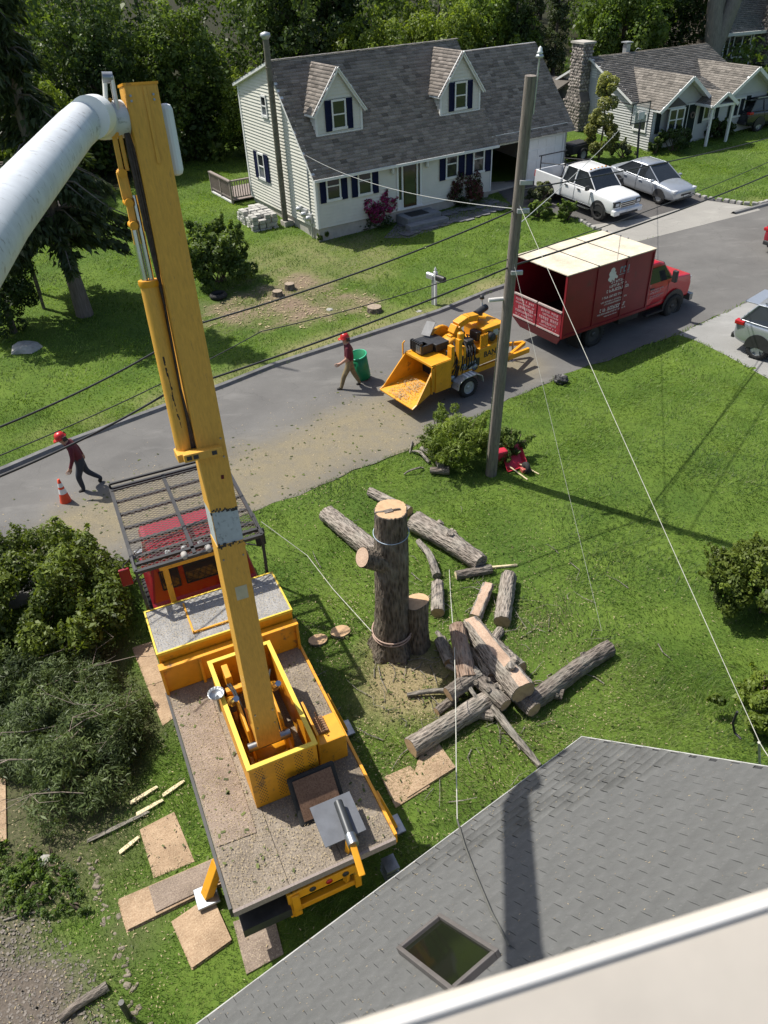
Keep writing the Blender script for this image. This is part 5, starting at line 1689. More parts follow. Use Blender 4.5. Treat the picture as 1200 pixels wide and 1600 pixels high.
mb = MB(); mb.tube([(-1.28, .56, .6), (-1.28, .56, 1.7), (-1.2, .56, 1.75)], .025, 6); mb.tube([(-1.28, -.84, .55), (-1.28, -.84, 1.42)], .025, 6); mb.tube([(-1.28, .56, 1.0), (-1.15, .5, 1.0)], .015, 5); mb.build('safety_bar', yellow2, wc)
mb = MB(); mb.bb(-1.05, -.62, -.1, .5, 1.46, 1.74); mb.bb(-.6, -.1, -.2, .55, 1.46, 1.7)
for k in range(6): mb.bb(-1.1, -.98, -.05 + k * .09, 0 + k * .09, 1.5, 1.82)
mb.build('winch_box', black_m, wc, bevel=.015)
mb = MB(); mb.box((-.95, .05, 1.62), (.3, .22, .24)); mb.build('battery_box', steel, wc)
mb = MB(); mb.beam((-.5, .45, 1.75), (-.15, .6, 2.05), .3, .03); mb.build('cover_flap', mat('flap_grey', (.22, .22, .22), .7), wc)
mb = MB(); mb.bb(-.5, .25, -.62, .45, .45, 1.35); mb.build('feed_housing', yellow2, wc, bevel=.03)
for k in range(5):
    MB().tube([(-.45 + .12 * k, -.64, .9 - .05 * k), (-.3 + .1 * k, -.72, 1.2), (-.2 + .1 * k, -.55, 1.45), (-.05 + .06 * k, -.3, 1.5)], .018, 6).build('hose', rubber, wc)
mb = MB(); mb.bb(-.42, -.3, -.7, -.5, 1.0, 1.75); mb.bb(-.15, -.02, -.72, -.55, .7, 1.9); mb.bb(.05, .15, -.7, -.55, .6, 1.6); mb.lathe([(.0, 0), (.1, .02), (.1, .3), (0, .34)], (.0, -.6, 1.75), 10); mb.build('hydraulic_post', yellow2, wc, bevel=.01)
mb = MB(); mb.lathe([(.0, -.24), (.50, -.24), (.54, -.2), (.54, .2), (.50, .24), (0, .24)], (.25, .12, 1.12), 22, 'y'); mb.build('drum_housing', yellow2, wc)
mb = MB(); mb.lathe([(.4, -.05), (.45, -.05), (.45, .05), (.4, .05)], (.1, .48, 1.45), 20, 'y'); mb.lathe([(0, 0), (.4, 0)], (.1, .48, 1.45), 20, 'y'); mb.build('belt_guard', yellow2, wc)
# discharge chute
pts = [(.32, .1, 1.4), (.28, .1, 1.72), (.42, .1, 1.95), (.8, .1, 2.06), (1.2, .1, 2.02)]
for (p, q) in zip(pts[:-1], pts[1:]): MB().beam(p, q, .30, .2, (0, 1, 0) if abs(p[0] - q[0]) < .1 else (0, 0, 1)).build('chute_section', yellow2, wc, bevel=.02)
MB().beam((1.18, .1, 2.03), (1.5, .1, 1.92), .32, .05).build('chute_flap', yellow2, wc)
MB().beam((.4, -.06, 1.95), (.75, -.06, 1.35), .06, .06).build('chute_brace', yellow2, wc)
for k in range(9):
    a0 = random.uniform(-.1, .3); MB().tube([(-.3 + .09 * k, -.66, .62 + .03 * k), (-.25 + .1 * k, -.74, 1.0), (-.1 + .1 * k, -.6 + a0, 1.42), (.15 + .08 * k, -.2 + a0, 1.55), (.3 + .1 * k, .1, 1.4)], .022, 6).build('hose', rubber, wc)
for x_, y_, z_, d_ in ((.55, -.3, 1.45, (.28, .3, .3)), (.75, .35, 1.4, (.3, .3, .35)), (-.2, -.45, 1.4, (.3, .25, .2)), (1.0, -.15, 1.55, (.2, .35, .3)), (.35, -.5, 1.2, (.25, .15, .35))): MB().box((x_, y_, z_), d_).build('engine_unit', black_m, wc, bevel=.03)
for x_, y_, z_ in ((.1, -.68, .95), (.55, -.66, .8), (-.35, -.66, .7)): MB().lathe([(0, -.05), (.1, -.05), (.1, .05), (0, .05)], (x_, y_, z_), 12, 'y').build('hydraulic_motor', steel, wc)
# engine body with lettering
mb = MB(); mb.bb(.75, 1.95, -.62, .6, .75, 1.3); mb.build('engine_body', yellow2, wc, bevel=.03)
mb = MB(); mb.bb(1.15, 1.95, -.35, .58, 1.3, 1.72); mb.prism([(1.1, -.4, 1.72), (2.0, -.4, 1.72), (2.0, .62, 1.72), (1.1, .62, 1.72)], (0, 0, .05)); mb.build('engine_hood', yellow2, wc, bevel=.02)
mb = MB()
for k in range(9): mb.bb(.82, 1.1, -.60 + k * 0, -.56, 1.32 + k * .045, 1.345 + k * .045)
for k in range(5): mb.bb(.82 + k * .065, .85 + k * .065, -.61, -.58, 1.32, 1.74)
mb.build('guard_grid', yellow2, wc)
mb = MB(); mb.lathe([(0, -.16), (.13, -.15), (.15, 0), (.13, .15), (0, .16)], (1.35, -.42, 1.5), 14, 'y'); mb.tube([(1.35, .3, 1.75), (1.6, .3, 1.95)], .07, 10); mb.build('air_filter', black_m, wc)
mb = MB(); mb.tube([(1.3, .2, 2.02), (1.85, .35, 2.06)], .11, 12); mb.build('exhaust_drum', black_m, wc)
mb = MB(); mb.tube([(1.75, .4, 1.8), (1.72, .4, 2.35)], .03, 8); mb.build('exhaust_stack', lamp_clear, wc)
MB().lathe([(0, .1), (.06, .1), (.08, 0), (0, -.03)], (1.72, .4, 2.36), 10).build('stack_cap', black_m, wc)
MB().bb(1.55, 1.75, -.37, -.345, 1.42, 1.62).build('control_panel', mat('panel_grey', (.5, .5, .48), .5), wc)
MB().bb(1.78, 1.92, -.37, -.345, 1.45, 1.6).build('control_screen', black_m, wc)
mb = MB(); mb.bb(.6, 3.0, -.6, -.5, .5, .66); mb.bb(.6, 2.2, .45, .55, .5, .66); mb.bb(2.0, 2.1, -.6, .55, .5, .64); mb.build('frame_rail', yellow2, wc, bevel=.01)
mb = MB(); mb.beam((2.1, -.5, .58), (3.3, -.05, .55), .1, .12); mb.beam((2.1, .5, .58), (3.3, .0, .55), .1, .12); mb.build('tow_tongue', yellow2, wc, bevel=.01)
mb = MB(); mb.tube([(2.8, -.02, .75), (2.8, -.02, .1)], .035, 8); mb.bb(2.7, 2.9, -.12, .08, .04, .08); mb.build('jack_stand', steel, wc)
mb = MB(); mb.bb(.2, .75, -.66, -.62, .72, 1.18); mb.build('side_plate', yellow2, wc)
MB().bb(.32, .6, -.672, -.655, .78, 1.02).build('data_plate', mat('plate_grey', (.55, .56, .56), .4), wc)
MB().bb(.58, .74, -.674, -.655, .8, 1.06).build('warning_decal', black_m, wc)
lt = link('lettering', text_mesh('BANDIT', .26, black_m), wc, (1.42, -.625, 1.05), (math.radians(90), 0, 0))
w3 = make_wheel(.33, .22, rim_m=galv, steelrim=True)
for y in (.78, -.84): put_wheel(wc, w3, (.12, y, .33))
for y in (.8, -.86):
    mb = MB()
    pp = [(-.38, .42), (-.34, .62), (-.12, .74), (.36, .74), (.58, .62), (.64, .4)]
    for p, q in zip(pp[:-1], pp[1:]): mb.beam((p[0], y, p[1]), (q[0], y, q[1]), .3, .02, (0, 0, 1))
    mb.build('mudguard', galv, wc)
mb = MB()
for y0 in (-1.0, .68):
    for k in range(3): mb.bb(-.02 + k * .13, .05 + k * .13, y0, y0 + .28, .752, .758)
mb.build('tread_strip', white_paint, wc)
MB().tube([(.12, -.8, .33), (.12, .8, .33)], .045, 8).build('axle', black_m, wc)

# ================================================================== pickup
a = T(856, 312); b = T(934, 344); hh, rt = heading_frame(a, b - a); wb = (V3((b.x, b.y, 0)) - V3((a.x, a.y, 0))).length
kS = wb / 3.6
mid = (a + b) / 2 - rt * .86 * kS
pk = thing('pickup_truck', 'white crew cab pickup with black bed rack in the driveway', 'pickup truck', mid, math.atan2(hh.y, hh.x)); pk.scale = (kS,) * 3
pk.rotation_euler = (0, math.asin((a.z - b.z) / wb) * .9, math.atan2(hh.y, hh.x))
body_loft([(2.72, .5, 1.04, .84, .02), (2.68, .42, 1.14, .92, .03), (2.35, .42, 1.2, .97, .04), (1.3, .42, 1.24, .99, .05), (1.05, .42, 1.27, .99, .03), (0, .42, 1.26, .99, .0), (-.85, .42, 1.27, .99, .0), (-.95, .42, 1.27, .99, .0)], 'body', car_white, pk)
greenhouse(pk, 1.35, .62, -.75, -.95, 1.24, 1.92, .93, .74, car_white, (-.05,))
for y in (.93, -.93):
    MB().bb(-2.85, -.93, y - .05, y + .05, .48, 1.3).build('bed_side', car_white, pk, bevel=.035)
MB().bb(-2.88, -2.8, -.93, .93, .5, 1.28).build('tailgate', car_white, pk, bevel=.03)
MB().bb(-2.8, -.95, -.88, .88, .6, .68).build('bed_floor', plastic, pk); MB().bb(-.98, -.93, -.9, .9, .5, 1.28).build('bed_front', car_white, pk)
mb = MB()
for x in (-1.05, -2.6):
    for y in (.9, -.9): mb.tube([(x, y, 1.28), (x + (.12 if x > -2 else -.12), y * .88, 1.95)], .03, 6)
    mb.tube([(x + (.12 if x > -2 else -.12), -.95, 1.95), (x + (.12 if x > -2 else -.12), .95, 1.95)], .03, 6)
for y in (.8, -.8): mb.tube([(-.93, y, 1.9), (-2.72, y, 1.6)], .022, 6)
mb.tube([(-.93, -.8, 1.9), (-.93, .8, 1.35)], .02, 6)
mb.build('bed_rack', black_m, pk)
mb = MB(); mb.bb(2.66, 2.74, -.52, .52, .72, 1.04); pgr = mb.build('grille', chrome, pk, bevel=.03)
mb = MB()
for k in range(3): mb.bb(2.735, 2.75, -.47, .47, .77 + k * .09, .82 + k * .09)
mb.build('grille_slot', plastic, pgr)
for y in (.7, -.7): MB().bb(2.55, 2.725, y - .2, y + .2, .8, 1.06).build('headlamp', plastic, pk, bevel=.03); MB().bb(2.6, 2.735, y - .12, y + .12, .85, .99).build('headlamp_lens', lamp_clear, pk, bevel=.02)
mb = MB(); mb.bb(2.6, 2.86, -.95, .95, .44, .7); mb.build('front_bumper', car_white, pk, bevel=.05); MB().bb(2.84, 2.875, -.6, .6, .46, .56).build('bumper_insert', plastic, pk)
MB().bb(2.87, 2.885, -.17, .17, .57, .68).build('number_plate', lamp_clear, pk)
MB().bb(-3.0, -2.86, -.9, .9, .5, .66).build('rear_bumper', chrome, pk, bevel=.03)
for y in (.9, -.9): MB().bb(-2.9, -2.84, y - .07, y + .07, .95, 1.24).build('tail_lamp', lamp_red, pk)
mb = MB()
for x in (1.8, -1.8):
    for sg in (-1, 1): arch(mb, x, sg * .985, .45, .5, sg)
mb.build('wheel_arch', plastic, pk)
w4 = make_wheel(.42, .28, 6, rim_m=mat('black_rim', (.04, .04, .042), .4, metal=.6))
for x in (1.8, -1.8):
    for y in (.86, -.86): put_wheel(pk, w4, (x, y, .42))
for sg in (-1, 1):
    mb = MB()
    for p, q in (((1.15, .55), (1.15, 1.22)), ((.05, .5), (.05, 1.24)), ((-.82, .6), (-.82, 1.24)), ((-.82, .52), (1.15, .52))): mb.tube([(p[0], sg * 1.0, p[1]), (q[0], sg * .985, q[1])], .008, 4)
    mb.build('door_seam', black_m, pk)
    for x in (.25, -.62): MB().bb(x, x + .2, sg * .985, sg * 1.02, 1.08, 1.13).build('door_handle', plastic, pk)
    mb = MB(); mb.bb(1.0, 1.12, sg * 1.02, sg * 1.26, 1.24, 1.46); mb.build('mirror', plastic, pk, bevel=.03)
    MB().bb(-.8, 1.2, sg * .93 - .06, sg * .93 + .06, .33, .38).build('running_board', chrome, pk)
for k in range(5): MB().lathe([(.05, 0), (.04, .04), (0, .05)], (.5, -.5 + k * .25, 1.975), 8).build('roof_lamp', mat('amber', (.6, .25, .02), .3), pk)


# ================================================================== cars
def sedan(name, label, loc, rz, paint, k=1.0, group=None, pitch=0):
    c = thing(name, label, 'car', loc, rz, group); c.scale = (k,) * 3; c.rotation_euler = (0, pitch, rz)
    body_loft([(2.26, .40, .68, .66, .02), (2.2, .28, .74, .78, .03), (1.9, .24, .82, .86, .05), (1.2, .22, .91, .88, .06), (.6, .22, .93, .89, .02), (-.8, .22, .95, .89, .02), (-1.6, .24, .97, .87, .03), (-2.1, .3, .98, .8, .03), (-2.24, .4, .88, .72, .02)], 'body', paint, c)
    greenhouse(c, 1.15, .28, -.85, -1.7, .91, 1.45, .84, .63, paint, (-.2,), .95)
    w_ = make_wheel(.32, .2, 9, rim_m=galv)
    mb = MB()
    for x in (1.35, -1.32):
        for sg in (-1, 1): arch(mb, x, sg * .885, .34, .37, sg)
        for y in (.77, -.77): put_wheel(c, w_, (x, y, .32))
    mb.build('wheel_arch', plastic, c)
    for sg in (-1, 1):
        MB().bb(1.95, 2.19, sg * .66 - .14, sg * .66 + .14, .64, .77).build('headlamp', lamp_clear, c, bevel=.03)
        MB().bb(-2.26, -2.1, sg * .62 - .16, sg * .62 + .16, .72, .86).build('tail_lamp', lamp_red, c, bevel=.03)
        mb = MB(); mb.bb(.82, .98, sg * .92, sg * 1.08, .92, 1.04); mb.build('mirror', paint, c, bevel=.04)
        mb = MB()
        for p, q in (((.95, .36), (.88, .9)), ((-.18, .34), (-.2, .93)), ((-1.0, .55), (-1.15, .94)), ((-.9, .34), (.95, .34))): mb.tube([(p[0], sg * .9, p[1]), (q[0], sg * .875, q[1])], .006, 4)
        mb.build('door_seam', black_m, c)
        for x in (.05, -.95): MB().bb(x - .1, x + .1, sg * .885, sg * .915, .79, .83).build('door_handle', paint, c)
    MB().bb(2.2, 2.27, -.35, .35, .5, .6).build('grille', plastic, c, bevel=.02)
    MB().bb(2.17, 2.25, -.5, .5, .3, .4).build('air_intake', plastic, c, bevel=.02)
    MB().bb(2.265, 2.28, -.15, .15, .43, .52).build('number_plate', lamp_clear, c)
    return c


def suv(name, label, loc, rz, paint, k=1.0, pitch=0):
    c = thing(name, label, 'car', loc, rz); c.scale = (k,) * 3; c.rotation_euler = (0, pitch, rz)
    body_loft([(2.3, .45, .78, .66, .02), (2.22, .35, .9, .8, .03), (1.8, .3, 1.0, .9, .04), (1.1, .28, 1.08, .93, .05), (.5, .28, 1.1, .93, .0), (-1.0, .28, 1.12, .93, .0), (-1.9, .3, 1.16, .91, .0), (-2.25, .4, 1.12, .84, .0), (-2.33, .5, .95, .76, .0)], 'body', paint, c)
    greenhouse(c, 1.25, .45, -1.75, -2.15, 1.07, 1.66, .87, .68, paint, (-.15, -1.15), 1.12)
    w_ = make_wheel(.36, .23, 5, rim_m=galv); mb = MB()
    for x in (1.38, -1.38):
        for sg in (-1, 1): arch(mb, x, sg * .925, .4, .43, sg)
        for y in (.81, -.81): put_wheel(c, w_, (x, y, .36))
    mb.build('wheel_arch', plastic, c)
    for sg in (-1, 1):
        MB().bb(2.05, 2.26, sg * .68 - .15, sg * .68 + .15, .78, .92).build('headlamp', lamp_clear, c, bevel=.03)
        MB().bb(-2.3, -1.98, sg * .78 - .12, sg * .78 + .12, .96, 1.1).build('tail_lamp', lamp_red, c, bevel=.03)
        MB().bb(.88, 1.05, sg * .95, sg * 1.12, 1.06, 1.2).build('mirror', paint, c, bevel=.04)
        MB().beam((.3, sg * .6, 1.73), (-1.6, sg * .6, 1.73), .04, .04).build('roof_rail', galv, c)
        mb = MB()
        for p, q in (((.95, .45), (.9, 1.06)), ((-.12, .42), (-.15, 1.1)), ((-1.05, .6), (-1.15, 1.1)), ((-.95, .4), (.95, .4))): mb.tube([(p[0], sg * .94, p[1]), (q[0], sg * .915, q[1])], .006, 4)
        mb.build('door_seam', black_m, c)
    MB().bb(-2.38, -2.25, -.75, .75, .42, .6).build('rear_bumper', plastic, c, bevel=.04)
    MB().bb(-2.22, -1.7, -.66, .66, 1.64, 1.68).build('roof_spoiler', paint, c, bevel=.015)
    MB().bb(-2.36, -2.33, -.17, .17, .78, .88).build('number_plate', lamp_clear, c)
    return c


fw_ = T(1028, 319); hC = hh.copy()
sed_rz = math.atan2(hC.y, hC.x); k_ = .98
sedan('sedan', 'silver sedan parked beside the white pickup', fw_ - hC * 1.35 * k_ - rt * .77 * k_ + V3((0, 0, .12)), sed_rz, car_silver, k_, pitch=.06)
rw = T(1180, 560); h5 = V3((.66, -.75, 0)).normalized(); r5 = V3((h5.y, -h5.x, 0))
suv('parked_car', 'silver crossover car with alloy wheels in the concrete drive beside the near lawn', rw + h5 * 1.38 - r5 * .81, math.atan2(h5.y, h5.x), car_silver)
rc = T(1192, 408); h6 = V3((.84, .54, 0)).normalized()
suv('parked_car', 'dark red car just entering the right edge in the street', rc + h6 * 2.3 + V3((.55, .2, 0)), math.atan2(h6.y, h6.x), car_red, .95)
ds = T(1168, 208); h7 = V3((.9, .43, 0)).normalized()
suv('parked_car', 'black car parked in front of the grey ranch house at the right edge', ds + h7 * 1.9 + V3((-.2, .8, 0)), math.atan2(h7.y, h7.x), car_dark, 1.02)
# ------------------------------------------------------------------ felled tree: stump, logs, slices
bark = barkmat('bark', (.085, .07, .056), (.44, .385, .33))
bark_dark = barkmat('bark_dark', (.06, .05, .042), (.28, .24, .205))
bark_grey = barkmat('bark_grey', (.10, .09, .075), (.33, .30, .26))
rings_m = ringmat('cut_wood', (.52, .36, .22), (.40, .25, .14))
pink_m = woodmat('split_wood', (.40, .27, .19), (.52, .38, .28))
pale_m = woodmat('pale_split_wood', (.62, .50, .30), (.72, .61, .40))


def log_thing(name, label, p0, p1, r0, r1, cuts=(True, True), bend=0.0, m=None, seed=0, cat='log', group=None, flat=None, n=34, segs=26, cutm=None, knots=0):
    """trunk piece from p0 to p1; local X runs along it. flat: pink split face turned up"""
    p0, p1 = V3(p0), V3(p1); d = p1 - p0; L = d.length
    t = thing(name, label, cat, p0, 0, group)
    q = d.to_track_quat('X', 'Z'); t.rotation_euler = q.to_euler()
    rs = np.random.default_rng(seed + 11)
    vs = []; fs = []; ph = rs.uniform(0, 6.28, 4)
    for i in range(segs + 1):
        f = i / segs; x = f * L; r = r0 + (r1 - r0) * f
        oz = bend * math.sin(math.pi * f) * L * .12; oy = bend * math.sin(2 * math.pi * f + ph[0]) * L * .03
        for k in range(n):
            a = 2 * math.pi * k / n
            rr = r * (1 + .05 * math.sin(3 * a + ph[1] + f * 2) + .03 * math.sin(7 * a + ph[2]) + .045 * abs(math.sin(9 * a + 2.2 * math.sin(f * 9 + ph[3]))) + rs.uniform(-.06, .06))
            y, z = math.cos(a) * rr, math.sin(a) * rr
            if flat is not None and z > flat * r: z = flat * r + rs.uniform(-.006, .006)
            vs.append((x, y + oy, z + oz))
    for i in range(segs):
        for k in range(n): fs.append((i * n + k, i * n + (k + 1) % n, (i + 1) * n + (k + 1) % n, (i + 1) * n + k))
    mb = MB(); mb.add(vs, fs, 0, True)
    if not cuts[0]: mb.add(vs[:n], [tuple(reversed(range(n)))])
    if not cuts[1]: mb.add(vs[segs * n:], [tuple(range(n))])
    if flat is not None:
        for j, f in enumerate(mb.f):
            if all(mb.v[i][2] > flat * (r0 + (r1 - r0) * mb.v[i][0] / L) - .008 for i in f): mb.m[j] = 1
    for k in range(knots):
        f = rs.uniform(.2, .85); a = rs.uniform(.3, 2.6); r = r0 + (r1 - r0) * f
        c = V3((f * L, math.cos(a) * r * .85, math.sin(a) * r * .85)); dn = V3((.3, math.cos(a), math.sin(a)))
        mb.tube([c, c + dn * r * .55], [r * .42, r * .34], 8)
    mb.build('bark', [m or bark, pink_m], t)
    for e, (c, ring, x) in enumerate(((cuts[0], vs[:n], -.002), (cuts[1], vs[segs * n:], .002))):
        if not c: continue
        cy = sum(v[1] for v in ring) / n; cz = sum(v[2] for v in ring) / n
        cm = MB()
        def sc(v, k): return (v[0] + x, cy + (v[1] - cy) * k, cz + (v[2] - cz) * k)
        inner = [sc(v, .93) for v in ring]; outer = [(v[0] + x * .5, v[1], v[2]) for v in ring]
        order = (lambda f: tuple(reversed(f))) if e == 0 else (lambda f: tuple(f))
        cm.add(inner, [order(range(n))], 0)
        cm.add(outer + inner, [order((k, (k + 1) % n, n + (k + 1) % n, n + k)) for k in range(n)], 1)
        cm.build('cut_face', [cutm or rings_m, m or bark], t)
    return t


def gl(px, py, r, lift=0.0):
    return T(px, py, r * .93 + lift)


sb = T(613, 1012)
stump = thing('cut_tree', 'tall standing tree trunk cut flat on top beside the logs', 'tree trunk', sb)
# standing trunk built up local Z
rs = np.random.default_rng(3); n = 48; _h = [-.1, .05, .2, .45, .8, 1.3, 1.9, 2.3, 2.6, 2.9, 3.2, 3.5]
_r = [.50, .47, .41, .36, .335, .32, .315, .32, .325, .305, .30, .295]
hts = list(np.linspace(-.1, 3.5, 40)); rads = list(np.interp(hts, _h, _r))
top = V3((.02, .02, 3.5)); vs = []; phs = rs.uniform(0, 6.28, 5)
for h_, r in zip(hts, rads):
    for k in range(n):
        a = 2 * math.pi * k / n
        fl = max(0, .5 - h_) * .25 * math.sin(5 * a + phs[0])
        rr = r * (1 + .03 * math.sin(4 * a + phs[1] + h_) + .05 * abs(math.sin(12 * a + 1.5 * math.sin(h_ * 3 + phs[2]))) - .03 + rs.uniform(-.025, .025)) + fl * .5
        vs.append((math.cos(a) * rr + .02 * h_, math.sin(a) * rr, h_))
fs = [(i * n + k, i * n + (k + 1) % n, (i + 1) * n + (k + 1) % n, (i + 1) * n + k) for i in range(len(hts) - 1) for k in range(n)]
mb = MB(); mb.add(vs, fs, 0, True)
barkv = barkmat('bark_standing', (.045, .036, .028), (.23, .19, .15)); 
for nd in barkv.node_tree.nodes:
    if nd.type == 'MAPPING': nd.inputs['Scale'].default_value = (11, 11, 2.2)
mb.build('bark', barkv, stump)
ring = vs[-n:]
cm = MB(); cx = sum(v[0] for v in ring) / n; cy_ = sum(v[1] for v in ring) / n
cm.add([(cx + (v[0] - cx) * .94, cy_ + (v[1] - cy_) * .94, v[2] + .012 + (.02 if v[1] > 0 else 0)) for v in ring], [tuple(range(n))])
cm.add([(v[0], v[1], v[2] + .002) for v in ring] + [(cx + (v[0] - cx) * .94, cy_ + (v[1] - cy_) * .94, v[2] + .012 + (.02 if v[1] > 0 else 0)) for v in ring], [(k, (k + 1) % n, n + (k + 1) % n, n + k) for k in range(n)], 1)
ringz = ringmat('cut_wood_top', (.56, .38, .22), (.45, .28, .15))
for nd in ringz.node_tree.nodes:
    if nd.type == 'MAPPING': nd.inputs['Scale'].default_value = (1, 1, 0.0)
    if nd.type == 'TEX_WAVE': nd.rings_direction = 'Z'
cm.build('cut_face', [ringz, barkv], stump)
cm = MB(); cm.beam((-.22, -.09, 3.525), (.24, -.02, 3.535), .03, .01); cm.beam((-.05, -.08, 3.52), (.1, -.04, 3.53), .09, .012); cm.build('hinge_crack', bark_dark, stump)
# side stub towards the left
stv = V3((-.62, -.35, .42)).normalized(); c = V3((-.1, -.1, 2.45))
mb = MB(); mb.tube([c, c + stv * .28, c + stv * .5], [.26, .21, .19], 18, caps=False); mb.build('branch_stub', barkv, stump)
mb = MB(); e = c + stv * .5; a_ = stv.cross(EZv).normalized(); b_ = stv.cross(a_)
mb.add([e + stv * .004 + a_ * (.18 * math.cos(6.283 * k / 18)) + b_ * (.18 * math.sin(6.283 * k / 18)) for k in range(18)], [tuple(range(18))]); mb.build('stub_cut', [pink_m], stump, recalc=True)
# ropes round the trunk
for z, m_ in ((3.0, 'rope_blue'), (.55, 'rope_tan'), (.48, 'rope_tan')):
    r = .322 if z > 2 else .395
    cl = {'rope_blue': (.35, .42, .5), 'rope_tan': (.42, .30, .24)}[m_]
    rope = MB(); rope.tube([(.02 * z + math.cos(6.283 * k / 32) * r, math.sin(6.283 * k / 32) * r, z + .03 * math.sin(6.283 * k / 32)) for k in range(33)], .009 if z > 2 else .017, 6, caps=False)
    rope.build('rope_loop', mat(m_, cl, .8), stump)
# second, lower stump
sb2 = T(652, 1008)
st2_ = thing('tree_stump', 'shorter cut stump close behind the right of the tall trunk', 'tree trunk', sb2)
vs = []
for h_, r in ((-.1, .30), (.1, .26), (.5, .225), (1.0, .22), (1.22, .235)):
    for k in range(20):
        a = 2 * math.pi * k / 20; rr = r * (1 + .05 * math.sin(3 * a + h_) + rs.uniform(-.03, .03)); vs.append((math.cos(a) * rr, math.sin(a) * rr, h_ + (.05 * math.cos(a) if h_ > 1.1 else 0)))
mb = MB(); mb.add(vs, [(i * 20 + k, i * 20 + (k + 1) % 20, (i + 1) * 20 + (k + 1) % 20, (i + 1) * 20 + k) for i in range(4) for k in range(20)], 0, True); mb.build('bark', barkv, st2_)
mb = MB(); mb.add([(v[0] * .95, v[1] * .95, v[2] + .006) for v in vs[-20:]], [tuple(range(20))]); mb.add(vs[-20:] + [(v[0] * .95, v[1] * .95, v[2] + .006) for v in vs[-20:]], [(k, (k + 1) % 20, 20 + (k + 1) % 20, 20 + k) for k in range(20)], 1); mb.build('cut_face', [ringz, barkv], st2_)

peeled = barkmat('bark_peeled', (.16, .10, .07), (.40, .29, .22))
LG = 'felled logs and branches on the near lawn'
log_thing('log', 'thick log lying to the left behind the tall trunk', gl(510, 803, .22), gl(590, 868, .23), .21, .24, (True, True), .1, seed=1, group=LG)
log_thing('log', 'thick rough log to the right behind the top of the tall trunk', gl(648, 815, .24), gl(752, 880, .2), .26, .2, (True, False), .15, seed=2, group=LG, knots=4)
log_thing('log', 'short thin log poking out above the flat top of the tall trunk', gl(578, 768, .12), gl(640, 800, .12), .12, .13, (False, True), 0, seed=3, group=LG)
log_thing('branch', 'crooked grey branch leading down right from behind the tall trunk', gl(655, 845, .08), gl(684, 900, .1), .06, .1, (False, False), .6, bark_grey, seed=4, cat='branch', group=LG)
log_thing('log', 'splintered log lying crosswise with pale broken end', gl(712, 899, .09), gl(768, 889, .09), .1, .1, (True, True), .0, bark_dark, seed=5, group=LG, cutm=pale_m)
log_thing('stick', 'thin pale split stick beyond the splintered log', gl(765, 887, .03), gl(808, 883, .03), .035, .03, (False, False), 0, pale_m, seed=6, cat='stick', group=LG)
log_thing('log', 'short log just right of the low stump, cut end facing the camera', gl(684, 912, .14), gl(684, 958, .14), .13, .14, seed=7, group=LG)
log_thing('log', 'short log with pale yellow split face in the middle of the lawn pile', gl(763, 915, .13, .05), gl(742, 966, .13), .12, .13, seed=8, group=LG, flat=.8, cutm=pale_m)
log_thing('log', 'stout log standing off to the right with cut end facing the camera', gl(795, 900, .16), gl(785, 972, .16), .17, .17, seed=9, group=LG)
log_thing('log', 'small billet wedged below the stout right log', gl(782, 985, .09), gl(768, 1006, .09), .1, .09, seed=10, group=LG)
log_thing('log', 'log with peeled reddish face leaning at the left of the pile', gl(714, 978, .17, .45), gl(731, 1062, .17, .25), .15, .18, seed=12, group=LG, m=peeled)
log_thing('log', 'long split log with pink flat face across the top of the pile', gl(735, 975, .2, .25), gl(818, 1082, .2, .3), .21, .24, seed=13, group=LG, flat=.88, knots=2)
log_thing('log', 'short log under the long split log', gl(742, 1010, .16, .05), gl(768, 1062, .16, .05), .15, .16, seed=14, group=LG)
log_thing('log', 'long dark log reaching out to the right of the pile', gl(826, 1100, .17), gl(952, 1012, .16), .17, .16, (True, True), .15, bark_dark, seed=15, group=LG, knots=2)
log_thing('log', 'long log at the front of the pile pointing to the lower left', gl(642, 1168, .19), gl(790, 1076, .19), .18, .18, seed=16, group=LG, n=20)
log_thing('log', 'dark knotty log crossing the middle of the pile', gl(735, 1050, .14, .25), gl(790, 1102, .14, .2), .14, .13, seed=17, group=LG, m=bark_dark, knots=4)
log_thing('log', 'round block at the lower right of the pile', gl(810, 1085, .16, .02), gl(835, 1110, .16, .02), .16, .15, seed=18, group=LG, m=bark_dark)
log_thing('branch', 'forked dead branch running from the pile towards the roof corner', gl(762, 1100, .06, .1), gl(842, 1198, .05), .08, .05, (False, False), .4, bark_grey, seed=19, cat='branch', group=LG)
log_thing('branch', 'thin dead branch lying left of the pile', gl(636, 1086, .04, .03), gl(722, 1078, .05, .08), .04, .055, (False, False), .3, bark_grey, seed=20, cat='branch', group=LG)
log_thing('branch', 'bleached crooked branch at the foot of the low stump', gl(681, 988, .04, .1), gl(715, 1050, .05, .05), .045, .06, (False, False), .9, bark_grey, seed=21, cat='branch', group=LG)
log_thing('log', 'small dark log end left under the pile', gl(682, 1112, .08), gl(712, 1090, .09), .08, .09, seed=22, m=bark_dark, group=LG)


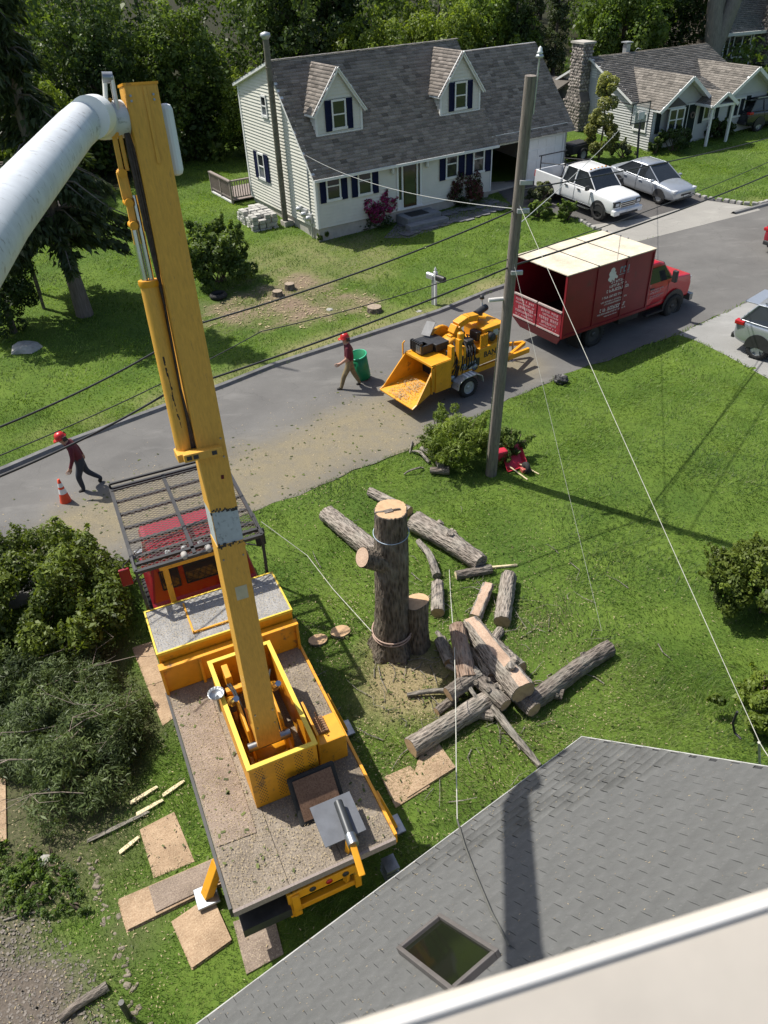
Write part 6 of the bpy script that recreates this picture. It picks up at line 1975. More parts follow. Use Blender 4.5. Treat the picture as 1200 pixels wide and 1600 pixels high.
log_thing('log', 'blocky offcut between the low stump and the peeled log', gl(688, 1000, .12), gl(704, 1036, .12), .12, .13, seed=51, group=LG)
log_thing('log', 'stubby log propped under the right end of the long split log', gl(795, 1052, .17), gl(832, 1090, .17), .16, .17, seed=52, group=LG)
log_thing('log', 'short thick log half buried under the crossing of the pile', gl(748, 1068, .16), gl(800, 1068, .16), .16, .15, seed=53, group=LG, m=bark_dark, knots=2)
log_thing('log', 'small bark-covered chunk at the bottom of the pile near the front log', gl(742, 1112, .1), gl(772, 1118, .1), .1, .11, seed=54, group=LG)
log_thing('branch', 'twisted side branch curling out over the front log', gl(700, 1040, .05, .2), gl(752, 1098, .05, .25), .05, .035, (False, False), .9, bark_grey, seed=55, cat='branch', group=LG)
log_thing('branch', 'slim fork of the dead branch by the roof corner', gl(800, 1140, .03, .05), gl(812, 1172, .03), .035, .02, (False, False), .5, bark_grey, seed=56, cat='branch', group=LG)


log_thing('log', 'heavy log just below the billet in the middle of the heap', gl(770, 1010, .19), gl(812, 1048, .19), .19, .18, seed=62, group=LG)
log_thing('log', 'short log resting across the front log of the pile', gl(700, 1085, .14, .2), gl(748, 1052, .14, .3), .14, .15, seed=63, group=LG, m=bark_dark)
log_thing('log', 'dark knotted log tip poking from under the long dark log', gl(845, 1075, .13), gl(880, 1085, .12), .13, .11, (True, False), seed=64, group=LG, m=bark_dark, knots=2)
tw = MB(); rt_ = np.random.default_rng(66)
for i in range(150):
    q = T(rt_.normal(735, 95), rt_.normal(1040, 95)); 
    if sdist(np.array([q.x]), np.array([q.y]), np.array([(KN.x, KN.y), (KN.x - 9, KN.y - 6.3), (KN.x + 3, KN.y - 9), (KN.x + 1.5, KN.y - 2.5)]))[0] > -.1: continue
    a = rt_.uniform(0, 6.28); L = rt_.uniform(.15, .7); d = V3((math.cos(a), math.sin(a), rt_.uniform(-.05, .12))); r0 = rt_.uniform(.005, .014); s_ = V3((-d.y, d.x, 0)) * rt_.normal(0, .06)
    tw.tube([q + V3((0, 0, .03)), q + d * L * .5 + s_ + V3((0, 0, .04)), q + d * L + V3((0, 0, .03))], [r0, r0 * .8, r0 * .4], 5)
tag(tw.build('twig_litter', bark_grey), 'thin broken twigs strewn round the log pile', 'twigs', kind='stuff')


def slice_thing(label, px, py, r, th=.07, tilt=0.0):
    p = T(px, py); t = thing('wood_slice', label, 'wood slice', p)
    mb = MB(); rs_ = np.random.default_rng(int(px)); k = 22; sq = .72
    ringv = [(math.cos(6.283 * i / k) * r * rs_.uniform(.95, 1.05), math.sin(6.283 * i / k) * r * sq * rs_.uniform(.95, 1.05)) for i in range(k)]
    mb.add([(x, y, .0) for x, y in ringv] + [(x, y, th) for x, y in ringv], [(i, (i + 1) % k, k + (i + 1) % k, k + i) for i in range(k)], 0, True); mb.build('bark', bark, t)
    mb = MB(); mb.add([(x, y, th + .001) for x, y in ringv], [tuple(range(k))]); mb.build('cut_face', ringz, t)
    t.rotation_euler = (tilt, tilt * .6, .3)


slice_thing('round wood slice lying on the grass left of the tall trunk', 532, 990, .21, .09, .08)
slice_thing('wood slice half hidden beside the yellow tool box of the truck', 497, 1002, .2, .06, .05)

# stumps and a block on the far lawn
for i, (px, py, r, h_, lb) in enumerate(((434, 462, .2, .2, 'left one of two low stumps in the wood chip bed'), (453, 452, .2, .24, 'right one of two low stumps in the wood chip bed'), (585, 486, .28, .18, 'flat dark stump near the far kerb'))):
    p = T(px, py); t = thing('low_stump', lb, 'stump', p)
    mb = MB(); mb.tube([(0, 0, -.05), (0, 0, h_ * .6), (0, 0, h_)], [r * 1.15, r, r * .97], 14, jit=.05, caps=False); mb.build('bark', barkv, t)
    mb = MB(); mb.add([(math.cos(6.283 * k / 14) * r * .97, math.sin(6.283 * k / 14) * r * .97, h_) for k in range(14)], [tuple(range(14))]); mb.build('cut_face', mat('old_cut', (.30, .24, .18), .9, var=.3, vs=14), t)
p = T(342, 465); t = thing('tyre_planter', 'black tyre lying at the foot of the round shrub', 'tyre', p)
mb = MB(); mb.lathe([(.2, 0), (.3, -.01), (.36, .08), (.3, .18), (.2, .17), (.2, 0)], (0, 0, .01), 20); mb.build('tread', rubber, t)

# ------------------------------------------------------------------ plywood sheets
ply_g = woodmat('outrigger_ply', (.29, .195, .12), (.40, .285, .185), .4)
ply_d = woodmat('brown_ply', (.185, .14, .11), (.255, .205, .165), .4)


def sheet(label, corners, z, th, m, terrain=True, layers=1, group='plywood ground sheets'):
    P_ = [at(px, py, z + th) for px, py in corners]
    c = sum(P_, V3()) / 4; t = thing('plywood_sheet', label, 'plywood', (c.x, c.y, z), 0, group)
    for l in range(layers):
        off = V3((random.uniform(-.03, .03), random.uniform(-.03, .03), 0)) if l < layers - 1 else V3()
        hh_ = th / layers
        poly = [V3((q.x - c.x, q.y - c.y, 0)) + off for q in P_]
        e1 = (poly[1] - poly[0]); ang = math.atan2(e1.y, e1.x)
        mb = MB(); mb.prism([Matrix.Rotation(-ang, 3, 'Z') @ q + V3((0, 0, l * hh_ + .001)) for q in poly], (0, 0, hh_ - .004)); o = mb.build('sheet', m, t, recalc=True, bevel=.002); o.rotation_euler = (0, 0, ang)
    return t


DZ = 1.252
sheet('brown plywood sheet lying along the left side of the truck deck', [(272, 1110), (331, 1090), (401, 1300), (338, 1323)], DZ, .018, ply_d, group='plywood on the truck deck')
sheet('square of light plywood on the grass left of the truck', [(218, 1296), (272, 1268), (304, 1346), (240, 1372)], .0, .02, ply_g)
sheet('wide plywood stack under the left outrigger foot', [(186, 1404), (335, 1340), (350, 1378), (200, 1452)], .0, .07, ply_g, layers=3)
sheet('brown plywood square on top of the outrigger stack', [(232, 1385), (337, 1340), (349, 1374), (243, 1425)], .072, .02, ply_d)
sheet('plywood stack nearest the roof eave beside the truck tail', [(269, 1440), (331, 1398), (362, 1468), (300, 1512)], .0, .06, ply_g, layers=3)
sheet('plywood sheet under the tail of the truck by the eave', [(364, 1440), (425, 1418), (443, 1490), (385, 1522)], .0, .03, ply_d)
sheet('narrow plywood strip along the left flank of the truck', [(206, 1012), (236, 1002), (276, 1118), (254, 1134)], .0, .02, ply_g)
sheet('plywood board cut by the left edge near the brush pile', [(-60, 1200), (8, 1192), (10, 1312), (-50, 1335)], .0, .03, ply_g)
sheet('weedy plywood sheet on the lawn between log pile and roof', [(662, 1162), (682, 1156), (712, 1198), (636, 1246)], .0, .05, ply_g, layers=2)
sheet('plywood sheet just right of the truck tail half covered in chips', [(596, 1215), (640, 1196), (672, 1228), (618, 1262)], .0, .03, ply_g)
# split boards and sticks on the left
for i, (a, b, lb) in enumerate((((212, 1252), (238, 1236), 'longer pale split board in the brush left of the truck'), ((222, 1270), (247, 1256), 'shorter pale split board in the brush left of the truck'), ((262, 1240), (282, 1226), 'pale split board nearest the truck side'), ((146, 1312), (212, 1280), 'dark weathered plank at the edge of the brush pile'), ((195, 1328), (212, 1314), 'small pale offcut below the dark weathered plank'))):
    p, q = T(*a), T(*b); d = q - p
    t = thing('board', lb, 'board', p, math.atan2(d.y, d.x)); mb = MB()
    mb.prism([(-.1, -.035, .02), (d.length * .5, -.04, .02), (d.length * 1.35, -.03, .02), (d.length * 1.3, .02, .02), (d.length * .6, .03, .02), (-.08, .03, .02)], (0, 0, .03)); mb.build('plank', pale_m if i != 3 else bark_grey, t, recalc=True)
# kerb stones of the old bed at lower left
wall_pts = [T(*p) for p in [(137, 1340), (150, 1385), (168, 1430), (182, 1470), (196, 1515), (208, 1560), (222, 1620)]]
rw_ = thing('stone_border', 'low border of weathered stones between gravel and grass at lower left', 'stone border', wall_pts[0])
for a, b in zip(wall_pts[:-1], wall_pts[1:]):
    k = max(1, int((b - a).length / .05))
    for i in range(k):
        p = a.lerp(b, (i + .5) / k) - wall_pts[0] + V3((random.gauss(0, .06), random.gauss(0, .06), 0))
        mb = MB(); mb.box((0, 0, 0), (.11 * random.uniform(.3, 1.3), .08 * random.uniform(.4, 1.2), .1)); o = mb.build('stone', mat('border_stone', (.25, .215, .165), .9, var=.25, vs=6, orand=.35, bmp=.5, bs=30), rw_, bevel=.03)
        o.location = p + V3((0, 0, random.uniform(-.035, -.01))); o.rotation_euler = (random.uniform(-.2, .2), random.uniform(-.2, .2), random.uniform(0, 3))
log_thing('log', 'dark rotten branch lying on the gravel at the bottom left', gl(92, 1592, .05), gl(168, 1540, .06), .05, .07, (False, False), .3, bark_dark, seed=31, cat='branch')
log_thing('stick', 'thin bleached stick on the gravel at lower left', gl(5, 1438, .015), gl(55, 1425, .015), .012, .01, (False, False), .3, bark_grey, seed=32, cat='stick')
p = T(203, 1590); t = thing('fence_post', 'short black post stub at the bottom edge left of the roof', 'post', p); MB().tube([(0, 0, 0), (0, 0, .5)], .04, 8).build('stub', black_m, t)
for px, py, r, lb in ((68, 1345, .12, 'pale rock among weeds at lower left'), (40, 1175, .1, 'small pale rock at the left edge of the brush'), (40, 545, .5, 'flat grey boulder on the far lawn at left'), (655, 487, .12, 'small pale stone by the far kerb'), (515, 484, .13, 'whitish stone on the bare verge')):
    p = T(px, py); t = thing('rock', lb, 'rock', p); rs_ = np.random.default_rng(px)
    bm = bmesh.new(); bmesh.ops.create_icosphere(bm, subdivisions=2, radius=r)
    for v in bm.verts: v.co = V3((v.co.x * rs_.uniform(.85, 1.2), v.co.y * rs_.uniform(.8, 1.1), max(-.03, v.co.z * rs_.uniform(.4, .55))))
    me = bpy.data.meshes.new('stone'); bm.to_mesh(me); bm.free(); me.materials.append(mat('rock', (.36, .35, .32), .9, var=.25, vs=6, bmp=.4)); link('stone', me, t)
p = T(75, 1252); t = thing('plastic_bottle', 'clear crushed plastic bottle on the brush at left', 'bottle', p + V3((0, 0, .25))); MB().tube([(0, 0, 0), (.16, .05, .02), (.2, .06, .02), (.26, .08, .03)], [.045, .045, .02, .018], 10).build('shell', mat('bottle_blue', (.55, .66, .72), .15), t)

# ------------------------------------------------------------------ utility pole and cables
pb_ = T(767, 742); ptop = atd(829, 118, 14.3)
ptop = pb_ + (ptop - pb_) * 1.0
pole = thing('utility_pole', 'tall weathered wooden utility pole leaning over the street verge', 'utility pole', pb_)
pole_m = mat('pole_wood', (.20, .175, .15), .9, var=.3, vs=3, stretch=(9, 9, .6), bmp=.5, bs=8, dirt=(.09, .08, .07), dirt_amt=.3, dirt_scale=4)
L_ = ptop - pb_
mb = MB(); mb.tube([L_ * f for f in (-.02, .15, .35, .55, .75, 1.0)], [.15, .14, .13, .12, .112, .105], 16); mb.build('shaft', pole_m, pole)
sdv = V3((.95, -.2, 0)).normalized()
mb = MB(); mb.tube([L_ * .93 + sdv * .12, L_ * 1.03 + sdv * .13], .016, 8); mb.lathe([(0, .07), (.06, .06), (.08, .02), (.03, 0)], L_ * 1.03 + sdv * .13, 12); mb.build('pole_top_pin', galv, pole)
MB().lathe([(0, .1), (.035, .07), (.04, .02), (.06, 0), (.03, -.03)], L_ * 1.04 + sdv * .13, 12).build('insulator', white_paint, pole)
mb = MB()
for f in (.60, .74, .80): mb.bb(L_.x * f - .03, L_.x * f + .22, L_.y * f - .2, L_.y * f - .12, L_.z * f - .04, L_.z * f + .04)
mb.build('bracket', galv, pole)
MB().tube([L_ * .53 + V3((-.1, 0, 0)), L_ * .53 + V3((-.45, -.05, 0))], .05, 8).build('arm_stub', mat('stub_white', (.6, .58, .55), .6), pole)
mb = MB(); mb.tube([L_ * .05 + V3((-.17, -.06, 0)), L_ * .45 + V3((-.16, -.06, 0))], .014, 6); mb.build('ground_wire', steel, pole)


def pole_at(f): return pb_ + L_ * f


wire_m = mat('cable_black', (.02, .02, .022), .6); wire_g = mat('cable_grey', (.42, .43, .42), .5); wire_w = mat('rope_white', (.48, .48, .42), .8)


def cable(label, pts, r, m=wire_m, sag=0.0, cat='cable', name='cable', group='overhead cables', n=24):
    pts = [V3(p) for p in pts]; out = []
    for a, b in zip(pts[:-1], pts[1:]):
        for i in range(n):
            f = i / n; out.append(a.lerp(b, f) - V3((0, 0, sag * 4 * f * (1 - f))))
    out.append(pts[-1])
    t = MB(); base = out[0]
    t.tube([p - base for p in out], r, 6)
    o = t.build(name, m, None); o.location = base
    tag(o, label, cat, group)
    return o


def far_left(px0, py0, z):
    return at(px0, py0, z)


cable('upper black cable from the pole running down left across the cape house lawn', [pole_at(.74), at(317, 504, 6.0), at(-40, 683, 5.9)], .017, sag=.12)
cable('middle thin cable from the pole running to the left edge', [pole_at(.63), at(408, 518, 5.3), at(-40, 728, 5.2)], .010, sag=.1)
cable('lowest thick black cable from the pole running to the left edge', [pole_at(.61), at(263, 613, 5.0), at(-60, 768, 4.9)], .02, sag=.1)
cable('thick black cable from the pole crossing over the pickup to the right edge', [pole_at(.61), at(1240, 256, 4.2)], .022, sag=.15)
cable('thin black cable from the pole crossing above the sedan', [pole_at(.63), at(1240, 235, 4.3)], .012, sag=.15)
cable('pale cable from the pole passing in front of the ranch house', [pole_at(.78), at(1240, 205, 5.2)], .016, wire_m, sag=.1)
H1M = frame_of(h1)
cable('thin service line from the pole to the cape house gable', [pole_at(.74), H1M @ V3((-.06, .55, 3.0))], .008, wire_g, sag=.35)
cable('thin pale line from the pole to the ranch house corner', [pole_at(.70), frame_of(h2) @ V3((-.05, 1.2, 2.2))], .01, wire_g, sag=.2)
cable('long white service line from the pole down to the roof corner at right', [pole_at(.755), at(1187, 1160, 2.9), at(1215, 1200, 3.0)], .0055, wire_w, sag=.02)
cable('thin white line from the pole down to the log tip on the lawn', [pole_at(.63), T(940, 985, .3)], .0035, wire_w, sag=.02)
p = at(1160, 1150, 2.9)
cable('black loop of wire hanging from the white service line', [at(1152, 1112, 3.1), at(1145, 1130, 2.8), at(1148, 1145, 2.6), at(1158, 1155, 2.6)], .018, wire_m, n=6)
cable('short white line hanging by the roof corner', [at(1186, 1160, 2.9), at(1187, 1200, 1.6)], .02, wire_w, n=4)
# work rope over the roof into the pile
rp = [on_roof(800, 1486, .05), on_roof(770, 1430, .04), on_roof(745, 1370, .04), on_roof(728, 1325, .04), on_roof(716, 1284, .03), at(713, 1200, 1.6), at(712, 1100, .8), T(710, 1010, .6), T(704, 930, .05), T(702, 890, .03)]
cable('dark work rope lying over the roof and running into the log pile', rp[:5], .012, mat('rope_dark', (.10, .10, .09), .8), cat='rope', name='rope', group='work ropes', n=5)
cable('pale work rope from the roof edge up to the log pile', rp[4:], .008, wire_w, cat='rope', name='rope', group='work ropes', n=5)
cable('thin white rope from the truck corner across the grass to the tall trunk', [T(408, 815, .6), T(480, 868, .05), T(520, 920, .05), sb + V3((-.4, -.1, .6))], .008, wire_w, cat='rope', name='rope', group='work ropes', n=6)

# ------------------------------------------------------------------ people
def person(label, loc, rz, joints, radii, edges, parts_mat, mats, hat, hk=1.0):
    root = thing('person', label, 'person', loc, rz)
    me = bpy.data.meshes.new('body'); me.from_pydata(joints, edges, [])
    ob = bpy.data.objects.new('body_tmp', me); COL.objects.link(ob)
    md = ob.modifiers.new('skin', 'SKIN'); md.use_smooth_shade = True
    for i, r in enumerate(radii):
        if i < 22: r = tuple(q * 1.2 for q in r) if hasattr(r, '__len__') else r * 1.2
        me.skin_vertices[0].data[i].radius = r if hasattr(r, '__len__') else (r, r); me.skin_vertices[0].data[i].use_root = (i == 0)
    s_ = ob.modifiers.new('sub', 'SUBSURF'); s_.levels = 2; s_.render_levels = 2
    dg = bpy.context.evaluated_depsgraph_get(); dg.update()
    m2 = bpy.data.meshes.new_from_object(ob.evaluated_get(dg)); bpy.data.objects.remove(ob)
    m2.materials.clear()
    for m in mats: m2.materials.append(m)
    segs = [(V3(joints[a]), V3(joints[b]), parts_mat[i]) for i, (a, b) in enumerate(edges)]
    for f in m2.polygons:
        c = f.center; best = (9, 0)
        for a, b, mi in segs:
            ab = b - a; t = max(0, min(1, (c - a).dot(ab) / ab.length_squared)); d = (c - a - ab * t).length
            if d < best[0]: best = (d, mi)
        f.material_index = best[1]; f.use_smooth = True
    m2.name = 'body'
    link('body', m2, root)
    return root


skin_m = mat('skin', (.42, .24, .17), .6, var=.08); shirt1 = mat('maroon_shirt', (.115, .016, .026), .85, var=.2, vs=12, bmp=.3, bs=25); pants1 = mat('dark_trousers', (.035, .042, .055), .9, var=.25, vs=10, bmp=.3, bs=25)
pants2 = mat('tan_trousers', (.22, .17, .09), .9, var=.35, vs=10, bmp=.3, bs=25); boot = mat('boots', (.02, .018, .016), .8); hat_m = mat('red_helmet', (.50, .02, .02), .35, var=.06)
MT = [skin_m, shirt1, pants1, boot]


def helmet(root, c, tilt, k=1.0):
    mb = MB(); mb.lathe([(0, .15), (.06, .145), (.11, .11), (.135, .05), (.14, 0), (.155, -.015), (.155, -.022), (.13, -.01)], (0, 0, 0), 18)
    mb.prism([(.1, -.1, -.02), (.2, -.07, -.03), (.215, 0, -.033), (.2, .07, -.03), (.1, .1, -.02)], (0, 0, .015))
    o = mb.build('hard_hat', hat_m, root, loc=c, rot=tilt, smooth=True)
    mb = MB(); mb.bb(-.14, -.02, -.145, -.13, -.1, .02); mb.bb(-.14, -.02, .13, .145, -.1, .02); mb.build('ear_muff', plastic, o)
    return o


# joints: 0 pelvis 1 waist 2 chest 3 neck 4 head 5 crown, 6 sh L 7 el L 8 wr L 9 hand L, 10 sh R..13, 14 hip L 15 knee 16 ankle 17 toe, 18..21 right
def fig(pose):
    J = pose['j']; R = [(.15, .125), (.145, .115), (.17, .12), (.065, .065), (.085, .095), (.075, .09), .07, .05, .036, .04, .07, .05, .036, .04, .1, .07, .05, .045, .1, .07, .05, .045]
    E = [(0, 1), (1, 2), (2, 3), (3, 4), (4, 5), (2, 6), (6, 7), (7, 8), (8, 9), (2, 10), (10, 11), (11, 12), (12, 13), (0, 14), (14, 15), (15, 16), (16, 17), (0, 18), (18, 19), (19, 20), (20, 21)]
    PM = [1, 1, 1, 0, 0, 1, 1, pose.get('fl', 1), 0, 1, 1, pose.get('fr', 1), 0, 2, 2, 2, 3, 2, 2, 2, 3]
    # fingers: five short chains on each hand
    for hnd, wr in ((9, 8), (13, 12)):
        hv = V3(J[hnd]); d = (hv - V3(J[wr])).normalized(); s_ = d.cross(V3((0, 1, 0)))
        if s_.length < .1: s_ = V3((1, 0, 0))
        s_.normalize()
        for k in range(5):
            off = s_ * (.028 * (k - 2)) if k else s_ * -.05
            ln = (.045, .07, .078, .074, .058)[k]
            a = len(J); J.append(tuple(hv + off + d * (.02 if k else -.01))); J.append(tuple(hv + off * 1.1 + d * ln + V3((.012, 0, -.005)))); J.append(tuple(hv + off * 1.1 + d * (ln + .02) + V3((.03, 0, -.012))))
            R += [.011, .01, .009]; E += [(hnd, a), (a, a + 1), (a + 1, a + 2)]; PM += [0, 0, 0]
    return J, R, E, PM


# walking left with bent head (person by the cone); local x = facing
J1 = [(0, 0, .94), (.03, 0, 1.1), (.13, 0, 1.36), (.19, 0, 1.52), (.25, 0, 1.62), (.28, 0, 1.70),
      (.12, .2, 1.42), (.16, .27, 1.14), (.27, .27, .92), (.31, .27, .84), (.10, -.2, 1.42), (-.04, -.27, 1.16), (-.1, -.26, .94), (-.1, -.26, .85),
      (.0, .1, .88), (.16, .11, .5), (.12, .11, .09), (.27, .12, .04), (0, -.1, .88), (-.08, -.1, .48), (-.38, -.1, .18), (-.30, -.1, .06)]
f1 = T(139, 764); jj, rr, ee, pm = fig({'j': list(J1)})
p1_ = person('person in maroon shirt and red hard hat walking bent forward beside the traffic cone', f1, math.radians(205), jj, rr, ee, pm, MT, hat_m)
helmet(p1_, (.27, 0, 1.70), (0, .35, 0))
J2 = [(0, 0, .95), (.0, 0, 1.12), (.04, 0, 1.40), (.07, 0, 1.57), (.09, 0, 1.67), (.1, 0, 1.76),
      (.05, .2, 1.45), (.08, .27, 1.18), (.30, .24, 1.02), (.38, .22, .98), (.02, -.2, 1.45), (-.12, -.3, 1.2), (-.1, -.42, .98), (-.08, -.46, .92),
      (.02, .1, .88), (.22, .1, .5), (.33, .1, .1), (.47, .1, .05), (.0, -.1, .88), (-.12, -.1, .49), (-.3, -.1, .12), (-.18, -.1, .05)]
f2 = T(549, 607); jj, rr, ee, pm = fig({'j': list(J2), 'fl': 0, 'fr': 0})
p2_ = person('person in maroon shirt and red hard hat carrying a green barrel across the street', f2, math.radians(188), jj, rr, ee, pm, [skin_m, shirt1, pants2, boot], hat_m)
helmet(p2_, (.1, 0, 1.76), (0, .15, 0))
# green barrel carried at the far hip
bp_ = T(562, 603)
gb = thing('barrel', 'green plastic barrel held at the hip of the person in the street', 'barrel', bp_ + V3((.12, .42, .1)))
green_m = mat('green_plastic', (.008, .20, .085), .4, var=.12, vs=4)
mb = MB(); mb.lathe([(0, 0), (.24, 0), (.255, .03), (.29, .85), (.275, .85), (.24, .04), (0, .03)], (0, 0, 0), 26); mb.build('shell', green_m, gb)
mb = MB(); mb.lathe([(.285, .82), (.315, .83), (.315, .86), (.28, .87), (.28, .82)], (0, 0, 0), 26); mb.build('rim', mat('green_rim', (.03, .36, .20), .4), gb)
gb.rotation_euler = (math.radians(6), math.radians(-10), 0)

# ------------------------------------------------------------------ street furniture and oddments
p = T(104, 786)
cn = thing('traffic_cone', 'orange traffic cone with two white bands on the sawdust', 'traffic cone', p, .5)
MB().prism([(-.2, -.2, 0), (.2, -.2, 0), (.2, .2, 0), (-.2, .2, 0)], (0, 0, .035)).build('base', rubber, cn, bevel=.015)


def cone_r(z): return .15 - (z - .035) * (.15 - .03) / .72


for a, b, m_, nm in ((.035, .33, orange, 'shell'), (.33, .47, white_paint, 'band'), (.47, .53, orange, 'shell'), (.53, .64, white_paint, 'band'), (.64, .75, orange, 'shell')):
    MB().lathe([(cone_r(a), a), (cone_r(b), b)] + ([(0, b)] if b == .75 else []), (0, 0, 0), 20).build(nm, m_, cn)
p = T(680, 477)
mbx = thing('mailbox', 'dark mailbox on a white post with finial at the far kerb', 'mailbox', p, math.radians(-50))
MB().bb(-.05, .05, -.05, .05, 0, 1.15).build('post', white_paint, mbx, bevel=.006)
MB().bb(-.15, -.05, -.06, .06, 0, 1.0).build('post', mat('post_grey', (.30, .30, .30), .7), mbx)
mb = MB(); mb.lathe([(.06, 0), (.03, .03), (.055, .08), (.02, .14), (0, .2)], (0, 0, 1.32), 10); mb.bb(-.06, .06, -.06, .06, 1.12, 1.32); mb.build('finial', white_paint, mbx)
mb = MB()
prof = [(-.09, 0), (.09, 0), (.09, .12)] + [(.09 * math.cos(a), .12 + .09 * math.sin(a)) for a in np.linspace(.3, 2.84, 7)] + [(-.09, .12)]
mb.prism([(.07, y, 1.02 + z) for y, z in prof], (.42, 0, 0)); mb.build('letter_box', black_m, mbx, recalc=True, bevel=.008)
mb = MB(); mb.prism([(-.42, y, 1.0 + z) for y, z in prof], (.35, 0, 0)); mb.build('paper_box', galv, mbx, recalc=True)
MB().bb(-.2, .25, -.04, .04, .96, 1.02).build('arm', white_paint, mbx)
p = T(876, 598)
bg_ = thing('bin_bag', 'small black rubbish bag on the road edge beyond the pole', 'bag', p)
bm = bmesh.new(); bmesh.ops.create_icosphere(bm, subdivisions=3, radius=.2)
for v in bm.verts:
    k = 1 + .13 * math.sin(9 * v.co.x * 5 + v.co.y * 23) + .1 * math.sin(31 * v.co.z + 17 * v.co.x)
    v.co = V3((v.co.x * k * 1.1, v.co.y * k, (v.co.z + .15) * .75 * k)); v.co.z = max(0, v.co.z)
me = bpy.data.meshes.new('sack'); bm.to_mesh(me); bm.free(); me.materials.append(plastic); link('sack', me, bg_)
# red barrow beside the pole
p = T(803, 728)
wbw = thing('wheelbarrow', 'red tipped wheelbarrow lying at the foot of the utility pole', 'wheelbarrow', p, math.radians(20))
red_pl = mat('barrow_red', (.48, .02, .05), .5, var=.12)
mb = MB(); mb.add([(-.32, -.25, .05), (.28, -.25, .1), (.34, .3, .48), (-.28, .3, .42), (-.24, -.14, -.0), (.2, -.14, .03), (.24, .2, .3), (-.2, .2, .26)], [(0, 1, 5, 4), (1, 2, 6, 5), (2, 3, 7, 6), (3, 0, 4, 7), (4, 5, 6, 7)]); o = mb.build('tray', red_pl, wbw); md = o.modifiers.new('s', 'SOLIDIFY'); md.thickness = .02
mb = MB(); mb.bb(-.52, -.16, .05, .3, .2, .5); mb.build('scoop', red_pl, wbw, bevel=.05)
mb = MB(); mb.tube([(.1, -.1, .1), (.38, -.65, .03)], .02, 6); mb.tube([(-.2, -.1, .1), (-.02, -.75, .03)], .02, 6); mb.build('handle', pale_m, wbw)
mb = MB(); mb.lathe([(.06, -.05), (.16, -.05), (.16, .05), (.06, .05)], (.12, -.42, .16), 14, 'x'); mb.build('wheel', rubber, wbw)
MB().bb(.0, .26, -.46, -.3, .02, .14).build('block', mat('red_motor', (.4, .1, .08), .5), wbw, bevel=.02)
# cut branch heap by the road edge
for i, (a, b, r, bd, lb) in enumerate((((645, 705), (672, 722), .05, 1.2, 'curved pale branch nearest the road in the heap by the pole shrub'), ((660, 700), (690, 728), .1, .6, 'forked grey branch in the heap by the pole shrub'), ((672, 735), (702, 735), .12, 0, 'dark short log end below the shrub beside the pole'), ((632, 742), (662, 732), .03, 1.5, 'thin bent twig on the grass below the road edge'), ((640, 708), (644, 690), .03, .2, 'upright broken stick at the road edge'))):
    log_thing('branch', lb, gl(*a, r), gl(*b, r, .15 if i == 1 else 0.02), r * .7, r, (False, i == 2), bd, bark_grey if i != 2 else bark_dark, seed=40 + i, cat='branch', segs=12, n=10)
# two stone pallets by the gable
pal = T(412, 352)
stm = mat('white_stone', (.50, .49, .46), .8, var=.2, vs=5, orand=.35, bmp=.4)
for j, (dx, dy, lb) in enumerate(((-.55, .75, 'rear stack of pale building stones against the cape house gable'), (0, -.25, 'front stack of pale building stones against the cape house gable'))):
    t = thing('stone_stack', lb, 'stone stack', pal + V3((dx, dy, -.15)), .5)
    for lay in range(4):
        for a in range(4):
            for b in range(3):
                if random.random() < .1: continue
                mb = MB(); mb.box((0, 0, 0), (.3 * random.uniform(.8, 1.1), .32 * random.uniform(.75, 1.1), .19)); o = mb.build('stone', stm, t, bevel=.03)
                o.location = (-.5 + a * .32 + random.uniform(-.03, .03), -.3 + b * .34, .1 + lay * .195); o.rotation_euler = (0, 0, random.uniform(-.15, .15))
# basketball hoop by the ranch house
p = T(995, 258)
bh = thing('basketball_hoop', 'black basketball stand with clear backboard on the ranch house lawn', 'basketball hoop', p, PH2)
mb = MB(); mb.tube([(0, 0, 0), (.1, .3, 1.5), (.15, .4, 2.4)], .06, 8); mb.build('pole', black_m, bh)
mb = MB(); mb.bb(-.62, .62, .28, .31, 2.0, 2.05); mb.bb(-.62, .62, .28, .31, 2.95, 3.0); mb.bb(-.62, -.57, .28, .31, 2.0, 3.0); mb.bb(.57, .62, .28, .31, 2.0, 3.0); bbd = mb.build('backboard_frame', black_m, bh)
m, t_, b_n, o_n = nodes('acrylic'); b_n.inputs['Base Color'].default_value = (.55, .62, .62, 1); b_n.inputs['Alpha'].default_value = .22; b_n.inputs['Roughness'].default_value = .1
MB().bb(-.57, .57, .285, .3, 2.05, 2.95).build('pane', m, bbd)
MB().bb(-.15, .25, .24, .27, 2.2, 2.55).build('pad', mat('pad_white', (.6, .62, .62), .6), bh)
# black trailer/bin by the garage
p = T(905, 248)
tr = thing('utility_trailer', 'low black utility trailer between garage and stone chimney', 'trailer', p + V3((-.3, -.1, 0)), PH1 + .1)
mb = MB(); mb.bb(-.75, .75, -.45, .45, .4, .45); mb.bb(-.75, .75, -.47, -.43, .45, .8); mb.bb(-.75, .75, .43, .47, .45, .8); mb.bb(-.77, -.73, -.45, .45, .45, .8); mb.bb(.73, .77, -.45, .45, .45, .8); mb.build('tray', black_m, tr)
mb = MB(); mb.bb(-.7, .7, -.4, .4, .45, .9); mb.build('load_cover', plastic, tr, bevel=.08)
for y in (-.52, .52): put_wheel(tr, w3, (0, y, .33))
MB().beam((.75, 0, .4), (1.5, 0, .4), .07, .07).build('tow_bar', black_m, tr)
